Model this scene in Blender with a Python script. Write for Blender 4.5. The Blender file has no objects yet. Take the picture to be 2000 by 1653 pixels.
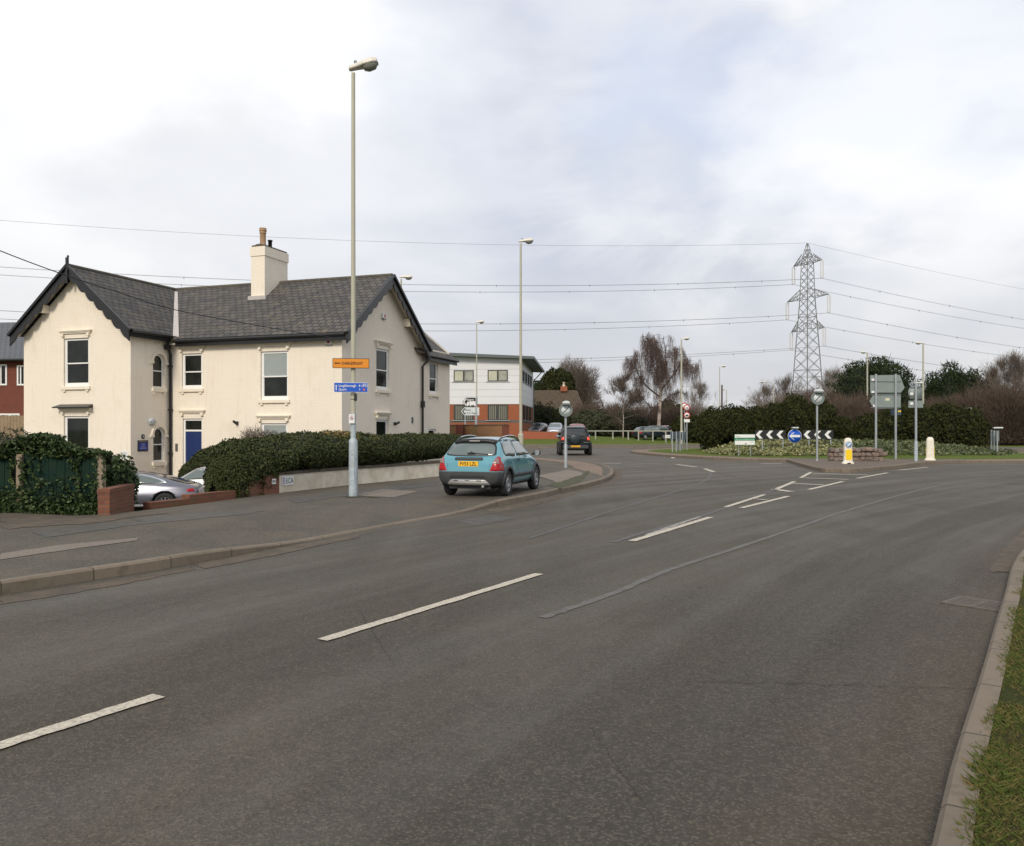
import bpy, bmesh, math, random
import numpy as np
from math import sin, cos, pi, radians, sqrt, atan2
from mathutils import Vector, Matrix, noise
from mathutils.bvhtree import BVHTree

random.seed(7)
RNG = np.random.default_rng(11)
SC = bpy.context.scene
COL = SC.collection

# ------------------------------------------------------------------ camera
FP, CX, HY, CH = 1600.0, 1000.0, 838.0, 1.6      # focal length in photo pixels, centre, horizon, eye height
cam_d = bpy.data.cameras.new('camera')
cam = bpy.data.objects.new('camera', cam_d); COL.objects.link(cam)
cam.location = (0, 0, CH); cam.rotation_euler = (radians(90), 0, 0)
cam_d.sensor_width = 36; cam_d.sensor_fit = 'HORIZONTAL'
cam_d.lens = 36 * FP / 2000
cam_d.shift_y = (HY - 826.5) / 2000
cam_d.clip_start = 0.05; cam_d.clip_end = 3000
SC.camera = cam

# ------------------------------------------------------------------ world and sun
SUN_EL, SUN_AZ = radians(33), radians(196)        # azimuth: direction the light comes from, clockwise from +Y
w = bpy.data.worlds.new('World'); SC.world = w; w.use_nodes = True
nt = w.node_tree; nt.nodes.clear()
def N(t, kind, **kw):
    n = t.nodes.new(kind)
    for k, v in kw.items():
        if k.startswith('i_'):
            n.inputs[k[2:].replace('_', ' ')].default_value = v
        else: setattr(n, k, v)
    return n
L = lambda t, a, b: t.links.new(a, b)
sky = N(nt, 'ShaderNodeTexSky', sky_type='NISHITA', sun_disc=False, sun_elevation=SUN_EL, sun_rotation=SUN_AZ, dust_density=3.0)
tc = N(nt, 'ShaderNodeTexCoord')
def vmath(t, op, a, b=None, c=None):
    n = N(t, 'ShaderNodeVectorMath', operation=op)
    for i, q in enumerate((a, b, c)):
        if q is None: continue
        if isinstance(q, (tuple, list)): n.inputs[i].default_value = q
        else: L(t, q, n.inputs[i])
    return n
def fmath(t, op, a, b=None, clamp=False):
    n = N(t, 'ShaderNodeMath', operation=op, use_clamp=clamp)
    for i, q in enumerate((a, b)):
        if q is None: continue
        if isinstance(q, (int, float)): n.inputs[i].default_value = q
        else: L(t, q, n.inputs[i])
    return n.outputs[0]
def mixc(t, fac, a, b, blend='MIX'):
    n = N(t, 'ShaderNodeMix', data_type='RGBA', blend_type=blend)
    for i, q in ((0, fac), (6, a), (7, b)):
        if isinstance(q, (int, float)): n.inputs[i].default_value = q
        elif isinstance(q, (tuple, list)): n.inputs[i].default_value = (*q[:3], 1)
        else: L(t, q, n.inputs[i])
    return n.outputs[2]
def maprange(t, v, a, b, c=0.0, d=1.0, smooth=True):
    n = N(t, 'ShaderNodeMapRange', interpolation_type='SMOOTHSTEP' if smooth else 'LINEAR')
    L(t, v, n.inputs[0])
    for i, q in enumerate((a, b, c, d)): n.inputs[i + 1].default_value = q
    return n.outputs[0]
def noisef(t, vec, scale, detail=5, rough=0.55, dist=0.0):
    n = N(t, 'ShaderNodeTexNoise'); L(t, vec, n.inputs['Vector'])
    n.inputs['Scale'].default_value = scale; n.inputs['Detail'].default_value = detail
    n.inputs['Roughness'].default_value = rough; n.inputs['Distortion'].default_value = dist
    return n.outputs['Fac']
dirn = vmath(nt, 'NORMALIZE', tc.outputs['Generated']).outputs[0]
flat = vmath(nt, 'MULTIPLY', dirn, (1.0, 1.0, 2.3)).outputs[0]
off = vmath(nt, 'ADD', flat, (3.1, 1.7, 0.4)).outputs[0]
n1 = noisef(nt, off, 1.9, 3, 0.45, 0.3)
n2 = noisef(nt, off, 5.0, 5, 0.5, 0.3)
nc = N(nt, 'ShaderNodeTexNoise'); L(nt, vmath(nt, 'MULTIPLY', dirn, (1.0, 1.0, 1.8)).outputs[0], nc.inputs['Vector']); nc.inputs['Scale'].default_value = 5.0; nc.inputs['Detail'].default_value = 5; nc.inputs['Roughness'].default_value = .5
wrp = vmath(nt, 'MULTIPLY', vmath(nt, 'SUBTRACT', nc.outputs['Color'], (.5, .5, .5)).outputs[0], (.55, .55, .55)).outputs[0]
dirn_w = vmath(nt, 'NORMALIZE', vmath(nt, 'ADD', dirn, wrp).outputs[0]).outputs[0]
def skyspot(px, py, r0, r1):
    d = Vector(((px - CX) / FP, 1, (HY - py) / FP)).normalized()
    dp = vmath(nt, 'DOT_PRODUCT', dirn_w, tuple(d)).outputs['Value']
    return maprange(nt, dp, cos(radians(r1)), cos(radians(r0)))
base = mixc(nt, maprange(nt, n1, 0.38, 0.60), (0.53, 0.56, 0.65), (0.83, 0.84, 0.87))
def lay(col, spot, c, amt):
    return mixc(nt, fmath(nt, 'MULTIPLY', spot, amt), col, c)
flat2 = vmath(nt, 'MULTIPLY', vmath(nt, 'ADD', dirn, (.7, 0, .2)).outputs[0], (1.0, 1.0, 3.2)).outputs[0]
n3 = noisef(nt, flat2, 3.4, 6, 0.55, 0.5)
base = mixc(nt, fmath(nt, 'MULTIPLY', maprange(nt, n3, 0.42, 0.66), .75), base, (0.93, 0.93, 0.93))
base = mixc(nt, fmath(nt, 'MULTIPLY', maprange(nt, n2, 0.50, 0.70), .60), base, (0.54, 0.57, 0.66))
sz = N(nt, 'ShaderNodeSeparateXYZ'); L(nt, dirn, sz.inputs[0])
base = lay(base, skyspot(380, 30, 3, 28), (1.06, 1.06, 1.07), 0.85)
base = lay(base, skyspot(40, 230, 4, 16), (0.90, 0.90, 0.90), 0.6)
base = lay(base, skyspot(1180, 230, 2, 20), (0.52, 0.56, 0.67), 0.45)
base = lay(base, skyspot(1400, 330, 2, 9), (0.52, 0.58, 0.70), 0.5)
base = lay(base, skyspot(1420, 90, 2, 9), (0.58, 0.66, 0.82), 0.5)
base = lay(base, skyspot(1880, 30, 2, 9), (0.58, 0.66, 0.82), 0.5)
base = lay(base, skyspot(1740, 230, 2, 13), (0.96, 0.96, 0.97), 0.6)
base = lay(base, skyspot(560, 420, 3, 15), (0.58, 0.60, 0.65), 0.45)
hz = maprange(nt, sz.outputs[2], 0.0, 0.28, 1.0, 0.0)
base = mixc(nt, fmath(nt, 'MULTIPLY', hz, 0.75), base, (0.62, 0.62, 0.625))
cl10 = mixc(nt, 1.0, base, (10.0, 10.0, 10.0), 'MULTIPLY')
col = mixc(nt, 0.94, sky.outputs[0], cl10)
bg = N(nt, 'ShaderNodeBackground'); bg.inputs['Strength'].default_value = 0.10
L(nt, col, bg.inputs[0])
out = N(nt, 'ShaderNodeOutputWorld'); L(nt, bg.outputs[0], out.inputs[0])
sd = bpy.data.lights.new('sun', 'SUN'); sd.energy = 2.1; sd.angle = radians(14); sd.color = (1.0, 0.90, 0.76)
sun = bpy.data.objects.new('sun', sd); COL.objects.link(sun)
svec = Vector((sin(SUN_AZ) * cos(SUN_EL), cos(SUN_AZ) * cos(SUN_EL), sin(SUN_EL)))
sun.rotation_euler = svec.to_track_quat('Z', 'Y').to_euler()
SC.view_settings.view_transform = 'Standard'; SC.view_settings.look = 'None'
SC.view_settings.exposure = 0.2; SC.view_settings.gamma = 1.0
SC.view_settings.use_curve_mapping = False

# ------------------------------------------------------------------ helpers
def GP(px, py, z=0.0):
    Y = FP * (CH - z) / (py - HY); return ((px - CX) / FP * Y, Y)
def PX(px, Y): return (px - CX) / FP * Y
def PZ(py, Y): return CH - (py - HY) / FP * Y

def thing(name, label, cat, loc=(0, 0, 0), rz=0.0, group=None):
    o = bpy.data.objects.new(name, None); COL.objects.link(o)
    o.empty_display_size = 0.3
    o.location = loc; o.rotation_euler = (0, 0, rz)
    o['label'] = label; o['category'] = cat
    if group: o['group'] = group
    return o
def tag(o, label=None, cat=None, group=None, kind=None):
    if label: o['label'] = label
    if cat: o['category'] = cat
    if group: o['group'] = group
    if kind: o['kind'] = kind
    return o
def link_mesh(me, name, parent=None, loc=None):
    o = bpy.data.objects.new(name, me); COL.objects.link(o)
    if parent is not None: o.parent = parent
    if loc is not None: o.location = loc
    return o
def copy_tree(o, parent=None):
    kids = list(o.children)
    c = o.copy(); COL.objects.link(c)
    if parent is not None: c.parent = parent
    for k in kids: copy_tree(k, c)
    return c

class MB:
    def __init__(s): s.v = []; s.f = []; s.uv = []; s.M = Matrix(); s.sm = []
    def add(s, vs, fs, uvs=None, smooth=False):
        n = len(s.v)
        for p in vs: s.v.append(tuple(s.M @ Vector(p)))
        for i, f in enumerate(fs):
            s.f.append([n + k for k in f]); s.sm.append(smooth)
            s.uv.append(uvs[i] if uvs else [(vs[k][0], vs[k][2] if len(vs[k]) > 2 else 0) for k in f])
        return s
    def box(s, x0, x1, y0, y1, z0, z1):
        vs = [(x, y, z) for x in (x0, x1) for y in (y0, y1) for z in (z0, z1)]
        return s.add(vs, [(0, 1, 3, 2), (4, 6, 7, 5), (0, 4, 5, 1), (2, 3, 7, 6), (0, 2, 6, 4), (1, 5, 7, 3)])
    def bar(s, a, b, w, h=None, up=(0, 0, 1)):
        h = h or w; a = Vector(a); b = Vector(b); d = (b - a).normalized(); up = Vector(up)
        if abs(d.dot(up)) > .98: up = Vector((0, 1, 0))
        r = d.cross(up).normalized(); u = r.cross(d)
        vs = [tuple(p + r * (i * w / 2) + u * (j * h / 2)) for p in (a, b) for i, j in ((-1, -1), (1, -1), (1, 1), (-1, 1))]
        return s.add(vs, [(3, 2, 1, 0), (4, 5, 6, 7), (0, 1, 5, 4), (1, 2, 6, 5), (2, 3, 7, 6), (3, 0, 4, 7)])
    def tube(s, path, rad, n=8, cap=True, smooth=True):
        P = [Vector(p) for p in path]
        if isinstance(rad, (int, float)): rad = [rad] * len(P)
        vs = []; prev = None
        for i, p in enumerate(P):
            d = (P[min(i + 1, len(P) - 1)] - P[max(i - 1, 0)]).normalized()
            if prev is None: u = Vector((1, 0, 0)) if abs(d.x) < .9 else Vector((0, 1, 0))
            else: u = prev
            r = (u - d * u.dot(d)).normalized(); q = d.cross(r); prev = r
            for k in range(n):
                t = 2 * pi * k / n; vs.append(tuple(p + (r * cos(t) + q * sin(t)) * rad[i]))
        fs = []
        for i in range(len(P) - 1):
            for k in range(n):
                k2 = (k + 1) % n; fs.append((i * n + k, i * n + k2, (i + 1) * n + k2, (i + 1) * n + k))
        s.add(vs, fs, smooth=smooth)
        if cap:
            m = len(P) - 1
            s.add(vs[:n], [tuple(range(n))[::-1]]); s.add(vs[m * n:], [tuple(range(n))])
        return s
    def prism(s, poly, y0, y1):        # poly in (x,z), extruded along y
        n = len(poly)
        vs = [(p[0], y0, p[1]) for p in poly] + [(p[0], y1, p[1]) for p in poly]
        fs = [tuple(range(n)), tuple(range(2 * n - 1, n - 1, -1))] + [(i, i + n, (i + 1) % n + n, (i + 1) % n) for i in range(n)]
        return s.add(vs, fs)
    def lathe(s, prof, n=24, axis='x', smooth=True):   # prof (r, t) along axis
        vs = []
        for r, t in prof:
            for k in range(n):
                a = 2 * pi * k / n
                vs.append((t, r * cos(a), r * sin(a)) if axis == 'x' else ((r * cos(a), r * sin(a), t) if axis == 'z' else (r * cos(a), t, r * sin(a))))
        fs = [(i * n + k, i * n + (k + 1) % n, (i + 1) * n + (k + 1) % n, (i + 1) * n + k) for i in range(len(prof) - 1) for k in range(n)]
        return s.add(vs, fs, smooth=smooth)
    def disc(s, cx, y, cz, r, n=24, r0=0.0):
        if r0:
            vs = [(cx + q * cos(2 * pi * k / n), y, cz + q * sin(2 * pi * k / n)) for q in (r0, r) for k in range(n)]
            return s.add(vs, [(k, (k + 1) % n, n + (k + 1) % n, n + k) for k in range(n)])
        return s.add([(cx + r * cos(2 * pi * k / n), y, cz + r * sin(2 * pi * k / n)) for k in range(n)], [tuple(range(n))])
    def build(s, name, mat, parent=None, loc=None, bevel=0.0, recalc=True):
        me = bpy.data.meshes.new(name); me.from_pydata(s.v, [], s.f)
        uvl = me.uv_layers.new(name='UVMap')
        flatuv = [c for f in s.uv for p in f for c in p]
        uvl.data.foreach_set('uv', flatuv)
        me.polygons.foreach_set('use_smooth', s.sm)
        if recalc:
            bm = bmesh.new(); bm.from_mesh(me); bmesh.ops.recalc_face_normals(bm, faces=bm.faces); bm.to_mesh(me); bm.free()
        me.materials.append(mat)
        o = link_mesh(me, name, parent, loc)
        if bevel:
            b = o.modifiers.new('bevel', 'BEVEL'); b.width = bevel; b.segments = 2; b.limit_method = 'ANGLE'; b.angle_limit = radians(40)
        return o

def np_mesh(name, V, F, mat, parent=None, smooth=False, loc=None):
    me = bpy.data.meshes.new(name)
    V = np.asarray(V, dtype=np.float32); F = np.asarray(F, dtype=np.int32)
    me.vertices.add(len(V)); me.vertices.foreach_set('co', V.ravel())
    k = F.shape[1]
    me.loops.add(F.size); me.loops.foreach_set('vertex_index', F.ravel())
    me.polygons.add(len(F)); me.polygons.foreach_set('loop_start', np.arange(0, F.size, k, dtype=np.int32))
    try: me.polygons.foreach_set('loop_total', np.full(len(F), k, dtype=np.int32))
    except Exception: pass
    me.polygons.foreach_set('use_smooth', np.full(len(F), smooth))
    me.update(calc_edges=True); me.validate()
    me.materials.append(mat)
    return link_mesh(me, name, parent, loc)
def leaves(P, size, nrm=None, spread=1.0, aspect=0.55):
    """diamond-shaped leaves at points P; returns V, F"""
    n = len(P); s = size * RNG.uniform(0.6, 1.35, (n, 1))
    d = RNG.normal(size=(n, 3)) * spread
    if nrm is not None: d = d + nrm
    d /= np.linalg.norm(d, axis=1, keepdims=True) + 1e-9
    r = RNG.normal(size=(n, 3)); u = np.cross(d, r); u /= np.linalg.norm(u, axis=1, keepdims=True) + 1e-9
    v = np.cross(d, u)
    V = np.empty((n, 4, 3)); V[:, 0] = P - u * s; V[:, 1] = P + v * s * aspect; V[:, 2] = P + u * s; V[:, 3] = P - v * s * aspect
    return V.reshape(-1, 3), np.arange(4 * n).reshape(n, 4)
def sticks(A, B, ra, rb=None):
    """three-sided twigs from A to B"""
    n = len(A); rb = ra if rb is None else rb
    ra = np.broadcast_to(np.asarray(ra, float).reshape(-1, 1), (n, 1)); rb = np.broadcast_to(np.asarray(rb, float).reshape(-1, 1), (n, 1))
    d = B - A; d = d / (np.linalg.norm(d, axis=1, keepdims=True) + 1e-9)
    r = np.where(np.abs(d[:, 2:3]) > .9, np.array([[1., 0, 0]]), np.array([[0, 0, 1.]]))
    u = np.cross(d, r); u /= np.linalg.norm(u, axis=1, keepdims=True) + 1e-9; v = np.cross(d, u)
    V = np.empty((n, 6, 3))
    for k in range(3):
        a = 2 * pi * k / 3; q = u * cos(a) + v * sin(a)
        V[:, k] = A + q * ra; V[:, 3 + k] = B + q * rb
    base = (np.arange(n) * 6)[:, None]
    F = np.concatenate([base + np.array([[k, (k + 1) % 3, 3 + (k + 1) % 3, 3 + k]]) for k in range(3)], 0)
    return V.reshape(-1, 3), F
def merge(*parts):
    Vs = []; Fs = []; o = 0
    for V, F in parts: Vs.append(V); Fs.append(F + o); o += len(V)
    return np.concatenate(Vs), np.concatenate(Fs)

def text_mesh(s, size=1.0, align='LEFT', bold=0.0):
    cu = bpy.data.curves.new('lettering', 'FONT'); cu.body = s; cu.size = size; cu.align_x = align; cu.resolution_u = 3
    cu.offset = bold; cu.extrude = 0.002
    o = bpy.data.objects.new('lettering', cu); COL.objects.link(o)
    dg = bpy.context.evaluated_depsgraph_get()
    me = bpy.data.meshes.new_from_object(o.evaluated_get(dg))
    bpy.data.objects.remove(o); bpy.data.curves.remove(cu)
    return me
def text(s, size, mat, parent, x, y, z, name='lettering', align='LEFT', bold=0.0, width=None, rot=0.0, M=None):
    """upright lettering facing -y in parent's frame, baseline at x, z"""
    me = text_mesh(s, size, align, bold); me.materials.append(mat)
    o = link_mesh(me, name, parent)
    sx = 1.0
    if width and len(me.vertices):
        xs = [v.co.x for v in me.vertices]; w_ = max(xs) - min(xs)
        if w_ > 0: sx = width / w_
    for v in me.vertices:
        v.co = Vector((v.co.x * sx, v.co.y, v.co.z))
    R = Matrix.Rotation(radians(90), 4, 'X')
    me.transform((M or Matrix()) @ Matrix.Translation((x, y, z)) @ Matrix.Rotation(rot, 4, 'Y') @ R)
    return o

# ------------------------------------------------------------------ materials
MATS = {}
def mat(name, col=(.5, .5, .5), rough=.6, metal=0.0, spec=.5, noise_amt=0.0, noise_scale=3.0, col2=None, bump=0.0, bscale=40.0, coat=0.0, emit=None, coord='Object', isl=None, trans=0.0):
    if name in MATS: return MATS[name]
    m = bpy.data.materials.new(name); m.use_nodes = True; t = m.node_tree; b = t.nodes['Principled BSDF']
    b.inputs['Base Color'].default_value = (*col, 1); b.inputs['Roughness'].default_value = rough
    b.inputs['Metallic'].default_value = metal; b.inputs['Specular IOR Level'].default_value = spec
    b.inputs['Coat Weight'].default_value = coat
    if trans: b.inputs['Transmission Weight'].default_value = trans
    if emit: b.inputs['Emission Color'].default_value = (*emit[0], 1); b.inputs['Emission Strength'].default_value = emit[1]
    tcn = N(t, 'ShaderNodeTexCoord'); vec = tcn.outputs[coord]
    last = None
    if noise_amt > 0:
        f = noisef(t, vec, noise_scale, 6, 0.6)
        c2 = col2 or tuple(c * 0.6 for c in col)
        last = mixc(t, fmath(t, 'MULTIPLY', maprange(t, f, .35, .7), noise_amt), col, c2)
    if isl:
        g = N(t, 'ShaderNodeNewGeometry')
        rp = N(t, 'ShaderNodeValToRGB'); L(t, g.outputs['Random Per Island'], rp.inputs[0])
        el = rp.color_ramp.elements
        while len(el) < len(isl): el.new(.5)
        for i, c in enumerate(isl):
            el[i].position = i / (len(isl) - 1); el[i].color = (*c, 1)
        last = rp.outputs[0] if last is None else mixc(t, .5, last, rp.outputs[0])
    if last is not None: L(t, last, b.inputs['Base Color'])
    if bump:
        bn = N(t, 'ShaderNodeBump'); bn.inputs['Strength'].default_value = bump; bn.inputs['Distance'].default_value = .02
        L(t, noisef(t, vec, bscale, 4, .6), bn.inputs['Height']); L(t, bn.outputs[0], b.inputs['Normal'])
    MATS[name] = m; return m

def tex_brick(name, c1, c2, mortar, bw=.225, bh=.075, ms=.01, rough=.85, bump=.5, uvmode=False, stain=None, stain_amt=.4, stain_scale=1.3, offs=.5, var=.35, streak=None):
    m = bpy.data.materials.new(name); m.use_nodes = True; t = m.node_tree; b = t.nodes['Principled BSDF']
    b.inputs['Roughness'].default_value = rough; b.inputs['Specular IOR Level'].default_value = .3
    tcn = N(t, 'ShaderNodeTexCoord')
    if uvmode: vec = tcn.outputs['UV']
    else:
        sp = N(t, 'ShaderNodeSeparateXYZ'); L(t, tcn.outputs['Object'], sp.inputs[0])
        cb = N(t, 'ShaderNodeCombineXYZ'); L(t, fmath(t, 'ADD', sp.outputs[0], sp.outputs[1]), cb.inputs[0]); L(t, sp.outputs[2], cb.inputs[1])
        vec = cb.outputs[0]
    br = N(t, 'ShaderNodeTexBrick'); L(t, vec, br.inputs['Vector'])
    br.inputs['Color1'].default_value = (*c1, 1); br.inputs['Color2'].default_value = (*c2, 1); br.inputs['Mortar'].default_value = (*mortar, 1)
    br.inputs['Scale'].default_value = 1; br.inputs['Mortar Size'].default_value = ms; br.inputs['Mortar Smooth'].default_value = .3
    br.inputs['Brick Width'].default_value = bw; br.inputs['Row Height'].default_value = bh; br.offset = offs
    br.inputs['Bias'].default_value = 0
    c = br.outputs['Color']
    f = noisef(t, tcn.outputs['Object'], 9, 6, .65)
    c = mixc(t, fmath(t, 'MULTIPLY', maprange(t, f, .3, .75), var), c, tuple(q * .62 for q in c1))
    if stain:
        g = noisef(t, tcn.outputs['Object'], stain_scale, 6, .65, .5)
        c = mixc(t, fmath(t, 'MULTIPLY', maprange(t, g, .5, .72), stain_amt), c, stain)
    if streak:    # rain streaks
        sv = vmath(t, 'MULTIPLY', vec, (7.0, .45, 1.0)).outputs[0]
        c = mixc(t, fmath(t, 'MULTIPLY', maprange(t, noisef(t, sv, 1.0, 4, .6, .2), .52, .74), .34), c, streak)
    L(t, c, b.inputs['Base Color'])
    bn = N(t, 'ShaderNodeBump'); bn.inputs['Strength'].default_value = bump; bn.inputs['Distance'].default_value = .012
    h = fmath(t, 'SUBTRACT', fmath(t, 'MULTIPLY', noisef(t, tcn.outputs['Object'], 30, 4), .5), br.outputs['Fac'])
    L(t, h, bn.inputs['Height']); L(t, bn.outputs[0], b.inputs['Normal'])
    MATS[name] = m; return m

def mat_asphalt(name, base, alt, dark, speck=.5, pale=None, patch_scale=.35, tint=None, rough=.8, arc=False):
    m = bpy.data.materials.new(name); m.use_nodes = True; t = m.node_tree; b = t.nodes['Principled BSDF']
    b.inputs['Roughness'].default_value = rough; b.inputs['Specular IOR Level'].default_value = .35
    tcn = N(t, 'ShaderNodeTexCoord'); o = tcn.outputs['Object']
    big = noisef(t, o, patch_scale, 5, .6, .6)
    c = mixc(t, maprange(t, big, .38, .64), base, alt)
    if arc:      # wear follows the curve of the carriageway: distance from the right-hand kerb and distance along it
        sp = N(t, 'ShaderNodeSeparateXYZ'); L(t, o, sp.inputs[0])
        dx = fmath(t, 'SUBTRACT', sp.outputs[0], 62.841); dy = fmath(t, 'SUBTRACT', sp.outputs[1], -32.714)
        rr = fmath(t, 'SUBTRACT', fmath(t, 'SQRT', fmath(t, 'ADD', fmath(t, 'MULTIPLY', dx, dx), fmath(t, 'MULTIPLY', dy, dy))), 70.895)
        al = fmath(t, 'MULTIPLY', fmath(t, 'ARCTAN2', dy, dx), 71.0)
        cb = N(t, 'ShaderNodeCombineXYZ'); L(t, fmath(t, 'MULTIPLY', rr, 1.3), cb.inputs[0]); L(t, fmath(t, 'MULTIPLY', al, .10), cb.inputs[1])
        stn = noisef(t, cb.outputs[0], 1.0, 5, .6, .3)
        rw = fmath(t, 'ADD', rr, fmath(t, 'MULTIPLY', fmath(t, 'SUBTRACT', noisef(t, o, .9, 4, .6), .5), 1.5))
        rp = N(t, 'ShaderNodeValToRGB'); L(t, fmath(t, 'DIVIDE', rw, 12.0, clamp=True), rp.inputs[0]); el = rp.color_ramp.elements
        stops = [(0.0, .90), (.35, .74), (1.1, .58), (1.9, .72), (2.6, 1.02), (3.3, 1.05), (3.9, .84), (4.8, .90), (5.8, 1.14), (6.6, .96), (7.4, 1.12), (8.2, .86), (9.0, 1.1), (12, 1.42)]  # wear bands; last stop puts the far road's grazing-light paleness into the colour
        while len(el) < len(stops): el.new(.5)
        for i, (p, q) in enumerate(stops): el[i].position = p / 12; el[i].color = (q * 1.0, q * .985, q * .965, 1)
        for i in (0, 1): el[i].color = (1.0, .86, .72, 1) if i == 0 else (.80, .70, .60, 1)
        c = mixc(t, 1.0, c, rp.outputs[0], 'MULTIPLY')
        c = mixc(t, fmath(t, 'MULTIPLY', maprange(t, stn, .48, .70), .40), c, dark)
        c = mixc(t, fmath(t, 'MULTIPLY', maprange(t, stn, .50, .30), .30), c, pale)
        bl = noisef(t, o, 3.3, 5, .65, .4)
        c = mixc(t, fmath(t, 'MULTIPLY', maprange(t, bl, .45, .68), .25), c, (dark[0] * 1.15, dark[1] * 1.05, dark[2] * .9))
        L(t, maprange(t, stn, .3, .7, .62, .85), b.inputs['Roughness'])
    # long streaks in the direction of travel
    mp = N(t, 'ShaderNodeMapping'); L(t, o, mp.inputs[0]); mp.inputs['Rotation'].default_value = (0, 0, radians(28)); mp.inputs['Scale'].default_value = (1.1, .12, 1)
    st = noisef(t, mp.outputs[0], 1.0, 4, .55, .4)
    c = mixc(t, fmath(t, 'MULTIPLY', maprange(t, st, .45, .72), .42), c, dark)
    if pale:
        mp2 = N(t, 'ShaderNodeMapping'); L(t, o, mp2.inputs[0]); mp2.inputs['Rotation'].default_value = (0, 0, radians(24)); mp2.inputs['Scale'].default_value = (.5, .1, 1); mp2.inputs['Location'].default_value = (4, 7, 0)
        c = mixc(t, fmath(t, 'MULTIPLY', maprange(t, noisef(t, mp2.outputs[0], 1.4, 5, .6, .5), .52, .7), .4), c, pale)
    v = N(t, 'ShaderNodeTexVoronoi'); L(t, o, v.inputs['Vector']); v.inputs['Scale'].default_value = 95
    vs = N(t, 'ShaderNodeSeparateColor'); L(t, v.outputs['Color'], vs.inputs[0])
    c = mixc(t, fmath(t, 'MULTIPLY', maprange(t, vs.outputs[0], .55, 1.0), speck), c, tuple(min(1, q * 2.1) for q in base))
    c = mixc(t, fmath(t, 'MULTIPLY', maprange(t, vs.outputs[1], .55, 1.0), speck), c, tuple(q * .38 for q in base))
    v2 = N(t, 'ShaderNodeTexVoronoi'); L(t, o, v2.inputs['Vector']); v2.inputs['Scale'].default_value = 32
    vs2 = N(t, 'ShaderNodeSeparateColor'); L(t, v2.outputs['Color'], vs2.inputs[0])
    c = mixc(t, fmath(t, 'MULTIPLY', maprange(t, vs2.outputs[0], .6, 1.0), speck * .28), c, tuple(min(1, q * 1.8) for q in base))
    c = mixc(t, fmath(t, 'MULTIPLY', maprange(t, vs2.outputs[1], .6, 1.0), speck * .28), c, tuple(q * .5 for q in base))
    L(t, c, b.inputs['Base Color'])
    bn = N(t, 'ShaderNodeBump'); bn.inputs['Strength'].default_value = .55; bn.inputs['Distance'].default_value = .006
    L(t, v.outputs['Distance'], bn.inputs['Height']); L(t, bn.outputs[0], b.inputs['Normal'])
    MATS[name] = m; return m

M_road = mat_asphalt('asphalt', (.079, .069, .052), (.070, .064, .052), (.038, .032, .024), .50, pale=(.110, .101, .084), arc=True)
M_path = mat_asphalt('old_asphalt', (.098, .085, .064), (.068, .063, .052), (.038, .033, .025), .6, pale=(.145, .122, .09), patch_scale=.7)
M_patch = mat_asphalt('patched_asphalt', (.19, .160, .130), (.175, .150, .125), (.13, .11, .09), .4)
M_seal = mat('bitumen_seal', (.098, .094, .086), .7, noise_amt=1.0, noise_scale=7, col2=(.066, .060, .050), bump=.3, bscale=60)
M_dirt = mat('road_dirt', (.118, .090, .063), .95, noise_amt=1.0, noise_scale=4, col2=(.074, .064, .049), bump=.6, bscale=80)
M_setts = tex_brick('paving_setts', (.27, .195, .145), (.22, .165, .125), (.10, .075, .055), .2, .1, .008, uvmode=True, stain=(.12, .09, .06))
M_kerb = tex_brick('kerb_stone', (.205, .168, .125), (.165, .138, .105), (.05, .042, .032), .92, 4.0, .008, uvmode=True, stain=(.12, .095, .07), stain_amt=.8, stain_scale=5, offs=0, bump=.35)
M_white = mat('road_paint', (.58, .53, .43), .7, noise_amt=.75, noise_scale=48, col2=(.24, .21, .17), bump=.35, bscale=60)
M_whiteo = mat('worn_road_paint', (.36, .34, .30), .75, noise_amt=1.0, noise_scale=7, col2=(.13, .125, .12), bump=.3, bscale=70)
M_cream = tex_brick('cream_painted_brick', (.84, .765, .66), (.825, .75, .64), (.785, .71, .595), bump=.38, stain=(.70, .61, .48), stain_amt=.35, stain_scale=1.1, var=.08, streak=(.64, .56, .45), rough=.75)
M_creamp = mat('cream_paint', (.80, .73, .61), .6, noise_amt=.3, noise_scale=4, col2=(.70, .60, .46))
M_slate = tex_brick('slate_roof', (.125, .116, .108), (.066, .066, .068), (.014, .014, .014), .32, .25, .026, uvmode=True, stain=(.16, .135, .09), stain_amt=.65, stain_scale=2.2, rough=.75, bump=.9, var=.5)
M_black = mat('black_gloss_paint', (.012, .012, .013), .35, bump=.15, bscale=30)
M_lead = mat('lead_flashing', (.50, .47, .45), .5, noise_amt=.6, noise_scale=8, col2=(.33, .29, .27))
M_upvc = mat('white_frame', (.80, .80, .78), .4)
M_glassd = mat('window_glass', (.006, .008, .007), .03, spec=.35, noise_amt=.8, noise_scale=1.4, col2=(.022, .026, .022))
M_glassl = mat('pale_window_glass', (.30, .34, .33), .12, spec=.6, noise_amt=.5, noise_scale=.7, col2=(.22, .25, .25))
M_blue = mat('blue_door_paint', (.010, .028, .12), .4)
M_redbrick = tex_brick('red_brick', (.33, .105, .055), (.25, .080, .045), (.20, .13, .09), stain=(.12, .07, .045), stain_amt=.6, stain_scale=2.5)
M_redbrick2 = tex_brick('dark_red_brick', (.20, .055, .035), (.155, .045, .032), (.14, .08, .06))
M_orbrick = tex_brick('orange_brick', (.34, .100, .045), (.28, .08, .04), (.30, .14, .08), stain=(.28, .07, .035), stain_amt=.3)
M_bandbrick = mat('grey_brick_band', (.11, .115, .115), .8, noise_amt=.5, noise_scale=6)
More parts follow.
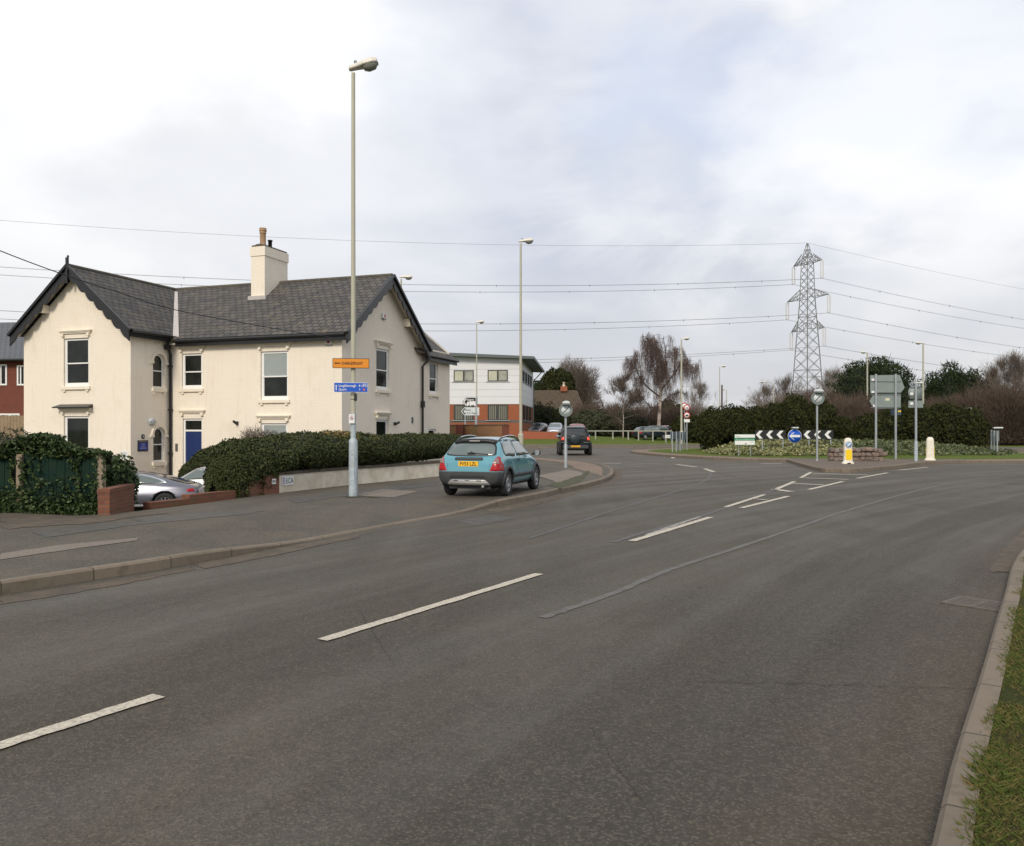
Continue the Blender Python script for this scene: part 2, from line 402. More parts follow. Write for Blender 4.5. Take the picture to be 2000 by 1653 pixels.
M_render = mat('cream_rendered_wall', (.76, .70, .59), .85, noise_amt=.85, noise_scale=2.6, col2=(.54, .48, .36), bump=.4, bscale=25)
M_coping = mat('weathered_coping', (.115, .095, .070), .9, noise_amt=.9, noise_scale=7, col2=(.055, .045, .035), bump=.5)
M_conc = mat('concrete_post', (.27, .215, .16), .9, noise_amt=.7, noise_scale=6, col2=(.22, .18, .13), bump=.4)
M_greenw = mat('green_painted_timber', (.008, .026, .020), .9, spec=.15, noise_amt=.7, noise_scale=4, col2=(.016, .030, .018), bump=.3)
M_wood = mat('bleached_timber', (.30, .22, .14), .85, noise_amt=.6, noise_scale=5, bump=.3)
M_galv = mat('galvanised_steel', (.36, .40, .42), .5, metal=.35, noise_amt=.4, noise_scale=5, col2=(.26, .28, .29))
M_poleg = mat('grey_green_pole_paint', (.42, .41, .32), .45, noise_amt=.35, noise_scale=3, col2=(.34, .33, .27))
M_poleb = mat('pale_blue_grey_pole_paint', (.40, .47, .52), .5, noise_amt=.7, noise_scale=7, col2=(.24, .26, .27), bump=.3)
M_lamphead = mat('lamp_housing', (.66, .63, .57), .45)
M_lampglass = mat('lamp_bowl', (.22, .23, .20), .15, spec=.8)
M_signback = mat('sign_back_grey', (.23, .275, .265), .55, metal=.1, noise_amt=.3, noise_scale=4)
M_signw = mat('sign_white', (.74, .75, .74), .45)
M_signk = mat('sign_black', (.014, .015, .017), .45)
M_orange = mat('sign_orange', (.68, .24, .008), .45)
M_signblue = mat('sign_blue', (.008, .09, .50), .4)
M_signred = mat('sign_red', (.42, .02, .025), .45)
M_signgreen = mat('sign_green', (.02, .18, .095), .45)
M_yellow = mat('bollard_yellow', (.85, .58, .015), .35)
M_bolw = mat('bollard_white', (.76, .72, .62), .45, noise_amt=.7, noise_scale=4, col2=(.56, .50, .40))
M_plaque = mat('plaque_blue', (.012, .025, .25), .4)
M_clay = mat('clay_pot', (.38, .24, .14), .85, noise_amt=.6, noise_scale=8)
M_clad = mat('white_metal_cladding', (.66, .67, .70), .42, metal=.05, noise_amt=.2, noise_scale=.6, col2=(.58, .59, .62))
M_cladg = mat('cladding_joint', (.40, .42, .45), .5)
M_greenroof = mat('grey_green_metal_roof', (.085, .105, .11), .5)
M_tile = tex_brick('concrete_roof_tile', (.135, .145, .16), (.12, .13, .145), (.045, .05, .06), .33, .28, .02, uvmode=True, rough=.8, bump=1.0)
M_tileb = tex_brick('brown_roof_tile', (.095, .070, .048), (.07, .052, .036), (.05, .035, .025), .3, .25, .015, uvmode=True, stain=(.14, .115, .075), stain_amt=.5)
M_stone = mat('rough_stone', (.22, .165, .13), .9, noise_amt=1.0, noise_scale=4, col2=(.12, .095, .08), bump=1.0, bscale=16, isl=[(.24, .17, .135), (.14, .105, .085), (.25, .235, .22), (.20, .125, .095), (.17, .15, .13)])
M_tyre = mat('tyre_rubber', (.018, .018, .018), .85)
M_plastic = mat('dark_plastic', (.040, .044, .048), .6)
M_rim = mat('wheel_rim', (.30, .31, .32), .4, metal=.6)
M_chrome = mat('bright_metal', (.75, .75, .75), .2, metal=.9)
M_carglass = mat('car_glass', (.10, .13, .125), .05, spec=.9, coat=.6)
M_cardark = mat('dark_car_glass', (.018, .022, .024), .05, spec=.9)
M_tail = mat('tail_lamp_red', (.36, .006, .010), .22, spec=.4)
M_tailclear = mat('clear_lamp_lens', (.26, .15, .15), .2, spec=.5)
M_brake = mat('lit_tail_lamp', (.6, .05, .03), .3, emit=((1.0, .12, .06), .35))
M_plate = mat('yellow_plate', (.86, .48, .01), .4)
M_lattice = mat('grey_steel_lattice', (.17, .175, .175), .6)
M_insul = mat('insulator_grey', (.60, .60, .60), .3)
M_wire = mat('cable', (.22, .22, .235), .6)
M_cablek = mat('black_cable', (.015, .015, .018), .6)
G1 = [(.030, .042, .013), (.050, .062, .020), (.018, .027, .010), (.078, .088, .032), (.036, .046, .016)]
M_hedge = mat('hedge_leaf', isl=G1, rough=.65, spec=.15)
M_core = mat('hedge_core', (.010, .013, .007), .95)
M_hedgetop = mat('golden_hedge_leaf', isl=[(.24, .17, .035), (.14, .11, .03), (.30, .20, .05), (.07, .08, .025)], rough=.6)
M_ivy = mat('ivy_leaf', isl=[(.020, .040, .014), (.040, .070, .022), (.09, .12, .045), (.014, .026, .010), (.05, .078, .025)], rough=.5, spec=.2)
M_conif = mat('conifer_leaf', isl=[(.014, .026, .011), (.024, .038, .015), (.038, .052, .018), (.012, .020, .010)], rough=.8, spec=.1)
M_yew = mat('evergreen_leaf', isl=[(.014, .020, .009), (.028, .034, .012), (.058, .060, .018), (.017, .023, .010)], rough=.8, spec=.1)
M_dull = mat('dull_green_leaf', isl=[(.040, .048, .022), (.060, .062, .030), (.030, .036, .018), (.055, .075, .025)], rough=.8)
M_bark = mat('dark_bark', (.085, .062, .048), .9, noise_amt=.6, noise_scale=4)
M_birch = mat('birch_bark', (.44, .38, .33), .8, noise_amt=.9, noise_scale=3, col2=(.12, .08, .065))
M_twigr = mat('red_brown_twig', isl=[(.085, .054, .040), (.115, .076, .055), (.052, .038, .029), (.105, .083, .063)], rough=.9)
M_twigg = mat('grey_brown_twig', isl=[(.13, .105, .085), (.17, .14, .115), (.09, .07, .058)], rough=.9)
M_flower = mat('pale_ground_cover', isl=[(.08, .10, .035), (.26, .26, .10), (.13, .15, .05), (.42, .39, .18), (.05, .07, .025), (.17, .175, .07), (.10, .09, .04)], rough=.6)
M_green2 = mat('green_ground_cover', isl=[(.04, .06, .02), (.07, .10, .03), (.028, .042, .015), (.20, .21, .09), (.05, .07, .02)], rough=.6)
M_blade = mat('grass_blade', isl=[(.085, .120, .026), (.062, .098, .020), (.19, .145, .06), (.115, .130, .036), (.050, .080, .018), (.13, .095, .042)], rough=.8, spec=.15)

def mat_grass(name, c1, c2, c3):
    m = bpy.data.materials.new(name); m.use_nodes = True; t = m.node_tree; b = t.nodes['Principled BSDF']
    b.inputs['Roughness'].default_value = .95; b.inputs['Specular IOR Level'].default_value = .1
    o = N(t, 'ShaderNodeTexCoord').outputs['Object']
    c = mixc(t, maprange(t, noisef(t, o, .8, 6, .65), .35, .65), c1, c2)
    c = mixc(t, fmath(t, 'MULTIPLY', maprange(t, noisef(t, o, 14, 5, .7), .4, .7), .6), c, c3)
    L(t, c, b.inputs['Base Color'])
    bn = N(t, 'ShaderNodeBump'); bn.inputs['Strength'].default_value = .8; bn.inputs['Distance'].default_value = .05
    L(t, noisef(t, o, 40, 4, .7), bn.inputs['Height']); L(t, bn.outputs[0], b.inputs['Normal'])
    MATS[name] = m; return m
M_grass = mat_grass('mown_grass', (.100, .148, .026), (.128, .150, .036), (.066, .095, .022))
M_grassn = mat_grass('verge_grass', (.050, .060, .018), (.075, .060, .028), (.030, .028, .014))
# ------------------------------------------------------------------ ground, roads, kerbs
def inside(x, y, poly):
    c = False; j = len(poly) - 1
    for i in range(len(poly)):
        xi, yi = poly[i]; xj, yj = poly[j]
        if (yi > y) != (yj > y) and x < (xj - xi) * (y - yi) / (yj - yi) + xi: c = not c
        j = i
    return c
def sstep(a, b, x):
    t = max(0.0, min(1.0, (x - a) / (b - a))); return t * t * (3 - 2 * t)
def dens(P, n, closed=False):
    """Catmull-Rom resample, n points per span"""
    out = []; m = len(P)
    for i in range(m if closed else m - 1):
        g = (lambda k: P[k % m]) if closed else (lambda k: P[max(0, min(m - 1, k))])
        p0, p1, p2, p3 = g(i - 1), g(i), g(i + 1), g(i + 2)
        for k in range(n):
            t = k / n
            out.append(tuple(.5 * ((2 * b) + (-a + c) * t + (2 * a - 5 * b + 4 * c - d) * t * t + (-a + 3 * b - 3 * c + d) * t ** 3) for a, b, c, d in zip(p0, p1, p2, p3)))
    if not closed: out.append(tuple(P[-1]))
    return out
KL = [(-12, -10), (-9.5, -2), (-6.6, 5), (-4.94, 7.9), (-3.8, 9.7), (-2.4, 12.7), (-.5, 16.5), (.6, 18.8), (1.28, 20.5), (2.1, 22.5), (2.85, 24.8),
      (3.35, 27.2), (3.75, 30.5), (3.83, 34.0), (3.5, 37), (2.5, 40), (1.35, 43), (0, 47), (-1.5, 51), (-6, 55), (-14, 58), (-30, 60)]
WL = [(-30, -8), (-25, 2), (-20, 10), (-13, 14.6), (-9.1, 14.5), (-7.05, 14.3), (-5.4, 18.9), (-4.6, 20.9), (-4.15, 21.9), (-3.5, 23.2), (-2.75, 24.7),
      (-1.9, 26.6), (-1.3, 28.6), (-.85, 31.5), (-.55, 35), (-.4, 39), (-.5, 42.5), (-1, 45), (-3, 48), (-7, 51.5), (-15, 54), (-30, 56)]
PARK = [(-30, 13.2), (-20, 14.9), (-9.1, 14.75), (-7.6, 15.0), (-5.9, 19.1), (-4.6, 22.0), (-3.0, 25.0), (-1.9, 28.5), (-1.3, 32), (-.9, 40), (-1.4, 44.6), (-30, 48)]
PZL = -1.13
def near_edge(x, y, poly):
    d = 1e9
    for i in range(len(poly)):
        a = Vector(poly[i]); b = Vector(poly[(i + 1) % len(poly)]); p = Vector((x, y)); ab = b - a
        t = max(0, min(1, (p - a).dot(ab) / ab.length_squared)); d = min(d, (p - a - ab * t).length)
    return d
def terrain(x, y):
    z = -.06
    if y < 66 and inside(x, y, PARK):
        z = -.06 + (PZL + .06) * sstep(.0, .5, near_edge(x, y, PARK))
    if y > 74:
        a = .80 * sstep(76, 91, y) if x < 14 else 0
        bq = .55 * sstep(78, 110, y)
        k = sstep(8, 22, x)
        z = -.06 + (.80 * sstep(76, 91, y)) * (1 - k) + bq * k
    return z
def axis(vals):
    out = []
    for a, b, st in vals: out += list(np.arange(a, b, st))
    return out
xs = axis([(-900, -200, 100), (-200, -40, 20), (-40, 45, 1.0), (45, 100, 6), (100, 300, 25), (300, 901, 100)])
ys = axis([(-300, -20, 40), (-20, 5, 5), (5, 100, 1.0), (100, 200, 8), (200, 500, 30), (500, 1501, 200)])
V = [(x, y, terrain(x, y)) for y in ys for x in xs]; nx = len(xs)
F = [(j * nx + i, j * nx + i + 1, (j + 1) * nx + i + 1, (j + 1) * nx + i) for j in range(len(ys) - 1) for i in range(nx - 1)]
g = np_mesh('ground', V, F, M_grass, smooth=True); tag(g, kind='structure')

def poly_sheet(name, pts, z, m, kind='structure', uvs=False):
    bm = bmesh.new(); vs = [bm.verts.new((p[0], p[1], z if not callable(z) else z(p[0], p[1]))) for p in pts]
    f = bm.faces.new(vs); bmesh.ops.triangulate(bm, faces=[f])
    for f in bm.faces:
        if f.normal.z < 0: f.normal_flip()
    me = bpy.data.meshes.new(name); bm.to_mesh(me); bm.free(); me.materials.append(m)
    o = link_mesh(me, name)
    if kind: tag(o, kind=kind)
    return o
KR = [(-6.6, -10), (-2.95, -4), (.02, .6), (1.63, 3.14), (2.10, 3.87), (2.99, 5.2), (4.36, 7.27), (6.48, 10.36), (10.4, 15), (16, 20.5), (24, 26), (34, 31), (52, 35), (90, 38)]
KRd = dens(KR, 6)
far_edge = [(90, 57), (55, 56.5), (40, 57.5), (36, 66), (28, 71), (18, 71), (11, 69.5), (2, 69.5), (-6, 69.5), (-16, 72), (-34, 76), (-34, 59)]
KLd = dens(KL, 6); WLd = dens(WL, 6)
o = poly_sheet('road', [(x - .0, y) for x, y in KLd][::1] + [(-34, 62)] + far_edge[::-1][0:0] + [(-34, 76), (-16, 72), (-6, 69.5), (2, 69.5), (11, 69.5), (18, 71), (28, 71), (36, 66), (40, 57.5), (55, 56.5), (90, 57)] + KRd[::-1], 0.0, M_road)

# kerb height along the left kerb: full, dropped crossing, full again
def kerb_h(x, y):
    if y < 9.7: return .125
    if y < 12.2: return .125 - .10 * sstep(9.5, 11.9, y)
    if y < 15.4: return .025
    return .025 + .105 * sstep(15.4, 17.4, y)
def offset_line(P, d):
    out = []
    for i, p in enumerate(P):
        a = Vector(P[max(i - 1, 0)]); b = Vector(P[min(i + 1, len(P) - 1)]); t = (b - a).normalized()
        out.append((p[0] - t.y * d, p[1] + t.x * d))
    return out
def kerb(name, line, h, w, closed=False, side=1, m=None, z0=-.03):
    """kerb stones: vertical face on the line, top w wide towards side"""
    P = list(line) + ([line[0]] if closed else [])
    Q = offset_line(P, w * side)
    if closed:
        Q[0] = Q[-1] = tuple((Vector(Q[0]) + Vector(Q[-1])) / 2)
    mb = MB(); s = 0
    for i in range(len(P) - 1):
        ds = (Vector(P[i + 1]) - Vector(P[i])).length
        a, b, c, d = P[i], P[i + 1], Q[i + 1], Q[i]
        ha, hb = (h(*a), h(*b)) if callable(h) else (h, h)
        bv = .022
        ai = tuple(Vector(a) + (Vector(d) - Vector(a)).normalized() * bv); bi = tuple(Vector(b) + (Vector(c) - Vector(b)).normalized() * bv)
        mb.add([(*a, z0), (*b, z0), (*b, hb - bv), (*a, ha - bv), (*bi, hb), (*ai, ha), (*c, hb), (*d, ha), (*c, z0), (*d, z0)],
               [(0, 1, 2, 3), (3, 2, 4, 5), (5, 4, 6, 7), (7, 6, 8, 9)],
               [[(s, .3), (s + ds, .3), (s + ds, .4), (s, .4)]] * 1 + [[(s, .4), (s + ds, .4), (s + ds, .42), (s, .42)], [(s, .42), (s + ds, .42), (s + ds, .54), (s, .54)], [(s, .6), (s + ds, .6), (s + ds, .7), (s, .7)]])
        s += ds
    o = mb.build(name, m or M_kerb); tag(o, kind='structure'); return o
kerb('kerb', KLd, kerb_h, .13, side=1)
# pavement ladder from kerb to boundary
KI = offset_line(KLd, .125)
NS = 8; PV = []; PF = []
for i, (a, b) in enumerate(zip(KI, WLd)):
    L_ = (Vector(b) - Vector(a)).length
    for j in range(NS + 1):
        q = (j / NS) ** 1.5; x = a[0] + (b[0] - a[0]) * q; y = a[1] + (b[1] - a[1]) * q
        hk = kerb_h(*KLd[i]); z = hk - .002 + (.120 - hk) * sstep(0, 1.6, q * L_)
        PV.append((x, y, z))
n1_ = NS + 1
for i in range(len(KI) - 1):
    for j in range(NS): PF.append((i * n1_ + j, (i + 1) * n1_ + j, (i + 1) * n1_ + j + 1, i * n1_ + j + 1))
o = np_mesh('pavement', PV, PF, M_path, smooth=True); tag(o, kind='structure')
# brick setts round the nose of the pavement
i0 = next(i for i, p in enumerate(KLd) if p[1] > 24.5); i1 = next(i for i, p in enumerate(KLd) if p[1] > 47)
seg = KLd[i0:i1]; mb = MB(); s = 0
for i in range(len(seg) - 1):
    wa = 1.35 * sstep(0, 14, i); wb = 1.35 * sstep(0, 14, i + 1)
    qa = offset_line(seg, .13); qb = offset_line(seg, .13 + wa)[i]; qc = offset_line(seg, .13 + wb)[i + 1]
    ds = (Vector(seg[i + 1]) - Vector(seg[i])).length
    mb.add([(*qa[i], .1265), (*qa[i + 1], .1265), (*qc, .1285), (*qb, .1285)], [(0, 1, 2, 3)], [[(s, 0), (s + ds, 0), (s + ds, wb), (s, wa)]]); s += ds
o = mb.build('paving_strip', M_setts); tag(o, kind='structure')
kerb('kerb', offset_line(seg, 1.5)[15:], .137, .07, side=1, m=M_kerb, z0=.10)
def px_sheet(name, pts, m, z, base=0.0, kind='structure', jitter=0.0):
    P = [GP(x, y, base) for x, y in pts]
    if jitter:
        Q = []
        for i in range(len(P)):
            a = Vector(P[i]); b = Vector(P[(i + 1) % len(P)])
            for k in range(8):
                p = a.lerp(b, k / 8); Q.append((p.x + random.uniform(-jitter, jitter), p.y + random.uniform(-jitter, jitter)))
        P = Q
    return poly_sheet(name, P, z, m, kind)
px_sheet('pavement_patch', [(690, 968), (748, 956), (818, 960), (770, 972)], M_patch, .1245, .12, jitter=.02)
px_sheet('pavement_patch', [(0, 1082), (120, 1065), (272, 1051), (268, 1056), (110, 1078), (0, 1094)], M_patch, .1245, .12, jitter=.02)
px_sheet('pavement_patch', [(1050, 930), (1110, 918), (1135, 923), (1140, 936), (1090, 944)], M_patch, .1325, .12, jitter=.03)
px_sheet('bare_soil', [(0, 1003), (190, 1010), (330, 1002), (180, 1022), (0, 1035)], M_dirt, .1245, .12, jitter=.08)
px_sheet('road_dirt', [(1935, 1118), (1984, 1119), (2003, 1090), (2030, 1020), (2003, 1032), (1962, 1075)], M_dirt, .005, 0, jitter=.03)
px_sheet('road_dirt', [(1120, 962), (1165, 952), (1199, 938), (1199, 922), (1206, 915), (1216, 921), (1214, 934), (1196, 946)], M_dirt, .005, 0, jitter=.03)
px_sheet('road_dirt', [(380, 1103), (520, 1076), (700, 1044), (705, 1049), (540, 1085), (400, 1112)], M_dirt, .005, 0, jitter=.02)

M_moss = mat('moss', (.065, .072, .028), .95, noise_amt=.9, noise_scale=8, col2=(.06, .055, .035), bump=.8, bscale=60)
def ring_pts(cx, cy, r, n=10): return [(cx + r * random.uniform(.7, 1.2) * cos(2 * pi * k / n), cy + r * random.uniform(.6, 1.1) * sin(2 * pi * k / n)) for k in range(n)]
random.seed(31)
poly_sheet('moss_patch', ring_pts(-3.42, 17.9, .26), .1265, M_moss)
poly_sheet('moss_patch', ring_pts(-3.0, 17.75, .16), .1262, M_moss)
px_sheet('moss_patch', [(1068, 948), (1105, 938), (1142, 925), (1149, 918), (1151, 926), (1130, 943), (1095, 955)], M_moss, .134, .13, jitter=.05)
M_damp = mat('damp_stain', (.050, .046, .038), .6, noise_amt=.9, noise_scale=5, col2=(.085, .075, .058), bump=.3)
for zi_, pts in enumerate(([(250, 1013), (420, 1000), (520, 998), (470, 1006), (300, 1022)], [(60, 1040), (200, 1022), (330, 1018), (250, 1028), (90, 1050)], [(560, 975), (700, 958), (850, 944), (852, 949), (700, 966), (580, 982)], [(1010, 945), (1050, 925), (1056, 935), (1030, 950)])):
    px_sheet('damp_patch', pts, M_damp, .1225 + .0004 * zi_, .12, jitter=.03)
px_sheet('kerb_grit', [(0, 1166), (180, 1142), (372, 1107), (380, 1113), (190, 1152), (0, 1182)], M_dirt, .004, 0, jitter=.03)
px_sheet('kerb_grit', [(950, 997), (1050, 978), (1120, 963), (1124, 966), (1060, 984), (960, 1004)], M_dirt, .004, 0, jitter=.02)
px_sheet('trench_patch', [(890, 1018), (960, 1006), (1010, 1012), (930, 1028)], M_damp, .0032, 0, jitter=.02)
# island of the roundabout
IS = [(15, 38.9), (18, 38.3), (22, 38.2), (26, 39), (29.5, 41.5), (32, 46), (32, 52), (30, 58), (25, 63), (18, 65), (12, 62), (8.6, 57.5), (7.9, 53.5), (8.5, 48.5), (9.9, 43.8), (12, 40.6)]
ISd = dens(IS, 6, closed=True)
kerb('kerb', ISd, .13, .13, closed=True, side=1)
IC = Vector((20, 51.5))
def isl_z(s): return .125 + .62 * sstep(.80, .25, s) + .05 * (1 - s)
def ring_mesh(name, s0, s1, n, m, zf, uv=False):
    mb = MB(); m_ = len(ISd)
    for r in range(n):
        sa = s0 + (s1 - s0) * r / n; sb = s0 + (s1 - s0) * (r + 1) / n; acc = 0
        for i in range(m_):
            p = Vector(ISd[i]); q = Vector(ISd[(i + 1) % m_]); ds = (q - p).length
            a, b, c, d = IC.lerp(p, sa), IC.lerp(q, sa), IC.lerp(q, sb), IC.lerp(p, sb)
            mb.add([(a.x, a.y, zf(sa)), (b.x, b.y, zf(sa)), (c.x, c.y, zf(sb)), (d.x, d.y, zf(sb))], [(0, 1, 2, 3)],
                   [[(acc, (1 - sa) * 14), (acc + ds, (1 - sa) * 14), (acc + ds, (1 - sb) * 14), (acc, (1 - sb) * 14)]], smooth=True)
            acc += ds
    o = mb.build(name, m); tag(o, kind='structure'); return o
ring_mesh('paving_strip', .992, .905, 2, M_setts, lambda s: .127 + (1 - s) * .1)
ring_mesh('island_grass', .905, .02, 22, M_grass, lambda s: isl_z(s) + .012)
# paved apron towards us
AP = [(13.7, 41.4), (12.6, 36.5), (11.55, 30.9), (11.9, 30.25), (12.6, 30.1), (15.05, 32.4), (17.0, 34.8), (18.6, 36.6), (20.4, 37.8), (22.2, 38.6)]
APd = dens(AP, 5)
poly_sheet('paved_apron', offset_line(APd, .12)[::1] + [(20, 41.6), (16, 42.4)], .142, mat_asphalt('brown_paving', (.135, .105, .080), (.12, .098, .078), (.07, .055, .042), .4, pale=(.17, .13, .095), patch_scale=1.2))
def ap_h(x, y): return .150
def rev_kerb(line, h): 
    return kerb('kerb', line, h, .13, side=1)
rev_kerb(APd, ap_h)

# far kerb, footway and verge
farK = dens([(-34, 74.8), (-16, 71.2), (-6, 68.8), (2, 68.8), (11, 69.0), (18, 70.3), (28, 70.3), (35.3, 65.5), (39.3, 57.2), (55, 55.9), (90, 56.5)], 5)
kerb('kerb', farK, .11, .14, side=1)
mb = MB(); a_ = offset_line(farK, .14); b_ = offset_line(farK, 5.0)
for i in range(len(farK) - 1):
    mb.add([(*a_[i], .108), (*a_[i + 1], .108), (*b_[i + 1], .125), (*b_[i], .125)], [(0, 1, 2, 3)])
i_r = next(i for i, p in enumerate(farK) if p[0] > 30)
o = mb.build('footway', M_path); tag(o, kind='structure')
kerb('kerb', b_[:i_r], .20, .10, side=1, z0=.05)

# right-hand kerb and verge
def krs(x, y): return .12
kerb('kerb', KRd, .115, .125, side=-1)
KRo = offset_line(KRd, -.105)
VV = []; VF = []; W_ = [0, .15, .4, .8, 1.5, 3, 6, 12, 25]
random.seed(3)
dn = dens(KRo, 3); off_ = [offset_line(dn, -q) for q in W_]
for i in range(len(dn)):
    for j, q in enumerate(W_):
        p = off_[j][i]; z = .105 + .02 * min(q, 3) + (.012 * noise.noise(Vector((p[0] * 3, p[1] * 3, 0))) if j else 0)
        VV.append((p[0], p[1], z))
nw = len(W_)
for i in range(len(dn) - 1):
    for j in range(nw - 1): VF.append((i * nw + j, i * nw + j + 1, (i + 1) * nw + j + 1, (i + 1) * nw + j))
o = np_mesh('verge', VV, VF, M_grassn, smooth=True); tag(o, kind='structure')
# blades of grass on the near verge
def near_blades():
    P = []
    dl = dens(KRo, 26); tot = 0
    for i in range(len(dl) - 1):
        a = Vector(dl[i]); b = Vector(dl[i + 1])
        if b.y < 1.6 or a.y > 16: continue
        t = (b - a).normalized(); n = Vector((t.y, -t.x)); area = (b - a).length * 3.2
        dnst = 22000 if a.y < 4.5 else (12000 if a.y < 7 else 3500)
        k = int(area * dnst)
        u = RNG.uniform(0, 1, k); v = RNG.uniform(-.05, 3.2, k)
        xy = np.array([a.x, a.y]) + u[:, None] * np.array([b.x - a.x, b.y - a.y]) + v[:, None] * np.array([n.x, n.y])
        # keep clear of the stones except for ragged tufts
        rag = np.array([noise.noise(Vector((x * 5, y * 9, 0))) for x, y in xy]) * .045 - .012
        xy = xy[v > rag]; P.append(xy)
    P = np.concatenate(P); vis = (P[:, 0] / P[:, 1] < .75) & (P[:, 1] > 1.6)
    P = P[vis]; n = len(P)
    dens_ = np.array([noise.noise(Vector((x * 1.7, y * 1.7, 3))) for x, y in P])
    keep = RNG.uniform(0, 1, n) < np.clip(.75 + dens_ * .9, .3, 1); P = P[keep]; n = len(P)
    h = RNG.uniform(.014, .038, n) * np.clip(1 + dens_[keep] * 1.2, .5, 1.8); ang = RNG.uniform(0, 2 * pi, n); lean = RNG.uniform(.15, 1.5, n) * h
    B = np.c_[P, np.full(n, .095)]
    w_ = RNG.uniform(.0007, .0017, n)
    la = ang + RNG.normal(size=n)
    V = np.empty((n, 4, 3))
    side = np.c_[np.cos(ang), np.sin(ang), np.zeros(n)] * w_[:, None]
    tip = B + np.c_[np.cos(la) * lean, np.sin(la) * lean, h]
    mid = B + np.c_[np.cos(la) * lean * .35, np.sin(la) * lean * .35, h * .65]
    V[:, 0] = B - side; V[:, 1] = B + side; V[:, 2] = mid + side * .8; V[:, 3] = tip
    o = np_mesh('grass', V.reshape(-1, 3), np.arange(4 * n).reshape(n, 4), M_blade)
    tag(o, 'short green and straw coloured grass growing behind the near kerb', 'grass', kind='stuff')
    print('blades', n)
near_blades()

# painted markings
def strip(line, w0, w1, z, mb, jag=0.0):
    P = [Vector(p) for p in line]
    Lf = offset_line([tuple(p) for p in P], 1.0); n = len(P)
    for i in range(n - 1):
        wa = w0 + (w1 - w0) * i / (n - 1); wb = w0 + (w1 - w0) * (i + 1) / (n - 1)
        da = (Vector(Lf[i]) - P[i]); db = (Vector(Lf[i + 1]) - P[i + 1])
        ja = [random.uniform(-jag, jag) for _ in range(2)] if i == 0 else jb
        jb = [random.uniform(-jag, jag) for _ in range(2)]
        a = P[i] + da * (wa / 2 + ja[0]); d = P[i] - da * (wa / 2 + ja[1]); b = P[i + 1] + db * (wb / 2 + jb[0]); c = P[i + 1] - db * (wb / 2 + jb[1])
        mb.add([(a.x, a.y, z), (d.x, d.y, z), (c.x, c.y, z), (b.x, b.y, z)], [(0, 1, 2, 3)])
def mark(p, q, w=.1, m=None, z=.009, w1=None, name='road_marking', jag=.006, n=26):
    a = Vector(GP(*p)); b = Vector(GP(*q)); mb = MB()
    strip([tuple(a.lerp(b, k / n)) for k in range(n + 1)], w, w1 or w, z, mb, jag)
    o = mb.build(name, m or M_white); tag(o, kind='structure')
mark((-190, 1519), (310, 1361), .105)
mark((630, 1252), (1053, 1122), .105)
mark((1234, 1058), (1388, 1011), .12)
mark((1262, 1046), (1368, 1010), .08, M_whiteo, z=.008)
mark((1418, 991), (1493, 967), .11); mark((1448, 993), (1540, 970), .12)
mark((1474, 975), (1500, 978), .16, M_whiteo)
mark((1514, 957), (1552, 941), .13); mark((1580, 957), (1647, 941), .13)
mark((1510, 956), (1545, 961), .22); mark((1549, 945), (1609, 948), .2)
mark((1564, 934), (1584, 923), .13); mark((1572, 934), (1657, 937), .2)
mark((1588, 925.5), (1697, 928.5), .22); mark((1674, 935), (1734, 924), .13); mark((1757, 919), (1812, 913), .13)
for p, q in (((1127, 904.5), (1157, 905)), ((1179, 905.5), (1214, 906)), ((1487, 906.5), (1527, 906))): mark(p, q, .26)
mark((1321, 907.5), (1361, 913), .2); mark((1376, 916), (1395, 922.5), .16)
for p, q in (((1246, 906), (1296, 907.3)), ((1398, 907), (1442, 907))): mark(p, q, .22, M_whiteo)
def sealed(pts, w0, w1, z=.0045, m=None):
    P = dens([GP(*p) for p in pts], 8); mb = MB(); strip(P, w0, w1, z, mb, .012); o = mb.build('road_seal', m or M_seal); tag(o, kind='structure')
sealed([(1033, 1052), (1110, 1027), (1200, 997), (1290, 970), (1345, 952), (1375, 940), (1388, 928), (1378, 917), (1350, 909), (1300, 905.5)], (.07), .15)
M_seal2 = mat('pale_seal', (.125, .120, .108), .7, noise_amt=1.0, noise_scale=6, col2=(.082, .076, .063), bump=.3, bscale=60)
sealed([(1060, 1207), (1110, 1190), (1200, 1158), (1310, 1113), (1420, 1077), (1540, 1037), (1680, 990), (1830, 950), (1930, 938)], .09, .09, m=M_seal2)
sealed([(1197, 1060), (1260, 1040), (1340, 1018), (1420, 991), (1510, 958)], .10, .12)
random.seed(15)
for (xa, ya), (xb, yb) in (((1500, 1060), (1850, 1135)), ((700, 1190), (770, 1300)), ((250, 1210), (420, 1150)), ((880, 1110), (1130, 1085)), ((1150, 1420), (1280, 1600))):
    pts_ = [GP(xa + (xb - xa) * k / 30 + random.uniform(-3, 3), ya + (yb - ya) * k / 30 + random.uniform(-1.5, 1.5)) for k in range(31)]
    mb = MB(); strip(pts_, .004, .002, .004, mb, .0015); o = mb.build('road_crack', mat('crack', (.03, .027, .025), .95)); tag(o, kind='structure')
random.seed(5)
cr = [GP(1340 + k * 14, 1331 + k * .35 + random.uniform(-2, 2)) for k in range(42)]
mb = MB(); strip(cr, .006, .004, .004, mb, .002); o = mb.build('road_crack', mat('crack', (.03, .027, .025), .95)); tag(o, kind='structure')

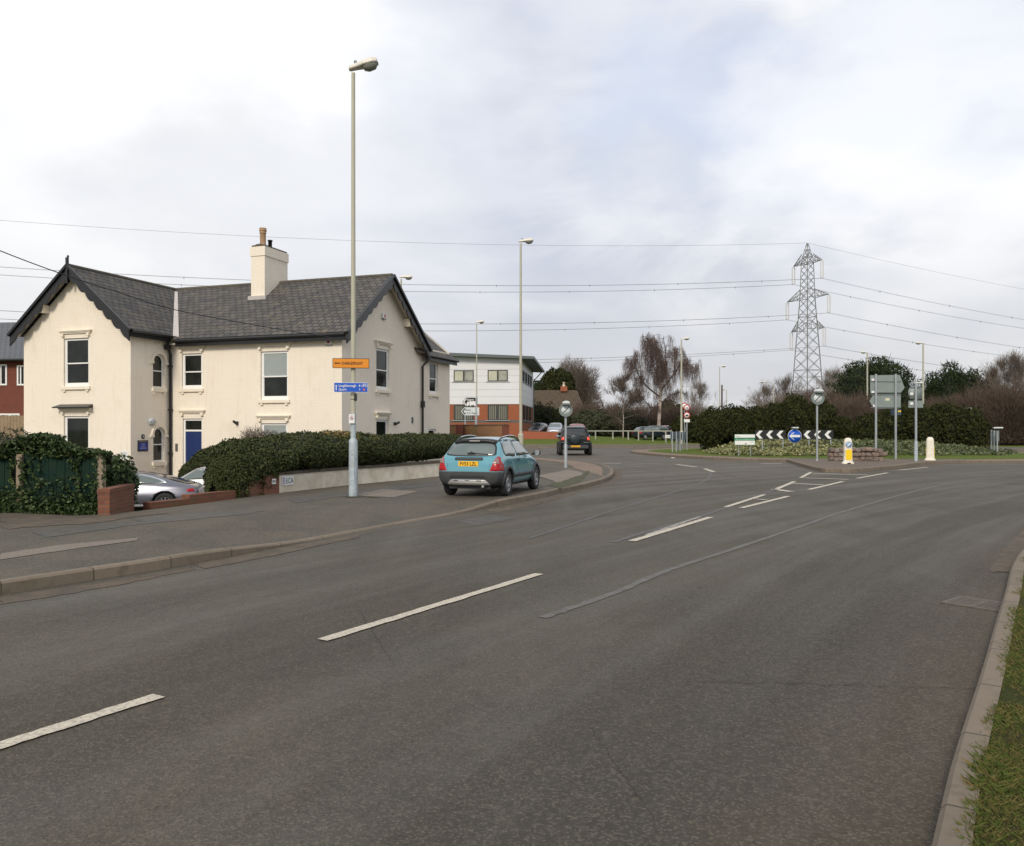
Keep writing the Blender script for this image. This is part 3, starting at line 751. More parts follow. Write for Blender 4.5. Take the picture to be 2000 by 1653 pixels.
# gully grate
c4 = [GP(*p) for p in ((1869, 1181), (1881, 1169.5), (1957, 1181), (1952, 1189))]
gc = Vector(((c4[0][0] + c4[2][0]) / 2, (c4[0][1] + c4[2][1]) / 2, 0))
M_iron = mat('rusty_iron', (.15, .13, .11), .7, metal=.3, noise_amt=.6, noise_scale=9)
t = thing('gully_grate', 'iron slotted gully grate set in the road beside the right-hand kerb', 'drain grate', (gc.x, gc.y, 0), atan2(c4[2][1] - c4[1][1], c4[2][0] - c4[1][0]))
mb = MB().box(-.24, .24, -.2, .2, .004, .006); mb.build('gully_hole', M_signk, t)
mb = MB()
mb.box(-.25, .25, -.21, -.18, 0, .014); mb.box(-.25, .25, .18, .21, 0, .014); mb.box(-.25, -.22, -.18, .18, 0, .0135); mb.box(.22, .25, -.18, .18, 0, .0135)
mb.build('frame', M_iron, t, bevel=.002)
mb = MB()
for k in range(5): mb.box(-.22, .22, -.148 + k * .066, -.116 + k * .066, .0075, .013)
mb.box(-.01, .01, -.178, .178, .0055, .0125)
mb.build('bars', M_iron, t)
# scraps on the road
M_paper = mat('paper_scrap', (.7, .7, .68), .8)
random.seed(21)
for (x, y), lb in (((1049 + 28, 894), None),):
    pass
pp = Vector(GP(1314, 895.5)); o = MB().box(-.09, .09, -.05, .05, .01, .045).build('litter', M_paper, loc=(pp.x, pp.y, 0), bevel=.02); tag(o, 'small scrap of white litter on the road beside the island kerb', 'litter')
# ------------------------------------------------------------------ the cream house
HC = (-6.54, 31.5); EX = (.9466, -.3223); EY = (.3223, .9466)
def f_loc(px, py, v=0.0):
    k = (px - CX) / FP
    x = (k * (HC[1] + EY[1] * v) - HC[0] - EY[0] * v) / (EX[0] - EX[1] * k)
    Y = HC[1] + EX[1] * x + EY[1] * v
    return x, PZ(py, Y)
def s_loc(px, py, x=0.0):
    k = (px - CX) / FP
    y = (k * (HC[1] + EX[1] * x) - HC[0] - EX[0] * x) / (EY[0] - EY[1] * k)
    Y = HC[1] + EX[1] * x + EY[1] * y
    return y, PZ(py, Y)
house = thing('house', 'cream painted two-storey house with slate roof and black scalloped bargeboards', 'house', (HC[0], HC[1], 0), atan2(EX[1], EX[0]))
XW, XL, YW = -8.14, -13.68, -2.15      # wing right side, left side, wing front
ZB, ZE, ZR = -1.3, 5.42, 8.12
def Tf(v): return Matrix.Translation((0, v, 0))
def Ts(x): return Matrix.Translation((x, 0, 0)) @ Matrix.Rotation(pi / 2, 4, 'Z')

def wall_cells(mb, a0, a1, z0, z1, holes, rev=.10):
    """wall plane with rectangular holes (a0,a1,z0,z1[,arch]) and reveals"""
    As = sorted({a0, a1, *[h[0] for h in holes], *[h[1] for h in holes]}); Zs = sorted({z0, z1, *[h[2] for h in holes], *[h[3] for h in holes]})
    for i in range(len(As) - 1):
        for j in range(len(Zs) - 1):
            ca, cz = (As[i] + As[i + 1]) / 2, (Zs[j] + Zs[j + 1]) / 2
            if any(h[0] < ca < h[1] and h[2] < cz < h[3] for h in holes): continue
            mb.add([(As[i], 0, Zs[j]), (As[i + 1], 0, Zs[j]), (As[i + 1], 0, Zs[j + 1]), (As[i], 0, Zs[j + 1])], [(0, 1, 2, 3)])
    for h in holes:
        a, b, c, d = h[:4]
        mb.add([(a, 0, c), (a, rev, c), (a, rev, d), (a, 0, d)], [(0, 1, 2, 3)]); mb.add([(b, 0, c), (b, rev, c), (b, rev, d), (b, 0, d)], [(3, 2, 1, 0)])
        mb.add([(a, 0, c), (b, 0, c), (b, rev, c), (a, rev, c)], [(0, 1, 2, 3)])
        if len(h) > 4:     # arched head
            r = (b - a) / 2; cz = d - r; m_ = (a + b) / 2; n = 12
            arc = [(m_ - r * cos(pi * k / n), cz + r * sin(pi * k / n)) for k in range(n + 1)]
            for k in range(n):
                (p, q), (s, u) = arc[k], arc[k + 1]
                mb.add([(p, 0, q), (s, 0, u), (s, 0, d), (p, 0, d)], [(0, 1, 2, 3)])
                mb.add([(p, 0, q), (s, 0, u), (s, rev, u), (p, rev, q)], [(0, 1, 2, 3)])
        else: mb.add([(a, 0, d), (b, 0, d), (b, rev, d), (a, rev, d)], [(3, 2, 1, 0)])

def rect_px(loc, x0, x1, y0, y1, **kw):
    a0, z0 = loc(x0, (y0 + y1) / 2, **kw); a1, _ = loc(x1, 0, **kw)
    am = (x0 + x1) / 2
    zt = loc(am, y0, **kw)[1]; zb = loc(am, y1, **kw)[1]
    return [a0, a1, zb, zt]
def ffront(px, py): return f_loc(px, py, 0)
def fwing(px, py): return f_loc(px, py, YW)
def fside(px, py): return s_loc(px, py, 0)
def fws(px, py): return s_loc(px, py, XW)
W1 = rect_px(ffront, 355, 395, 690.5, 759.5); W2 = rect_px(ffront, 509, 563, 686, 781); DR = rect_px(ffront, 357, 395, 818, 930); DR[2] = -.5
W3 = rect_px(ffront, 509, 561, 827, 900); W3[2] = W3[3] - 1.75
W4 = rect_px(fwing, 124.5, 173.7, 660.7, 755); W5 = rect_px(fwing, 124.5, 173.7, 813, 905)
A1 = rect_px(fws, 299, 321, 692, 758); A2 = rect_px(fws, 299.5, 321, 835, 902)
W6 = rect_px(fside, 735, 760.5, 682, 762); W7 = rect_px(fside, 735, 759, 820, 880); W7[2] = W7[3] - 1.3
W8 = rect_px(fside, 839, 855.5, 708, 770); W9 = rect_px(fside, 837, 852, 838, 880); W9[2] = W9[3] - 1.1
print('door', DR, 'W1', W1, 'W2', W2, 'A1', A1, 'W6', W6, 'W8', W8)
mb = MB()
mb.M = Tf(0); wall_cells(mb, XW, 0, ZB, ZE, [W1, W2, W3, DR])
mb.M = Tf(YW); wall_cells(mb, XL, XW, ZB, ZE, [W4, W5])
mb.M = Ts(0); wall_cells(mb, 0, 10.5, ZB, ZE, [W6, W7, W8, W9])
mb.M = Ts(XW); wall_cells(mb, YW, 0, ZB, ZE, [A1 + [1], A2 + [1]])
mb.M = Matrix()
mx = (XL + XW) / 2; sl = (ZR - .13 - ZE) / 3.8
zt_w = ZE + (XW - mx) * .86; zt_m = ZE + 3.5 * .737
mb.add([(XL, YW, ZE), (XW, YW, ZE), (mx, YW, zt_w)], [(0, 1, 2)], [[(XL, ZE), (XW, ZE), (mx, zt_w)]])
mb.add([(0, 0, ZE), (0, 7, ZE), (0, 3.5, zt_m)], [(0, 1, 2)])
mb.add([(XL, YW, ZB), (XL, 7, ZB), (XL, 7, ZE), (XL, YW, ZE)], [(3, 2, 1, 0)])
mb.add([(XL, 7, ZB), (-6, 7, ZB), (-6, 7, ZE), (XL, 7, ZE)], [(3, 2, 1, 0)])
mb.add([(-6, 10.5, ZB), (0, 10.5, ZB), (0, 10.5, ZE), (-6, 10.5, ZE)], [(3, 2, 1, 0)])
mb.add([(-6, 7, ZB), (-6, 10.5, ZB), (-6, 10.5, ZE), (-6, 7, ZE)], [(3, 2, 1, 0)])
mb.add([(-6, 10.5, ZE), (0, 10.5, ZE), (-3, 10.5, 7.7)], [(0, 1, 2)])
mb.build('wall', M_cream, house, recalc=False)

# roof slabs (thin slate layer with thickness) with real courses in the texture
rf = MB()
def slab(pts, uvs, th=.07):
    P = [Vector(p) for p in pts]; n = (P[1] - P[0]).cross(P[2] - P[0]).normalized()
    if n.z < 0: n = -n
    Q = [p - n * th for p in P]; m_ = len(P)
    vs = [tuple(p) for p in P] + [tuple(q) for q in Q]
    fs = [tuple(range(m_)), tuple(range(2 * m_ - 1, m_ - 1, -1))] + [(i, (i + 1) % m_, (i + 1) % m_ + m_, i + m_) for i in range(m_)]
    rf.add(vs, fs, [uvs, uvs[::-1]] + [[uvs[i], uvs[(i + 1) % m_], uvs[(i + 1) % m_], uvs[i]] for i in range(m_)])
EV, EG = .30, .36                       # eaves and gable overhang
zr = ZR; ze = ZE - EV * .737 + .10      # main ridge, main eaves
zrw = ZR; pitch_w = .86; hw = (XW - XL) / 2
zew = zr - (hw + EV) * pitch_w
# main: front slope, right end at gable overhang, left end along the valley
ridge_y = 3.5; dm = sqrt((ridge_y + EV) ** 2 + (zr - ze) ** 2)
yv = -EV; # valley bottom where main eaves meets wing right slope
pm = (zr - ze) / (ridge_y + EV)
# wing right slope plane: z = zr - (x - mx)*pitch_w ; main front plane: z = zr - (3.5 - y)*pm
xv = mx + (zr - ze) / pitch_w
slab([(EG, -EV, ze), (EG, 3.5, zr), (mx, 3.5, zr), (xv, -EV, ze)], [(EG, 0), (EG, dm), (mx, dm), (xv, 0)])
slab([(EG, 7 + EV, ze), (XL - EV, 7 + EV, ze), (XL - EV, 3.5, zr), (EG, 3.5, zr)], [(EG, 0), (XL, 0), (XL, dm), (EG, dm)])
dw = sqrt((hw + EV) ** 2 + (zr - zew) ** 2); yg = YW - EG
xe = XW + EV
slab([(xe, yg, zew), (xe, -.25, zew), (xv, -EV, ze + .0), (mx, 3.5, zr), (mx, yg, zr)], [(yg, 0), (-.25, 0), (-EV, .1), (3.5, dw), (yg, dw)])
slab([(XL - EV, yg, zew), (mx, yg, zr), (mx, 3.5, zr), (XL - EV, 3.5, zew)], [(yg, 0), (yg, dw), (3.5, dw), (3.5, 0)])
slab([(XL - EV, 3.5, zew), (mx, 3.5, zr), (XL - EV, 3.5, zr - .02)], [(0, 0), (3, 3), (0, 3)])
# rear wing
zrr = 7.75; pr = .80; zer = zrr - 3.3 * pr
slab([(.30, 6.6, zer), (.30, 10.8, zer), (-3, 10.8, zrr), (-3, 4.0, zrr)], [(6.6, 0), (10.8, 0), (10.8, 4.2), (4, 4.2)])
slab([(-6.3, 6.6, zer), (-3, 4.0, zrr), (-3, 10.8, zrr), (-6.3, 10.8, zer)], [(6.6, 0), (4, 4.2), (10.8, 4.2), (10.8, 0)])
roof = rf.build('roof', M_slate, house)
rc = MB()
def ridge(a, b):
    rc.tube([a, b], .085, 8)
ridge((EG, 3.5, zr - .01), (mx, 3.5, zr - .01)); ridge((mx, yg, zr - .01), (mx, 3.5, zr - .01)); ridge((-3, 4, zrr - .01), (-3, 10.8, zrr - .01))
rc.build('ridge_tiles', mat('ridge_tile', (.07, .062, .055), .8, noise_amt=.6, noise_scale=6, col2=(.14, .12, .08)), roof)
# lead in the valley
ld = MB(); v0 = Vector((xv, -EV, ze)); v1 = Vector((mx, 3.5, zr)); e = (v1 - v0).normalized()
vb = v0.lerp(v1, .02); vt = v0.lerp(v1, .93)
wv = Vector((.17, .02, 0))
ld.add([tuple(vb - Vector((.10, 0, -.10))), tuple(vb + Vector((.20, 0, .035))), tuple(vt + Vector((.12, 0, .035))), tuple(vt - Vector((.05, 0, -.07)))], [(0, 1, 2, 3)])
ldo = ld.build('valley_lead', M_lead, roof)
s_ = ldo.modifiers.new('t', 'SOLIDIFY'); s_.thickness = .02

# gutters and fascia
gt = MB()
def gutter(mb, a, b, nrm):
    a = Vector(a); b = Vector(b); n = Vector(nrm)
    mb.bar(a - n * .03 - Vector((0, 0, .14)), b - n * .03 - Vector((0, 0, .14)), .04, .32)
    mb.tube([a + n * .06 - Vector((0, 0, .08)), b + n * .06 - Vector((0, 0, .08))], .062, 8)
for ga, gb, gn in (((EG - .05, -EV, ze - .02), (xv - .0, -EV, ze - .02), (0, -1, 0)), ((xe, yg + .05, zew), (xe, -.30, zew), (1, 0, 0)), ((.30, 7.05, zer), (.30, 10.8, zer), (1, 0, 0))):
    gt = MB(); gutter(gt, ga, gb, gn); gt.build('gutter', M_black, house)
sf = MB()
sf.box(XW + .02, EG - .06, -EV + .02, .0, ze - .22, ze - .19)
sf.build('soffit', M_creamp, house)
dp = MB()
dp.tube([(XW + .16, -.30, ze - .1), (XW + .16, -.30, ze - .32), (XW + .10, -.09, ze - .62), (XW + .10, -.09, PZL)], .055, 10)
dp.box(XW + .03, XW + .25, -.38, -.22, ze - .42, ze - .22)
for z in (4.2, 2.4, .6): dp.lathe([(.07, z - .04), (.07, z + .04)], 10, 'z') if False else dp.box(XW + .03, XW + .17, -.16, -.02, z - .03, z + .03)
dp.build('downpipe', M_black, house)
dp = MB()
dp.tube([(.33, 7.18, zer - .1), (.33, 7.18, zer - .3), (.09, 7.1, zer - .6), (.09, 7.1, PZL)], .055, 10)
dp.box(.02, .18, 7.03, 7.18, 2.6, 2.9)
dp.build('downpipe', M_black, house)

def bargeboard(M, half, z_top, pitch, lobes, extra=0.0):
    """scalloped boards below both rakes of a gable, in the plane frame M (x along, z up)"""
    mb = MB(); mb.M = M
    for sgn in (-1, 1):
        L_ = half + extra; n = lobes * 10; top = []; bot = []
        for k in range(n + 1):
            q = k / n; x = q * L_; z = z_top - x * pitch
            lob = abs(sin(pi * lobes * q)); dpt = .29 + .15 * lob ** .7
            if q > .97: dpt = .42
            top.append((sgn * x, z + .0)); bot.append((sgn * x, z - dpt * sqrt(1 + pitch * pitch) * .8))
        for k in range(n):
            a, b, c, d = top[k], top[k + 1], bot[k + 1], bot[k]
            mb.add([(a[0], -.03, a[1]), (b[0], -.03, b[1]), (c[0], -.03, c[1]), (d[0], -.03, d[1]), (a[0], .03, a[1]), (b[0], .03, b[1]), (c[0], .03, c[1]), (d[0], .03, d[1])],
                   [(0, 1, 2, 3), (7, 6, 5, 4), (3, 2, 6, 7), (0, 4, 5, 1)] + ([(1, 5, 6, 2)] if k == n - 1 else []))
        mb.bar((0, -.05, z_top + .03), (sgn * (L_ + .05), -.05, z_top + .03 - (L_ + .05) * pitch), .12, .10)
    return mb
b1 = bargeboard(Matrix.Translation((mx, yg - .02, 0)), hw + EV, zr - .04, pitch_w, 7)
b1.box(-.05, .05, -.08, .0, zr - .62 - zr + (zr - .1), zr + .30)
b1.lathe([(0.0, zr + .42), (.05, zr + .36), (.02, zr + .30)], 8, 'z')
b1.build('bargeboard', M_black, house)
b2 = bargeboard(Ts(EG + .02) @ Matrix.Translation((3.5, 0, 0)), 3.5 + EV, zr - .04, pm, 9)
b2.build('bargeboard', M_black, house)
# soffit boards beneath the gable overhang and purlin ends
sbs = {}
for sgn in (-1, 1):
    sb = sbs.setdefault(0, MB())
    a = Vector((mx, yg + .05, zr - .12)); b = Vector((mx + sgn * (hw + .25), yg + .05, zr - .12 - (hw + .25) * pitch_w))
    c = b + Vector((0, EG - .04, 0)); d = a + Vector((0, EG - .04, 0)); sb.add([tuple(a), tuple(b), tuple(c), tuple(d)], [(0, 1, 2, 3)])
    sb = sbs.setdefault(1, MB())
    a = Vector((EG - .05, 3.5, zr - .12)); b = Vector((EG - .05, 3.5 + sgn * 3.75, zr - .12 - 3.75 * pm))
    c = b - Vector((EG - .06, 0, 0)); d = a - Vector((EG - .06, 0, 0)); sb.add([tuple(a), tuple(b), tuple(c), tuple(d)], [(0, 1, 2, 3)])
for yy in (1.6, 5.4): sbs[1].box(0.0, EG - .06, yy - .09, yy + .09, zr - .55 - abs(yy - 3.5) * pm, zr - .20 - abs(yy - 3.5) * pm)
for xx in (mx - 1.5, mx + 1.5): sbs[0].box(xx - .09, xx + .09, yg + .06, YW, zr - .52 - 1.5 * pitch_w, zr - .20 - 1.5 * pitch_w)
for sb in sbs.values(): sb.build('gable_soffit', M_creamp, house)

# chimney: pixel 490..517 front face, 517..554 right face
cx0, _ = f_loc(490.5, 560, 2.35); cx1, _ = f_loc(517, 560, 2.35)
ch = MB(); cyA, cyB = 2.35, 4.05
ztop = PZ(480, HC[1] + EX[1] * cx1 + EY[1] * cyA)
ch.box(cx0, cx1, cyA, cyB, 6.4, ztop - .42)
ch.box(cx0 - .035, cx1 + .035, cyA - .035, cyB + .035, ztop - .42, ztop - .02)
cho = ch.build('chimney', M_cream, roof)
fl = MB(); fl.box(cx0 + .02, cx1 - .02, cyA + .02, cyB - .02, ztop - .02, ztop + .06)
fl.prism([(cx0 + .05, ztop + .06), (cx1 - .05, ztop + .06), ((cx0 + cx1) / 2 + .1, ztop + .12), ((cx0 + cx1) / 2 - .1, ztop + .12)], cyA + .08, cyB - .08)
fl.build('flaunching', M_coping, cho)
cmx = (cx0 + cx1) / 2
pt = MB(); pt.M = Matrix.Translation((cmx + .02, cyA + .33, ztop + .05))
pt.lathe([(.16, 0), (.15, .06), (.13, .10), (.125, .55), (.15, .58), (.15, .61), (.135, .62), (.14, .66), (.165, .68), (.165, .71), (.14, .72), (.155, .77), (.155, .8), (.12, .81), (.11, .70)], 16, 'z')
pt.build('chimney_pot', M_clay, cho)
pt = MB(); pt.M = Matrix.Translation((cmx + .02, cyA + .85, ztop + .08)); pt.lathe([(.09, 0), (.085, .30), (.11, .31), (.11, .36), (.07, .36), (.07, .2)], 14, 'z')
pt.build('chimney_pot', M_black, cho)
fs_ = MB(); zc = zr - (3.5 - cyA) * pm
fs_.box(cx0 - .10, cx1 + .10, cyA - .10, cyA + .0, zc - .09, zc + .09)
fs_.build('chimney_flashing', M_lead, cho)

# window, hoods, sills
def window(M, r, glass=(M_glassd, M_glassd), door=False, sash=True, arch=False, split=.52):
    a, b, c, d = r; g = .004; fw = .075
    mb = MB(); mb.M = M
    y0, y1 = .07, .13
    if arch:
        n = 12; R = (b - a) / 2 - g; m_ = (a + b) / 2; cz = d - R - g
        def loop(rr, zb): return [(m_ - rr, zb)] + [(m_ - rr * cos(pi * k / n), cz + rr * sin(pi * k / n)) for k in range(n + 1)] + [(m_ + rr, zb)]
        o_, i_ = loop(R, c + g), loop(R - .06, c + g + .06); k_ = len(o_)
        vs = [(p[0], y0, p[1]) for p in o_] + [(p[0], y0, p[1]) for p in i_] + [(p[0], y1, p[1]) for p in i_]
        mb.add(vs, [(i, (i + 1) % k_, k_ + (i + 1) % k_, k_ + i) for i in range(k_)] + [(k_ + i, k_ + (i + 1) % k_, 2 * k_ + (i + 1) % k_, 2 * k_ + i) for i in range(k_)])
        zm = c + (d - c) * .50; mb.box(a + .06, b - .06, y0 - .01, y1, zm - .022, zm + .022)
    else:
        mb.box(a + g, a + fw, y0, y1, c + g, d - g); mb.box(b - fw, b - g, y0, y1, c + g, d - g)
        mb.box(a + fw, b - fw, y0, y1, c + g, c + .10); mb.box(a + fw, b - fw, y0, y1, d - .085, d - g)
        if sash:
            zm = c + (d - c) * (1 - split)
            mb.box(a + fw, b - fw, y0 - .02, y1 - .015, zm - .025, zm + .025)
            for xx in (a + fw, b - fw - .035): mb.box(xx, xx + .035, y0 + .012, y1 - .01, c + .10, zm - .025); mb.box(xx, xx + .035, y0 + .002, y1 - .02, zm + .025, d - .085)
            mb.box(a + fw + .035, b - fw - .035, y0 + .012, y1 - .01, c + .10, c + .15)
    fo = mb.build('window', M_upvc, house)
    zm = c + (d - c) * (1 - split)
    gl = MB(); gl.M = M
    if arch:
        gl.prism([(p[0], p[1]) for p in loop(R - .03, c + .04)], .10, .115); gl.build('pane', glass[0], fo)
    else:
        gl.box(a + .05, b - .05, .095, .105, zm, d - .05); gl.build('pane', glass[0], fo)
        gl = MB(); gl.M = M; gl.box(a + .05, b - .05, .105, .115, c + .05, zm); gl.build('pane', glass[1], fo)
    return fo
def hood(M, r, over=.17, up=.20, h=.16, slab_=False):
    a, b, c, d = r; mb = MB(); mb.M = M; z = d + up
    mb.box(a - over, b + over, -.13, 0, z + .07, z + .12); mb.box(a - over + .03, b + over - .03, -.10, 0, z + .03, z + .07); mb.box(a - over + .06, b + over - .06, -.06, 0, z - .02, z + .03)
    for xx in (a - over + .10, b + over - .22): mb.box(xx, xx + .12, -.10, 0, z - .13, z - .02)
    mb.build('window_hood', M_creamp, house, bevel=.008)
def sill(M, r):
    a, b, c, d = r; mb = MB(); mb.M = M
    mb.box(a - .09, b + .09, -.085, .10, c - .13, c + .002)
    for xx in (a, b - .13): mb.box(xx, xx + .13, -.06, 0, c - .22, c - .13)
    mb.build('sill', M_creamp, house, bevel=.008)
for M, r in ((Tf(0), W1), (Tf(0), W2), (Tf(YW), W4), (Ts(0), W6), (Ts(0), W8)):
    window(M, r, (M_glassl if r is W2 else M_glassd, M_glassd)); hood(M, r); sill(M, r)
window(Tf(0), W3, (M_glassl, M_glassl), split=.72); hood(Tf(0), W3)
window(Tf(YW), W5, split=.68); hood(Tf(YW), W5); window(Ts(0), W7); hood(Ts(0), W7); window(Ts(0), W9)
mb = MB(); mb.M = Tf(YW); zz = W5[3] + .36
mb.add([(W5[0] - .26, -.34, zz), (W5[1] + .26, -.34, zz), (W5[1] + .2, 0, zz + .12), (W5[0] - .2, 0, zz + .12), (W5[0] - .26, -.34, zz - .04), (W5[1] + .26, -.34, zz - .04), (W5[1] + .2, 0, zz - .04), (W5[0] - .2, 0, zz - .04)],
       [(0, 1, 2, 3), (4, 5, 1, 0), (5, 6, 2, 1), (7, 4, 0, 3), (7, 6, 5, 4)])
mb.build('canopy', M_black, house)
for r in (A1, A2):
    window(Ts(XW), r, arch=True, glass=(M_glassd, M_glassd))
    a, b, c, d = r; R = (b - a) / 2; m_ = (a + b) / 2; cz = d - R; n = 14
    mb = MB(); mb.M = Ts(XW)
    for k in range(n):
        t0, t1 = pi * k / n, pi * (k + 1) / n
        P = [(m_ - q * cos(t), cz + q * sin(t)) for t in (t0, t1) for q in (R + .01, R + .12)]
        vs = [(p[0], y, p[1]) for y in (-.06, 0) for p in P]
        mb.add(vs, [(0, 2, 3, 1), (1, 3, 7, 5), (0, 4, 6, 2)])
    for xx in (a - .20, b + .0): mb.box(xx, xx + .20, -.07, 0, cz - .09, cz)
    mb.build('window_arch', M_creamp, house)
    mb = MB(); mb.M = Ts(XW); mb.box(a - .08, b + .08, -.08, .08, c - .16, c + .002)
    for xx in (a - .02, b - .10): mb.box(xx, xx + .12, -.06, 0, c - .25, c - .16)
    mb.build('sill', M_creamp, house, bevel=.006)
# door with fanlight
a, b, c, d = DR; zt = f_loc(376, 841.5)[1]
mb = MB(); mb.M = Tf(0)
mb.box(a + .004, a + .08, .06, .14, c, d - .004); mb.box(b - .08, b - .004, .06, .14, c, d - .004); mb.box(a + .08, b - .08, .06, .14, d - .08, d - .004); mb.box(a + .08, b - .08, .06, .14, zt - .03, zt + .04)
fo = mb.build('door_frame', M_upvc, house)
mb = MB(); mb.M = Tf(0); mb.box(a + .07, b - .07, .10, .115, zt + .02, d - .07); mb.build('fanlight', M_glassd, fo)
mb = MB(); mb.M = Tf(0); mb.box(a + .084, b - .084, .09, .13, c, zt - .034)
for i in (0, 1):
    for z0, z1 in ((c + .2, c + .85), (c + 1.0, zt - .2)):
        xa = a + .16 + i * (b - a - .30) / 2; xb = xa + (b - a - .42) / 2; mb.box(xa, xb, .08, .092, z0, z1)
dr = mb.build('door', M_blue, house, bevel=.006)
mb = MB(); mb.M = Tf(0); mb.tube([(b - .15, .07, c + 1.02), (b - .15, .03, c + 1.02)], .025, 8); mb.build('handle', M_chrome, dr)
hood(Tf(0), DR, up=.24)
# fittings on the walls: each is a thing of its own on the wall
def on_wall(name, label, cat, M, a, z, build, group=None):
    o = thing(name, label, cat, group=group)
    R = house_M @ M @ Matrix.Translation((a, 0, z))
    o.location = R.to_translation(); o.rotation_euler = R.to_euler()
    build(o); return o
house_M = Matrix.Translation((HC[0], HC[1], 0)) @ Matrix.Rotation(atan2(EX[1], EX[0]), 4, 'Z')
def b_plaque(o):
    MB().box(-.27, .27, -.03, 0, -.22, .22).build('backing_board', M_signk, o, bevel=.004)
    MB().box(-.23, .23, -.036, -.03, -.17, .13).build('blue_panel', M_plaque, o)
    M_gold = mat('gold_lettering', (.35, .25, .10), .5); M_pl = mat('pale_lettering', (.42, .48, .62), .5)
    text('ECA', .09, M_pl, o, 0, -.038, .02, align='CENTER', width=.14)
    for k, (wd) in enumerate((.26, .34)): MB().box(-wd / 2, wd / 2, -.038, -.036, -.05 - k * .055, -.035 - k * .055).build('lettering', M_pl, o)
    MB().box(-.19, .19, -.034, -.03, .155, .175).build('lettering', M_gold, o)
a, z = fws(278.5, 871); on_wall('wall_plaque', 'blue company plaque in a dark frame on the side wall of the projecting wing', 'plaque', Ts(XW), a, z, b_plaque)
def b_disc(o):
    MB().lathe([(0, -.03), (.085, -.03), (.095, -.02), (.095, 0)], 20, 'y').build('disc', M_signk, o)
    text('39', .10, M_signw, o, 0, -.033, -.035, align='CENTER')
a, z = fws(279, 853); on_wall('house_number', 'small round black house number disc above the blue plaque', 'house number', Ts(XW), a, z, b_disc)
def b_bulk(o):
    MB().lathe([(0, -.13), (.09, -.125), (.15, -.09), (.165, -.04), (.165, 0)], 22, 'y').build('housing', mat('bulkhead_grey', (.42, .45, .47), .4), o)
    MB().box(-.17, .17, -.125, -.04, -.006, .012).build('lamp_bar', M_signback, o)
a, z = fws(295.5, 824); on_wall('wall_light', 'round grey bulkhead lamp beside the lower arched window', 'wall lamp', Ts(XW), a, z, b_bulk)
def b_inter(o):
    MB().box(-.055, .055, -.045, 0, -.16, .16).build('case', mat('intercom_grey', (.20, .20, .18), .4, metal=.5), o, bevel=.01)
    for k in range(3): MB().lathe([(0, -.053), (.018, -.053), (.022, -.045)], 10, 'y').build('button', M_signk, o, loc=(0, 0, .05 - k * .06))
a, z = ffront(345.5, 874); on_wall('door_intercom', 'small grey intercom panel on the wall left of the blue door', 'intercom', Tf(0), a, z, b_inter)
def b_alarm(red=.4):
    def f(o):
        MB().box(-.16, .16, -.09, 0, -.10, .10).build('case', M_signw, o, bevel=.015)
        MB().box(-.05, .07, -.094, -.09, -.06, .07).build('emblem', M_signred, o)
        MB().box(-.15, .15, -.092, 0, -.13, -.10).build('strobe', mat('strobe_lens', (.25, .27, .30), .2), o, bevel=.01)
    return f
a, z = ffront(643, 668); on_wall('burglar_alarm', 'white alarm box with a red square under the front eaves right of the largest window', 'alarm box', Tf(0), a, z, b_alarm())
a, z = fside(748, 618); on_wall('burglar_alarm', 'white alarm box high in the right-hand gable below the bargeboards', 'alarm box', Ts(0), a, z, b_alarm())
def b_cam(o):
    MB().box(-.05, .05, -.06, 0, -.02, .12).build('bracket', M_signk, o, bevel=.006)
    m_ = MB(); m_.M = Matrix.Rotation(radians(-25), 4, 'X'); m_.lathe([(0, -.28), (.05, -.28), (.055, -.1), (.045, -.02)], 12, 'y'); m_.build('lens_tube', M_signk, o)
a, z = ffront(464, 829); on_wall('security_camera', 'black security camera on the wall between the blue door and the lower front window', 'camera', Tf(0), a, z, b_cam)
a, z = fside(770, 830); on_wall('security_lamp', 'small dark fitting on the gable wall right of the lower gable window', 'wall lamp', Ts(0), a, z, b_cam)
def b_vent(o):
    MB().box(-.09, .09, -.02, 0, -.14, .14).build('plate', M_signback, o, bevel=.004)
    m_ = MB()
    for k in range(4): m_.box(-.07, .07, -.03, -.02, -.10 + k * .06, -.07 + k * .06)
    m_.build('louvres', M_signk, o)
a, z = fside(805, 821); on_wall('air_vent', 'narrow grey vent plate on the gable wall beside the downpipe', 'vent', Ts(0), a, z, b_vent)
def b_notice(o):
    MB().box(-.17, .17, -.012, 0, -.16, .16).build('board', M_signw, o, bevel=.003)
    m_ = MB()
    for k, wd in enumerate((.12, .11, .12, .10, .12)): m_.box(-wd, wd, -.0145, -.012, .10 - k * .05, .113 - k * .05)
    m_.build('lettering', M_signback, o)
a, z = fwing(244, 889); on_wall('parking_notice', 'white notice board on the cream wall at the corner of the wing', 'notice', Tf(YW), a, z, b_notice)
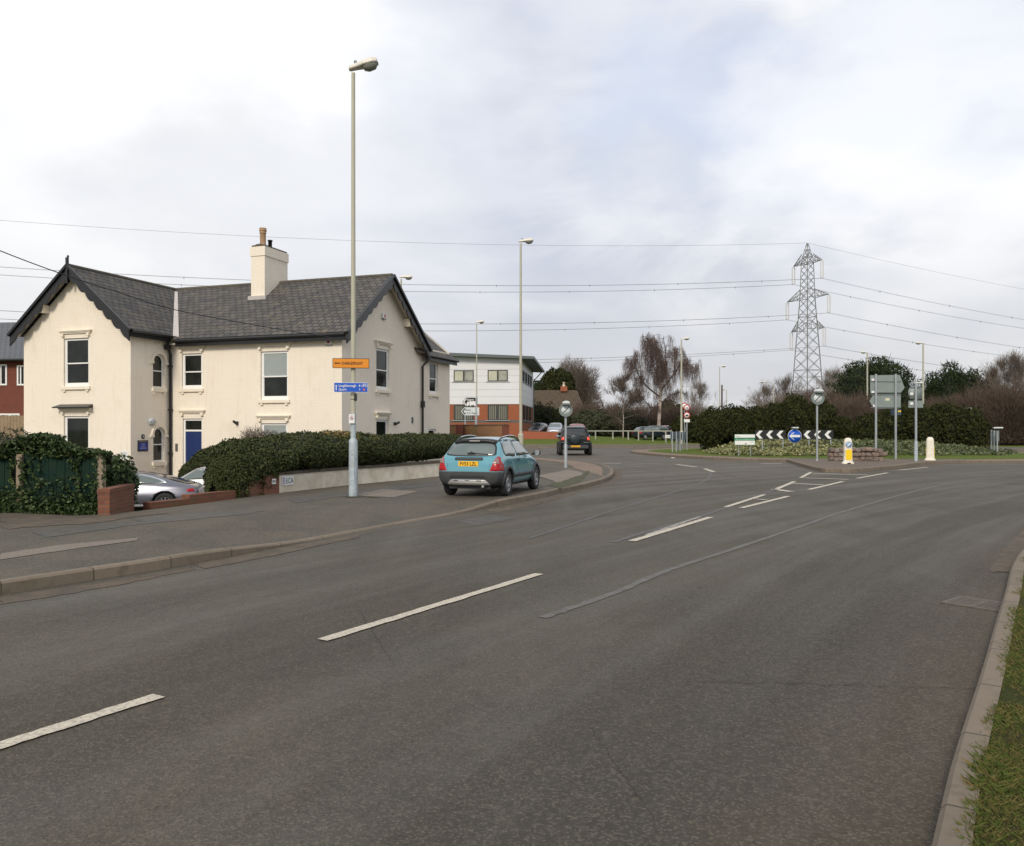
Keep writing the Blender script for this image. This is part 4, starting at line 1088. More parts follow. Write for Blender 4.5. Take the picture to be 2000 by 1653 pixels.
# ------------------------------------------------------------------ boundary walls, fence, hedges
def wall_run(name, label, line, z0, h, th, m, cat='wall', coping=None, cop_h=.06, cop_over=.03):
    """line: front face, thickness to the left (away from the road)"""
    o = thing(name, label, cat, (line[0][0], line[0][1], 0))
    P = [(x - line[0][0], y - line[0][1]) for x, y in line]; Q = offset_line(P, th); mb = MB(); s = 0
    hh = h if callable(h) else (lambda i: h)
    for i in range(len(P) - 1):
        ds = (Vector(P[i + 1]) - Vector(P[i])).length
        a, b, c, d = P[i], P[i + 1], Q[i + 1], Q[i]; ha, hb = hh(i), hh(i + 1)
        vs = [(*a, z0), (*b, z0), (*b, hb), (*a, ha), (*c, z0), (*d, z0), (*d, ha), (*c, hb)]
        U = [(s, z0), (s + ds, z0), (s + ds, hb), (s, ha)]
        mb.add(vs, [(0, 1, 2, 3), (4, 5, 6, 7), (3, 2, 7, 6)], [U, U, [(s, 0), (s + ds, 0), (s + ds, th), (s, th)]])
        if i == 0: mb.add([vs[0], vs[3], vs[6], vs[5]], [(0, 1, 2, 3)], [[(0, z0), (0, ha), (th, ha), (th, z0)]])
        if i == len(P) - 2: mb.add([vs[1], vs[4], vs[7], vs[2]], [(0, 1, 2, 3)], [[(0, z0), (th, z0), (th, hb), (0, hb)]])
        s += ds
    mb.build('masonry', m, o)
    if coping:
        A = offset_line(P, -cop_over); B = offset_line(P, th + cop_over); mb = MB()
        for i in range(len(P) - 1):
            ha, hb = hh(i) + .002, hh(i + 1) + .002
            a, b, c, d = A[i], A[i + 1], B[i + 1], B[i]
            mb.add([(*a, ha), (*b, hb), (*c, hb), (*d, ha), (*a, ha + cop_h), (*b, hb + cop_h), (*c, hb + cop_h), (*d, ha + cop_h)],
                   [(3, 2, 1, 0), (4, 5, 6, 7), (0, 1, 5, 4), (2, 3, 7, 6)] + ([(0, 4, 7, 3)] if i == 0 else []) + ([(1, 2, 6, 5)] if i == len(P) - 2 else []))
        mb.build('coping', coping, o)
    return o
def bricks_uv(name, c1, c2, mo, **k): return tex_brick(name, c1, c2, mo, uvmode=True, **k)
M_rb_uv = bricks_uv('old_red_brick', (.22, .085, .05), (.16, .062, .04), (.13, .09, .065), stain=(.11, .10, .05), stain_amt=.6, stain_scale=3)
M_ro_uv = bricks_uv('bright_red_brick', (.40, .11, .06), (.32, .085, .045), (.30, .15, .10))
i_s = next(i for i, p in enumerate(WLd) if p[1] >= 18.85 and p[0] > -6)
i_e = next(i for i, p in enumerate(WLd) if p[1] > 42.4)
white_line = WLd[i_s:i_e]
wall_run('rendered_wall', 'low cream rendered garden wall with dark coping below the long hedge', white_line, .05, .53, .22, M_render, coping=M_coping, cop_h=.07)
# brick piece with the two piers, stepping down to the drive
pa = Vector(GP(296, 990, .12)); pb = Vector(WLd[i_s]); dv = (pb - pa).normalized(); Ln = (pb - pa).length
nn = Vector((-dv.y, dv.x))
t = thing('brick_wall', 'low stepped red brick wall running beside the pavement down to the drive opening', 'wall', (pa.x, pa.y, 0), atan2(dv.y, dv.x))
def uvbox(mb, x0, x1, y0, y1, z0, z1):
    mb.add([(x0, y0, z0), (x1, y0, z0), (x1, y0, z1), (x0, y0, z1)], [(0, 1, 2, 3)], [[(x0, z0), (x1, z0), (x1, z1), (x0, z1)]])
    mb.add([(x1, y1, z0), (x0, y1, z0), (x0, y1, z1), (x1, y1, z1)], [(0, 1, 2, 3)], [[(x0, z0), (x1, z0), (x1, z1), (x0, z1)]])
    mb.add([(x0, y1, z0), (x0, y0, z0), (x0, y0, z1), (x0, y1, z1)], [(0, 1, 2, 3)], [[(y0, z0), (y1, z0), (y1, z1), (y0, z1)]])
    mb.add([(x1, y0, z0), (x1, y1, z0), (x1, y1, z1), (x1, y0, z1)], [(0, 1, 2, 3)], [[(y0, z0), (y1, z0), (y1, z1), (y0, z1)]])
    mb.add([(x0, y0, z1), (x1, y0, z1), (x1, y1, z1), (x0, y1, z1)], [(0, 1, 2, 3)], [[(x0, 0), (x1, 0), (x1, .11), (x0, .11)]])
    return mb
mb = MB()
uvbox(mb, 0, .95, 0, .22, -1.1, .20); uvbox(mb, .952, 2.6, .0, .22, -1.1, .275); uvbox(mb, 2.602, Ln - .50, 0, .22, -1.1, .33)
mb.build('masonry', M_rb_uv, t)
mb = MB(); uvbox(mb, Ln - .498, Ln - .002, -.04, .30, -1.1, .545); uvbox(mb, Ln - .95, Ln - .50, -.01, .26, -1.1, .47)
pr_ = mb.build('pier', M_rb_uv, t)
# number plate on the pier, company board on the white wall
def plate_on(name, label, cat, px, py, z_hint, yaw, build):
    pass
Mx = Matrix.Translation((pa.x, pa.y, 0)) @ Matrix.Rotation(atan2(dv.y, dv.x), 4, 'Z')
R = Mx @ Matrix.Translation((Ln - .20, -.045, .40))
t = thing('number_plate', 'tiny white tile with dark house number on the brick pier below the hedge', 'house number', R.to_translation()); t.rotation_euler = R.to_euler()
MB().box(-.065, .065, -.012, 0, -.06, .06).build('tile', M_signw, t); text('201', .085, M_signk, t, 0, -.014, -.028, align='CENTER', width=.11)
wd = (Vector(white_line[2]) - Vector(white_line[0])).normalized(); p0 = Vector(white_line[0]) + wd * .36
t = thing('company_board', 'small white board lettered ECA fixed at the left end of the cream wall', 'sign', (p0.x + wd.y * .004, p0.y - wd.x * .004, .375), atan2(wd.y, wd.x))
MB().box(-.22, .22, -.015, 0, -.095, .125).build('board', M_signw, t, bevel=.003)
M_ltr = mat('grey_green_lettering', (.10, .14, .15), .5); M_lil = mat('lilac_tint', (.50, .47, .58), .5)
MB().box(-.215, -.115, -.018, -.015, -.07, .10).build('emblem', M_lil, t)
MB().box(-.175, -.165, -.020, -.018, -.06, .09).build('emblem', M_ltr, t)
text('ECA', .17, M_ltr, t, -.09, -.019, -.05, width=.27)
# left pier beside the drive opening
q0 = Vector(GP(214, 1006, .12)); q1 = Vector(GP(262, 991, .12)); q2 = Vector(GP(197, 1004, .12))
dq = (q1 - q0).normalized(); t = thing('brick_pier', 'short thick red brick pier between the ivy fence and the drive opening', 'wall', (q0.x, q0.y, 0), atan2(dq.y, dq.x))
Lq = (q1 - q0).length
mb = MB(); uvbox(mb, 0, Lq, 0, .19, -.2, .50); mb.build('masonry', M_rb_uv, t)
mb = MB(); uvbox(mb, -.012, Lq + .012, -.012, .202, .502, .565); mb.build('capping', M_rb_uv, t)
# drive
pl = poly_sheet('car_park', [(-30, 14.4), (-9.2, 15.6), (-8.4, 17.2), (-6.2, 19.8), (-4.8, 22.4), (-3.2, 25.4), (-2.4, 30), (-2.2, 46), (-30, 47)], PZL + .01, M_road)
mb = MB(); a, b = Vector((-7.45, 15.6)), Vector((-7.0, 16.0)); 
dl_ = [(-7.30, 15.75, .112), (-6.98, 15.9, .112), (-8.2, 19.5, -.55), (-9.0, 19.3, -.55), (-10.2, 23.0, PZL + .02), (-9.2, 23.2, PZL + .02)]
mb.add([(-7.5, 15.5, .112), (-6.9, 15.75, .112), (-8.3, 19.5, -.5), (-10.0, 19.0, -.5), (-11.5, 23, PZL + .015), (-9.0, 23.5, PZL + .015)], [(0, 1, 2, 3), (3, 2, 5, 4)])
o = mb.build('drive', M_path); tag(o, kind='structure')
t = MB().box(-.55, .55, -.05, .05, 0, .09).build('edging_stone', mat('white_concrete_edging', (.72, .68, .62), .8, noise_amt=.4, noise_scale=6), loc=(-7.45, 16.6, -.03), bevel=.01); tag(t, 'white painted edging stone across the foot of the drive opening', 'edging')

# green fence with concrete posts
FY = 14.55
t = thing('green_fence', 'green painted board fence between concrete posts with ivy over it', 'fence', (-8.2, FY, .1))
def fxx(px): return PX(px, FY) + 8.2
mb = MB()
random.seed(4)
for x0, x1 in ((-3.2, fxx(33)), (fxx(44), fxx(193))):
    x = x0
    while x < x1 - .05:
        x2 = min(x + .148, x1); mb.box(x + .003, x2 - .003, .02 + random.uniform(0, .01), .05, 0.02, 1.05 + random.uniform(-.01, .01)); x = x2
mb.build('boards', M_greenw, t)
for p in (38.5, 197):
    MB().box(fxx(p) - .055, fxx(p) + .055, -.03, .08, -.2, 1.05).build('post', M_conc, t, bevel=.012)
MB().box(-3.2, fxx(193), -.01, .018, 0, .06).build('gravel_board', M_conc, t)

def ivy(name, label, P, size, cat='climbing plant', m=None, nrm=None, spread=.8):
    V, F = leaves(P, size, nrm, spread); o = np_mesh(name, V, F, m or M_ivy); tag(o, label, cat); return o
# ivy: bank on top, curtain at the foot
def ivy_top(x):   # height of the top of the ivy at world x (photo: 845..895 px)
    px = CX + x / FY * FP
    tb = [(-200, 850), (0, 872), (50, 852), (80, 846), (110, 852), (140, 873), (180, 874), (205, 882), (228, 893), (250, 915), (262, 935)]
    xs_ = [a for a, b in tb]; ys_ = [b for a, b in tb]
    return PZ(float(np.interp(px, xs_, ys_)), FY)
n = 15000; X = RNG.uniform(PX(-120, FY), PX(205, FY), n)
top = np.array([ivy_top(x) for x in X]); lo = 1.0
u = RNG.uniform(0, 1, n) ** .7; Z = lo + .06 + (top - lo - .06) * u; Yv = FY + RNG.normal(0, 1, n) * .12 * (.4 + .6 * u) + .08
lump = np.array([noise.noise(Vector((x * 2.2, z * 2.2, 1))) for x, z in zip(X, Z)])
Yv -= lump * .18; keep = Z < top + lump * .12
Pa = np.c_[X, Yv, Z][keep]
n = 14000; X = RNG.uniform(PX(-120, FY), PX(199, FY), n); u = RNG.uniform(0, 1, n) ** 1.5
hm = np.array([.35 + .25 * noise.noise(Vector((x * 1.5, 9, 0))) for x in X]); Z = .10 + u * hm * 1.9
Yv = FY - .02 - RNG.uniform(0, .10, n) * (1 - u * .6); ok = RNG.uniform(0, 1, n) < np.exp(-(Z - .1) / .22) * .75 + .012
Pb = np.c_[X, Yv, Z][ok]
# streamers
Pc = []
for k in range(7):
    x0 = RNG.uniform(PX(0, FY), PX(190, FY)); m_ = int(RNG.integers(20, 70)); z = np.linspace(1.05, RNG.uniform(.4, .9), m_)
    Pc.append(np.c_[x0 + np.cumsum(RNG.normal(0, .02, m_)), np.full(m_, FY - .03) + RNG.normal(0, .02, m_), z])
for xp in (36, 197):
    m_ = 160; z = RNG.uniform(.1, 1.1, m_); Pc.append(np.c_[PX(xp, FY) + RNG.choice([-1, 1], m_) * RNG.uniform(.04, .11, m_), np.full(m_, FY - .06), z])
ivy('ivy', 'dark green ivy heaped over the top of the green fence and creeping up its foot', np.concatenate([Pa, Pb] + Pc), .036)
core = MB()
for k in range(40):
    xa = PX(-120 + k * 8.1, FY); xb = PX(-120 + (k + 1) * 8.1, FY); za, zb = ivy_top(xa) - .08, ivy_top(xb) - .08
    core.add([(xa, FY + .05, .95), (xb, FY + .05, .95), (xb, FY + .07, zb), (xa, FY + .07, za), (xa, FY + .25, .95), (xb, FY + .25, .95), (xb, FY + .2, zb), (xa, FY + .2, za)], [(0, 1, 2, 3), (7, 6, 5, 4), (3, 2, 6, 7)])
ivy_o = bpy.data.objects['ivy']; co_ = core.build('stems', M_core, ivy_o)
# bush at the end of the fence
def blob_bush(name, label, c, rad, n, size, m, core=True, up=0.0, group=None, cat='bush', lum=.25, seed=0, cm=None, pw=.33, flatb=-.5, seg_=None):
    """clumpy bush: leaves through an uneven ellipsoid shell round a dark core"""
    c = np.array(c, float); rad = np.array(rad, float)
    d = RNG.normal(size=(n, 3)); d /= np.linalg.norm(d, axis=1, keepdims=True)
    d = d[d[:, 2] > flatb]; n = len(d)
    nz = np.array([noise.noise(Vector((q[0] * 2.2 + seed, q[1] * 2.2, q[2] * 2.2))) + .5 * noise.noise(Vector((q[0] * 6 + seed, q[1] * 6, q[2] * 6))) for q in d])
    r = (1 + lum * nz) * (1 - .35 * RNG.uniform(0, 1, n) ** 2.2)
    P = d * r[:, None] * rad
    nr = d / rad; nr /= np.linalg.norm(nr, axis=1, keepdims=True)
    V, F = leaves(P, size, nr, .8)
    root = thing(name, label, cat, tuple(c), group=group)
    np_mesh('foliage', V, F, m, root)
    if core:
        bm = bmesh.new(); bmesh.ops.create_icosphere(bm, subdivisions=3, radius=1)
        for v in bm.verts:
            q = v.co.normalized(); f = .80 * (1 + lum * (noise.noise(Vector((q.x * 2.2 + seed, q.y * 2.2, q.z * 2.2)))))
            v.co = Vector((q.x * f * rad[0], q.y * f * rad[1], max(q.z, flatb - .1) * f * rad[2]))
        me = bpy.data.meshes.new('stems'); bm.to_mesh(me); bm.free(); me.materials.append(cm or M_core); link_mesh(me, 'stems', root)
    return root
bx = PX(222, 15.6)
blob_bush('ivy_bush', 'rounded ivy-clad bush hanging over the brick pier at the end of the green fence', (PX(217, 15.5), 15.7, .48), (.36, .45, .60), 3800, .04, M_ivy, seed=3, flatb=-.95)
blob_bush('brown_hedge', 'dull brown-green hedge at the left edge behind the ivy-topped fence', (PX(2, 22), 22, .35), (1.7, 1.0, 1.15), 9000, .05, M_dull, seed=8, flatb=-.9, cm=mat('brown_core', (.045, .03, .02), .95))
# steel rail by the drive
t = thing('steel_rail', 'thin white-topped steel rail standing by the drive beside the ivy bush', 'rail', (PX(252, 16.2), 16.2, 0))
mb = MB().tube([(0, 0, -.4), (0, 0, .85)], .022, 10); mb.build('post', M_galv, t)
MB().tube([(0.01, 0, .87), (-.30, -.1, .83)], .022, 8).build('rail', mat('rail_white', (.75, .75, .73), .4), t)

# hedge along the rendered wall
M_hedge_top = M_hedge
def hedge(name, label, pts, n_front, size, m):
    """pts: (x, y, z_bottom, z_top, depth); rounded cross-section swept along the line"""
    D = dens(pts, 8); Ls = [0]
    for i in range(1, len(D)): Ls.append(Ls[-1] + (Vector(D[i][:2]) - Vector(D[i - 1][:2])).length)
    Ls = np.array(Ls); A = np.array(D)
    tang = np.gradient(A[:, :2], axis=0); tang /= np.linalg.norm(tang, axis=1, keepdims=True); nl = np.c_[-tang[:, 1], tang[:, 0]]
    sec = [(0, 0), (-.10, .25), (-.11, .55), (-.02, .78), (.16, .93), (.42, 1.0), (.7, .98), (.92, .85), (1.0, .6), (1.0, 0)]
    sec = dens(sec, 4)
    S = np.array(sec); sl_ = np.r_[0, np.cumsum(np.linalg.norm(np.diff(S, axis=0), axis=1))]
    def surf(s, q, inset=0.0):
        i = np.interp(s, Ls, np.arange(len(Ls))); g = lambda c: np.interp(i, np.arange(len(A)), c)
        x, y, zb, zt, dp = (g(A[:, k]) for k in range(5)); nx, ny = g(nl[:, 0]), g(nl[:, 1])
        a = np.interp(q, sl_ / sl_[-1], S[:, 0]); b = np.interp(q, sl_ / sl_[-1], S[:, 1])
        b = b * (1 - inset * .4); a = .5 + (a - .5) * (1 - inset)
        return np.c_[x + nx * a * dp, y + ny * a * dp, zb + (zt - zb) * b]
    n = n_front; s = RNG.uniform(0, Ls[-1], n)
    # more leaves where nearer
    s = Ls[-1] * (RNG.uniform(0, 1, n) ** 1.35); q = RNG.uniform(0, .92, n)
    P = surf(s, q); e = .004
    P2 = surf(s + .02, q); P3 = surf(s, np.clip(q + .01, 0, 1)); nr = np.cross(P2 - P, P3 - P); nr /= np.linalg.norm(nr, axis=1, keepdims=True) + 1e-9
    nr = -nr if nr[:, 2].mean() < 0 else nr
    nz = np.array([noise.noise(Vector(p * 1.6)) * .10 + noise.noise(Vector(p * 5)) * .06 for p in P])
    P = P + nr * (nz + RNG.uniform(-.07, .02, n))[:, None]
    V, F = leaves(P, size, nr, .75, .6)
    root = thing(name, label, 'hedge', (0, 0, 0)); np_mesh('foliage', V, F, m, root)
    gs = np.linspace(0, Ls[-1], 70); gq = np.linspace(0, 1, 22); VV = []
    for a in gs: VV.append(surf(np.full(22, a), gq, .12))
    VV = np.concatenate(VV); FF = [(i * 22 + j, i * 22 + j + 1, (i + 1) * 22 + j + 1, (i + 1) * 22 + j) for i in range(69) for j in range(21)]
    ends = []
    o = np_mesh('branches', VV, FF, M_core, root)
    # leafy ends
    for a, sg in ((0, -1), (Ls[-1], 1)):
        m_ = 2600 if a == 0 else 700; q = RNG.uniform(0, 1, m_); Pe = surf(np.full(m_, a), q); c0 = Pe.mean(0); k = RNG.uniform(0, 1, m_) ** .5
        Pe = c0 + (Pe - c0) * k[:, None]; tt = tang[0] if a == 0 else tang[-1]
        bul = .28 * (1 - k ** 2); Pe[:, 0] += sg * tt[0] * bul; Pe[:, 1] += sg * tt[1] * bul
        V, F = leaves(Pe, size, np.array([sg * tt[0], sg * tt[1], .2]), .8); np_mesh('foliage', V, F, m, root)
        VV = surf(np.full(22, a), gq, .12); bm = MB(); bm.add([tuple(v) for v in VV], [tuple(range(22))]); bm.build('branches', M_core, root)
    return root
HP = []
for px, Y, pzt, zb, dp in ((458, 17.7, 893, -.35, .75), (478, 18.0, 874, -.25, 1.05), (505, 18.4, 865, -.05, 1.35), (530, 18.8, 861, .2, 1.7), (560, 19.3, 859, .58, 2.2), (600, 20.1, 856, .60, 2.1), (645, 21.0, 848, .60, 2.1), (700, 22.1, 844, .60, 2.1), (745, 23.0, 847, .60, 2.0),
                           (780, 24.0, 852, .6, 2.0), (815, 25.4, 850, .6, 2.0), (850, 27.0, 849, .6, 2.0), (885, 29.2, 849, .6, 1.9), (925, 32.6, 851, .6, 1.7), (960, 36.4, 857, .6, 1.5), (985, 40.5, 865, .58, 1.2)):
    Yt = Y + dp * .35
    HP.append((PX(px, Y) , Y, zb, PZ(pzt, Yt), dp))
hedge('long_hedge', 'long clipped dark green hedge with an uneven rounded top above the cream wall', HP, 90000, .030, M_hedge)
# shorter hedge by the house front
HP2 = []
for px, Y, pzt, zb, dp in ((352, 31.6, 905, -1.1, 1.2), (375, 31.4, 880, -1.1, 1.3), (400, 31.1, 872, -1.1, 1.4), (440, 30.7, 868, -1.1, 1.5), (500, 30.0, 866, -1.1, 1.5), (560, 29.6, 866, -1.1, 1.4)):
    HP2.append((PX(px, Y), Y, zb, PZ(pzt, Y + .4), dp))
hedge('small_hedge', 'smaller rounded hedge by the house wall below the blue door', HP2, 22000, .035, M_hedge)

# shrubs seen over the hedge
def twig_bush(name, label, c, rad, n, r, m, ln=.35, up=.8, group=None, cat='shrub', seed=0, stems=6, base=None, droop=0.0):
    c = np.array(c, float); rad = np.array(rad, float)
    d = RNG.normal(size=(n, 3)); d /= np.linalg.norm(d, axis=1, keepdims=True)
    nz = np.array([noise.noise(Vector((q[0] * 2 + seed, q[1] * 2, q[2] * 2))) for q in d])
    P = d * ((RNG.uniform(0, 1, n) ** .45) * (1 + .45 * nz))[:, None] * rad
    dirs = d * .9 + np.array([0, 0, up]) + RNG.normal(size=(n, 3)) * .45; dirs /= np.linalg.norm(dirs, axis=1, keepdims=True)
    lv = ln * RNG.uniform(.5, 1.4, (n, 1)); B = P + dirs * lv; Mid = P + dirs * lv * .5 + RNG.normal(size=(n, 3)) * ln * .08
    B = Mid + (B - Mid) + RNG.normal(size=(n, 3)) * ln * .1
    parts = [sticks(P, Mid, r, r * .8), sticks(Mid, B, r * .8, r * .4)]
    bz = -rad[2] if base is None else base - c[2]
    m_ = max(20, n // 12); k = RNG.integers(0, n, m_); A0 = np.c_[RNG.normal(0, rad[0] * .18, m_), RNG.normal(0, rad[1] * .18, m_), np.full(m_, bz)]
    Md = (A0 + P[k]) / 2 + RNG.normal(size=(m_, 3)) * rad * .08
    parts += [sticks(A0, Md, r * 2.6, r * 1.8), sticks(Md, P[k], r * 1.8, r)]
    V, F = merge(*parts); root = thing(name, label, cat, tuple(c), group=group); np_mesh('twigs', V, F, m, root); return root
twig_bush('bare_shrub', 'bare pinkish-brown domed shrub between the hedges below the lower front window', (PX(503, 27.5), 27.5, PZ(868, 27.5)), (.62, .5, .48), 2600, .006, M_twigg, ln=.16, up=.25, seed=2, base=-.6)
def golden(px, Y, py, rx, rz_, n, sd):
    return blob_bush('golden_shrub', sd, (PX(px, Y), Y, PZ(py, Y)), (rx, .5, rz_), n, .028, M_hedgetop, seed=px, lum=.4, cat='shrub')
golden(655, 22.2, 858, .55, .24, 2600, 'yellow-tinged shrub growing through the hedge top just left of the tall lamp column')
golden(722, 23.4, 864, .35, .20, 1200, 'yellow-tinged shrub growing through the hedge top just right of the tall lamp column')
# ------------------------------------------------------------------ lamps, signs, bollards
def lamp_column(px, Y, z0, ztop, label, style='head', side=1, paint=None, r0=.075, r1=.045, base=None, group='street lamp columns', head_len=.62, tilt=8, collar=True, scale=1.0, name='street_lamp'):
    t = thing(name, label, 'street lamp', (PX(px, Y), Y, z0), group=group)
    H = ztop - z0; pm_ = paint or M_poleg; mb = MB()
    if collar:
        mb.tube([(0, 0, -.1), (0, 0, 1.15), (0, 0, 1.22), (0, 0, 1.27)], [r0 * 1.75, r0 * 1.72, r0 * 1.7, r0 * 1.15], 16)
        mb.build('base_section', base or pm_, t)
        MB().box(-r0 * .8, r0 * .8, -r0 * 1.78, -r0 * 1.6, .35, .95).build('access_door', base or pm_, t, bevel=.004)
    mb = MB(); mb.tube([(0, 0, 1.2 if collar else -.1), (0, 0, H * .5), (0, 0, H - .1)], [r0, (r0 + r1) / 2, r1], 14); mb.build('column', pm_, t)
    hd = Matrix.Translation((0, 0, H)) @ (Matrix.Rotation(pi, 4, 'Z') if side < 0 else Matrix())
    if style == 'arm':     # long bracket arm
        mb = MB(); mb.M = hd; mb.tube([(0, 0, -.3), (.12, 0, -.02), (.5, 0, .05), (1.3 * scale, 0, .10)], .035, 8); mb.build('bracket_arm', pm_, t)
        hd = hd @ Matrix.Translation((1.25 * scale, 0, .10))
    hd = hd @ Matrix.Rotation(radians(-tilt), 4, 'Y')
    l = head_len
    mb = MB(); mb.M = hd       # housing: loft of half-ellipse sections
    secs = [(-.10, .05, .03), (-.06, .085, .07), (.08, .10, .09), (l * .45, .145, .12), (l * .8, .15, .14), (l * .96, .125, .11), (l, .07, .06)]
    n = 9; vs = []
    for x, w_, h in secs:
        for k in range(n): a = pi * k / (n - 1); vs.append((x, w_ * cos(a), h * sin(a) ** .8 if sin(a) > 0 else 0))
        vs.append((x, -w_ * .9, -.02)); vs.append((x, w_ * .9, -.02))
    q = n + 2; fs = [(i * q + k, i * q + (k + 1) % q, (i + 1) * q + (k + 1) % q, (i + 1) * q + k) for i in range(len(secs) - 1) for k in range(q)]
    fs += [tuple(range(q)), tuple(range((len(secs) - 1) * q, len(secs) * q))]
    mb.add(vs, fs, smooth=False); ho = mb.build('lamp_head', M_lamphead, t)
    mb = MB(); mb.M = hd; vs = []; 
    for x, w_, h in [(l * .36, .05, .02), (l * .42, .11, .09), (l * .6, .13, .13), (l * .85, .115, .11), (l * .96, .06, .03)]:
        for k in range(8): a = pi * k / 7; vs.append((x, w_ * cos(a), -.022 - h * sin(a)))
    fs = [(i * 8 + k, i * 8 + k + 1, (i + 1) * 8 + k + 1, (i + 1) * 8 + k) for i in range(4) for k in range(7)]; mb.add(vs, fs, smooth=True); mb.build('lamp_bowl', M_lampglass, ho)
    if scale >= 1 and Y < 45:
        mb = MB(); mb.M = hd; mb.tube([(.08, 0, .08), (.08, 0, .15)], .035, 10); mb.build('photocell', M_signback, ho)
    return t
YL1 = 18.0; L1 = lamp_column(690, YL1, .12, PZ(134, YL1), 'tallest lamp column in front of the house carrying an orange and a blue sign', base=M_poleb, r0=.057, r1=.042, head_len=.56, tilt=14)
# pale blue-grey worn paint on lower shaft, straps
mb = MB(); mb.tube([(0, 0, 1.27), (0, 0, 1.82)], .0585, 14); mb.build('worn_band', M_poleb, L1)
lamp_column(1017, 38.8, .12, PZ(472, 38.8), 'tall pale green lamp column rising just behind the parked blue hatchback', r0=.075, r1=.05, head_len=.60, tilt=4)
lamp_column(783.5, 46, -.1, PZ(542, 46), 'lamp column of which only the head shows above the right end of the house roof', head_len=.62, tilt=0)
lamp_column(931, 66, .1, PZ(630, 66), 'thin lamp column in front of the white clad office building', r0=.06, r1=.04, tilt=6, head_len=.6)
lamp_column(1331, 77, .15, PZ(662, 77), 'lamp column standing on the far grass beside the weeping birch', r0=.10, r1=.07, tilt=2, head_len=.75)
lamp_column(1405.5, 112, .3, PZ(716, 112), 'lamp column left of the brown wooden pole beyond the roundabout', r0=.08, r1=.05, head_len=.85, tilt=3, collar=False)
lamp_column(1419, 150, .3, PZ(761, 150), 'short distant lamp column just right of the brown wooden pole', side=-1, r0=.09, r1=.06, head_len=.9, tilt=0, collar=False)
lamp_column(1511, 118, .3, PZ(748, 118), 'distant lamp with a long arm reaching left, standing left of the pylon', style='arm', side=-1, r0=.07, r1=.05, tilt=2, collar=False)
lamp_column(1351, 150, .3, PZ(756, 150), 'faint distant lamp with a long arm just right of the weeping birch', style='arm', side=-1, r0=.07, r1=.05, tilt=2, scale=1.0, collar=False)
lamp_column(1694, 91.6, .2, PZ(689, 91.6), 'lamp column in front of the big dark conifer, head pointing left', side=-1, r0=.10, r1=.075, head_len=.7, tilt=3)
lamp_column(1803, 82, .2, PZ(671, 82), 'lamp column behind the round sign back, head pointing left', side=-1, r0=.10, r1=.075, head_len=.75, tilt=3)
o = MB().tube([(0, 0, 0), (0, 0, PZ(752, 135) - .3)], [.16, .13], 10).build('wooden_pole', mat('pole_timber', (.10, .07, .05), .9, noise_amt=.6), loc=(PX(1410, 135), 135, .3)); tag(o, 'dark brown wooden pole between two distant lamp columns', 'pole')

def sign_frame(name, label, cat, px, Y, z, yaw=0.0, group=None):
    return thing(name, label, cat, (PX(px, Y), Y, z), radians(yaw), group)
def roundbox(mb, x0, x1, y0, y1, z0, z1, r=.02, n=4):
    P = []
    for cx, cz, a0 in ((x1 - r, z1 - r, 0), (x0 + r, z1 - r, pi / 2), (x0 + r, z0 + r, pi), (x1 - r, z0 + r, 3 * pi / 2)):
        for k in range(n + 1): a = a0 + pi / 2 * k / n; P.append((cx + r * cos(a), cz + r * sin(a)))
    return mb.prism(P, y0, y1)
def arrow(mb, cx, cz, L_, t_, hd, y0, y1, ang=0.0):
    """arrow pointing to -x before rotation by ang (radians, anticlockwise seen from the front)"""
    P = [(-L_ / 2, 0), (-L_ / 2 + hd * .62, hd * .5), (-L_ / 2 + hd * .62 + t_ * .3, hd * .5), (-L_ / 2 + t_ * .95, t_ / 2), (L_ / 2, t_ / 2), (L_ / 2, -t_ / 2), (-L_ / 2 + t_ * .95, -t_ / 2), (-L_ / 2 + hd * .62 + t_ * .3, -hd * .5), (-L_ / 2 + hd * .62, -hd * .5)]
    P = [(cx + x * cos(ang) - z * sin(ang), cz + x * sin(ang) + z * cos(ang)) for x, z in P]
    return mb.prism(P, y0, y1)

# signs on the tall lamp
YS = 17.9
t = sign_frame('direction_sign', 'orange rectangular sign lettered CHARLESPLANT with a black arrow on the tall lamp column', 'sign', 685.5, YS, PZ(710, YS), 8)
roundbox(MB(), -.395, .395, -.012, 0, -.108, .108, .02).build('backing', M_signk, t)
roundbox(MB(), -.383, .383, -.016, -.012, -.096, .096, .016).build('panel', M_orange, t)
arrow(MB(), -.295, 0, .125, .024, .055, -.0185, -.016).build('arrow', mat('dark_red_print', (.06, .008, .004), .5), t)
text('CHARLESPLANT', .085, mat('dark_red_print2', (.05, .012, .004), .5), t, -.205, -.0185, -.028, width=.46, bold=.0015)
MB().box(-.07, .07, 0, .05, -.03, .03).build('clamp', M_galv, t)
t = sign_frame('cycle_route_sign', 'blue cycle route sign reading Loughborough 4 and Quorn 1 on the tall lamp column', 'sign', 685.5, YS, PZ(757, YS), 9)
roundbox(MB(), -.365, .365, -.012, 0, -.106, .106, .018).build('backing', M_signw, t)
roundbox(MB(), -.357, .357, -.016, -.012, -.098, .098, .014).build('panel', M_signblue, t)
arrow(MB(), -.315, -.005, .125, .018, .055, -.0185, -.016, -pi / 2).build('arrow', M_signw, t)
text('Loughborough', .075, M_signw, t, -.265, -.0185, .012, width=.37, bold=.001); text('Quorn', .075, M_signw, t, -.265, -.0185, -.068, width=.165, bold=.001)
text('4', .075, M_signw, t, .165, -.0185, .012, bold=.001); text('1', .075, M_signw, t, .17, -.0185, -.068, bold=.001)
mb = MB()
for cx in (.255, .325): mb.disc(cx, -.0185, .035, .026, 16, .019)
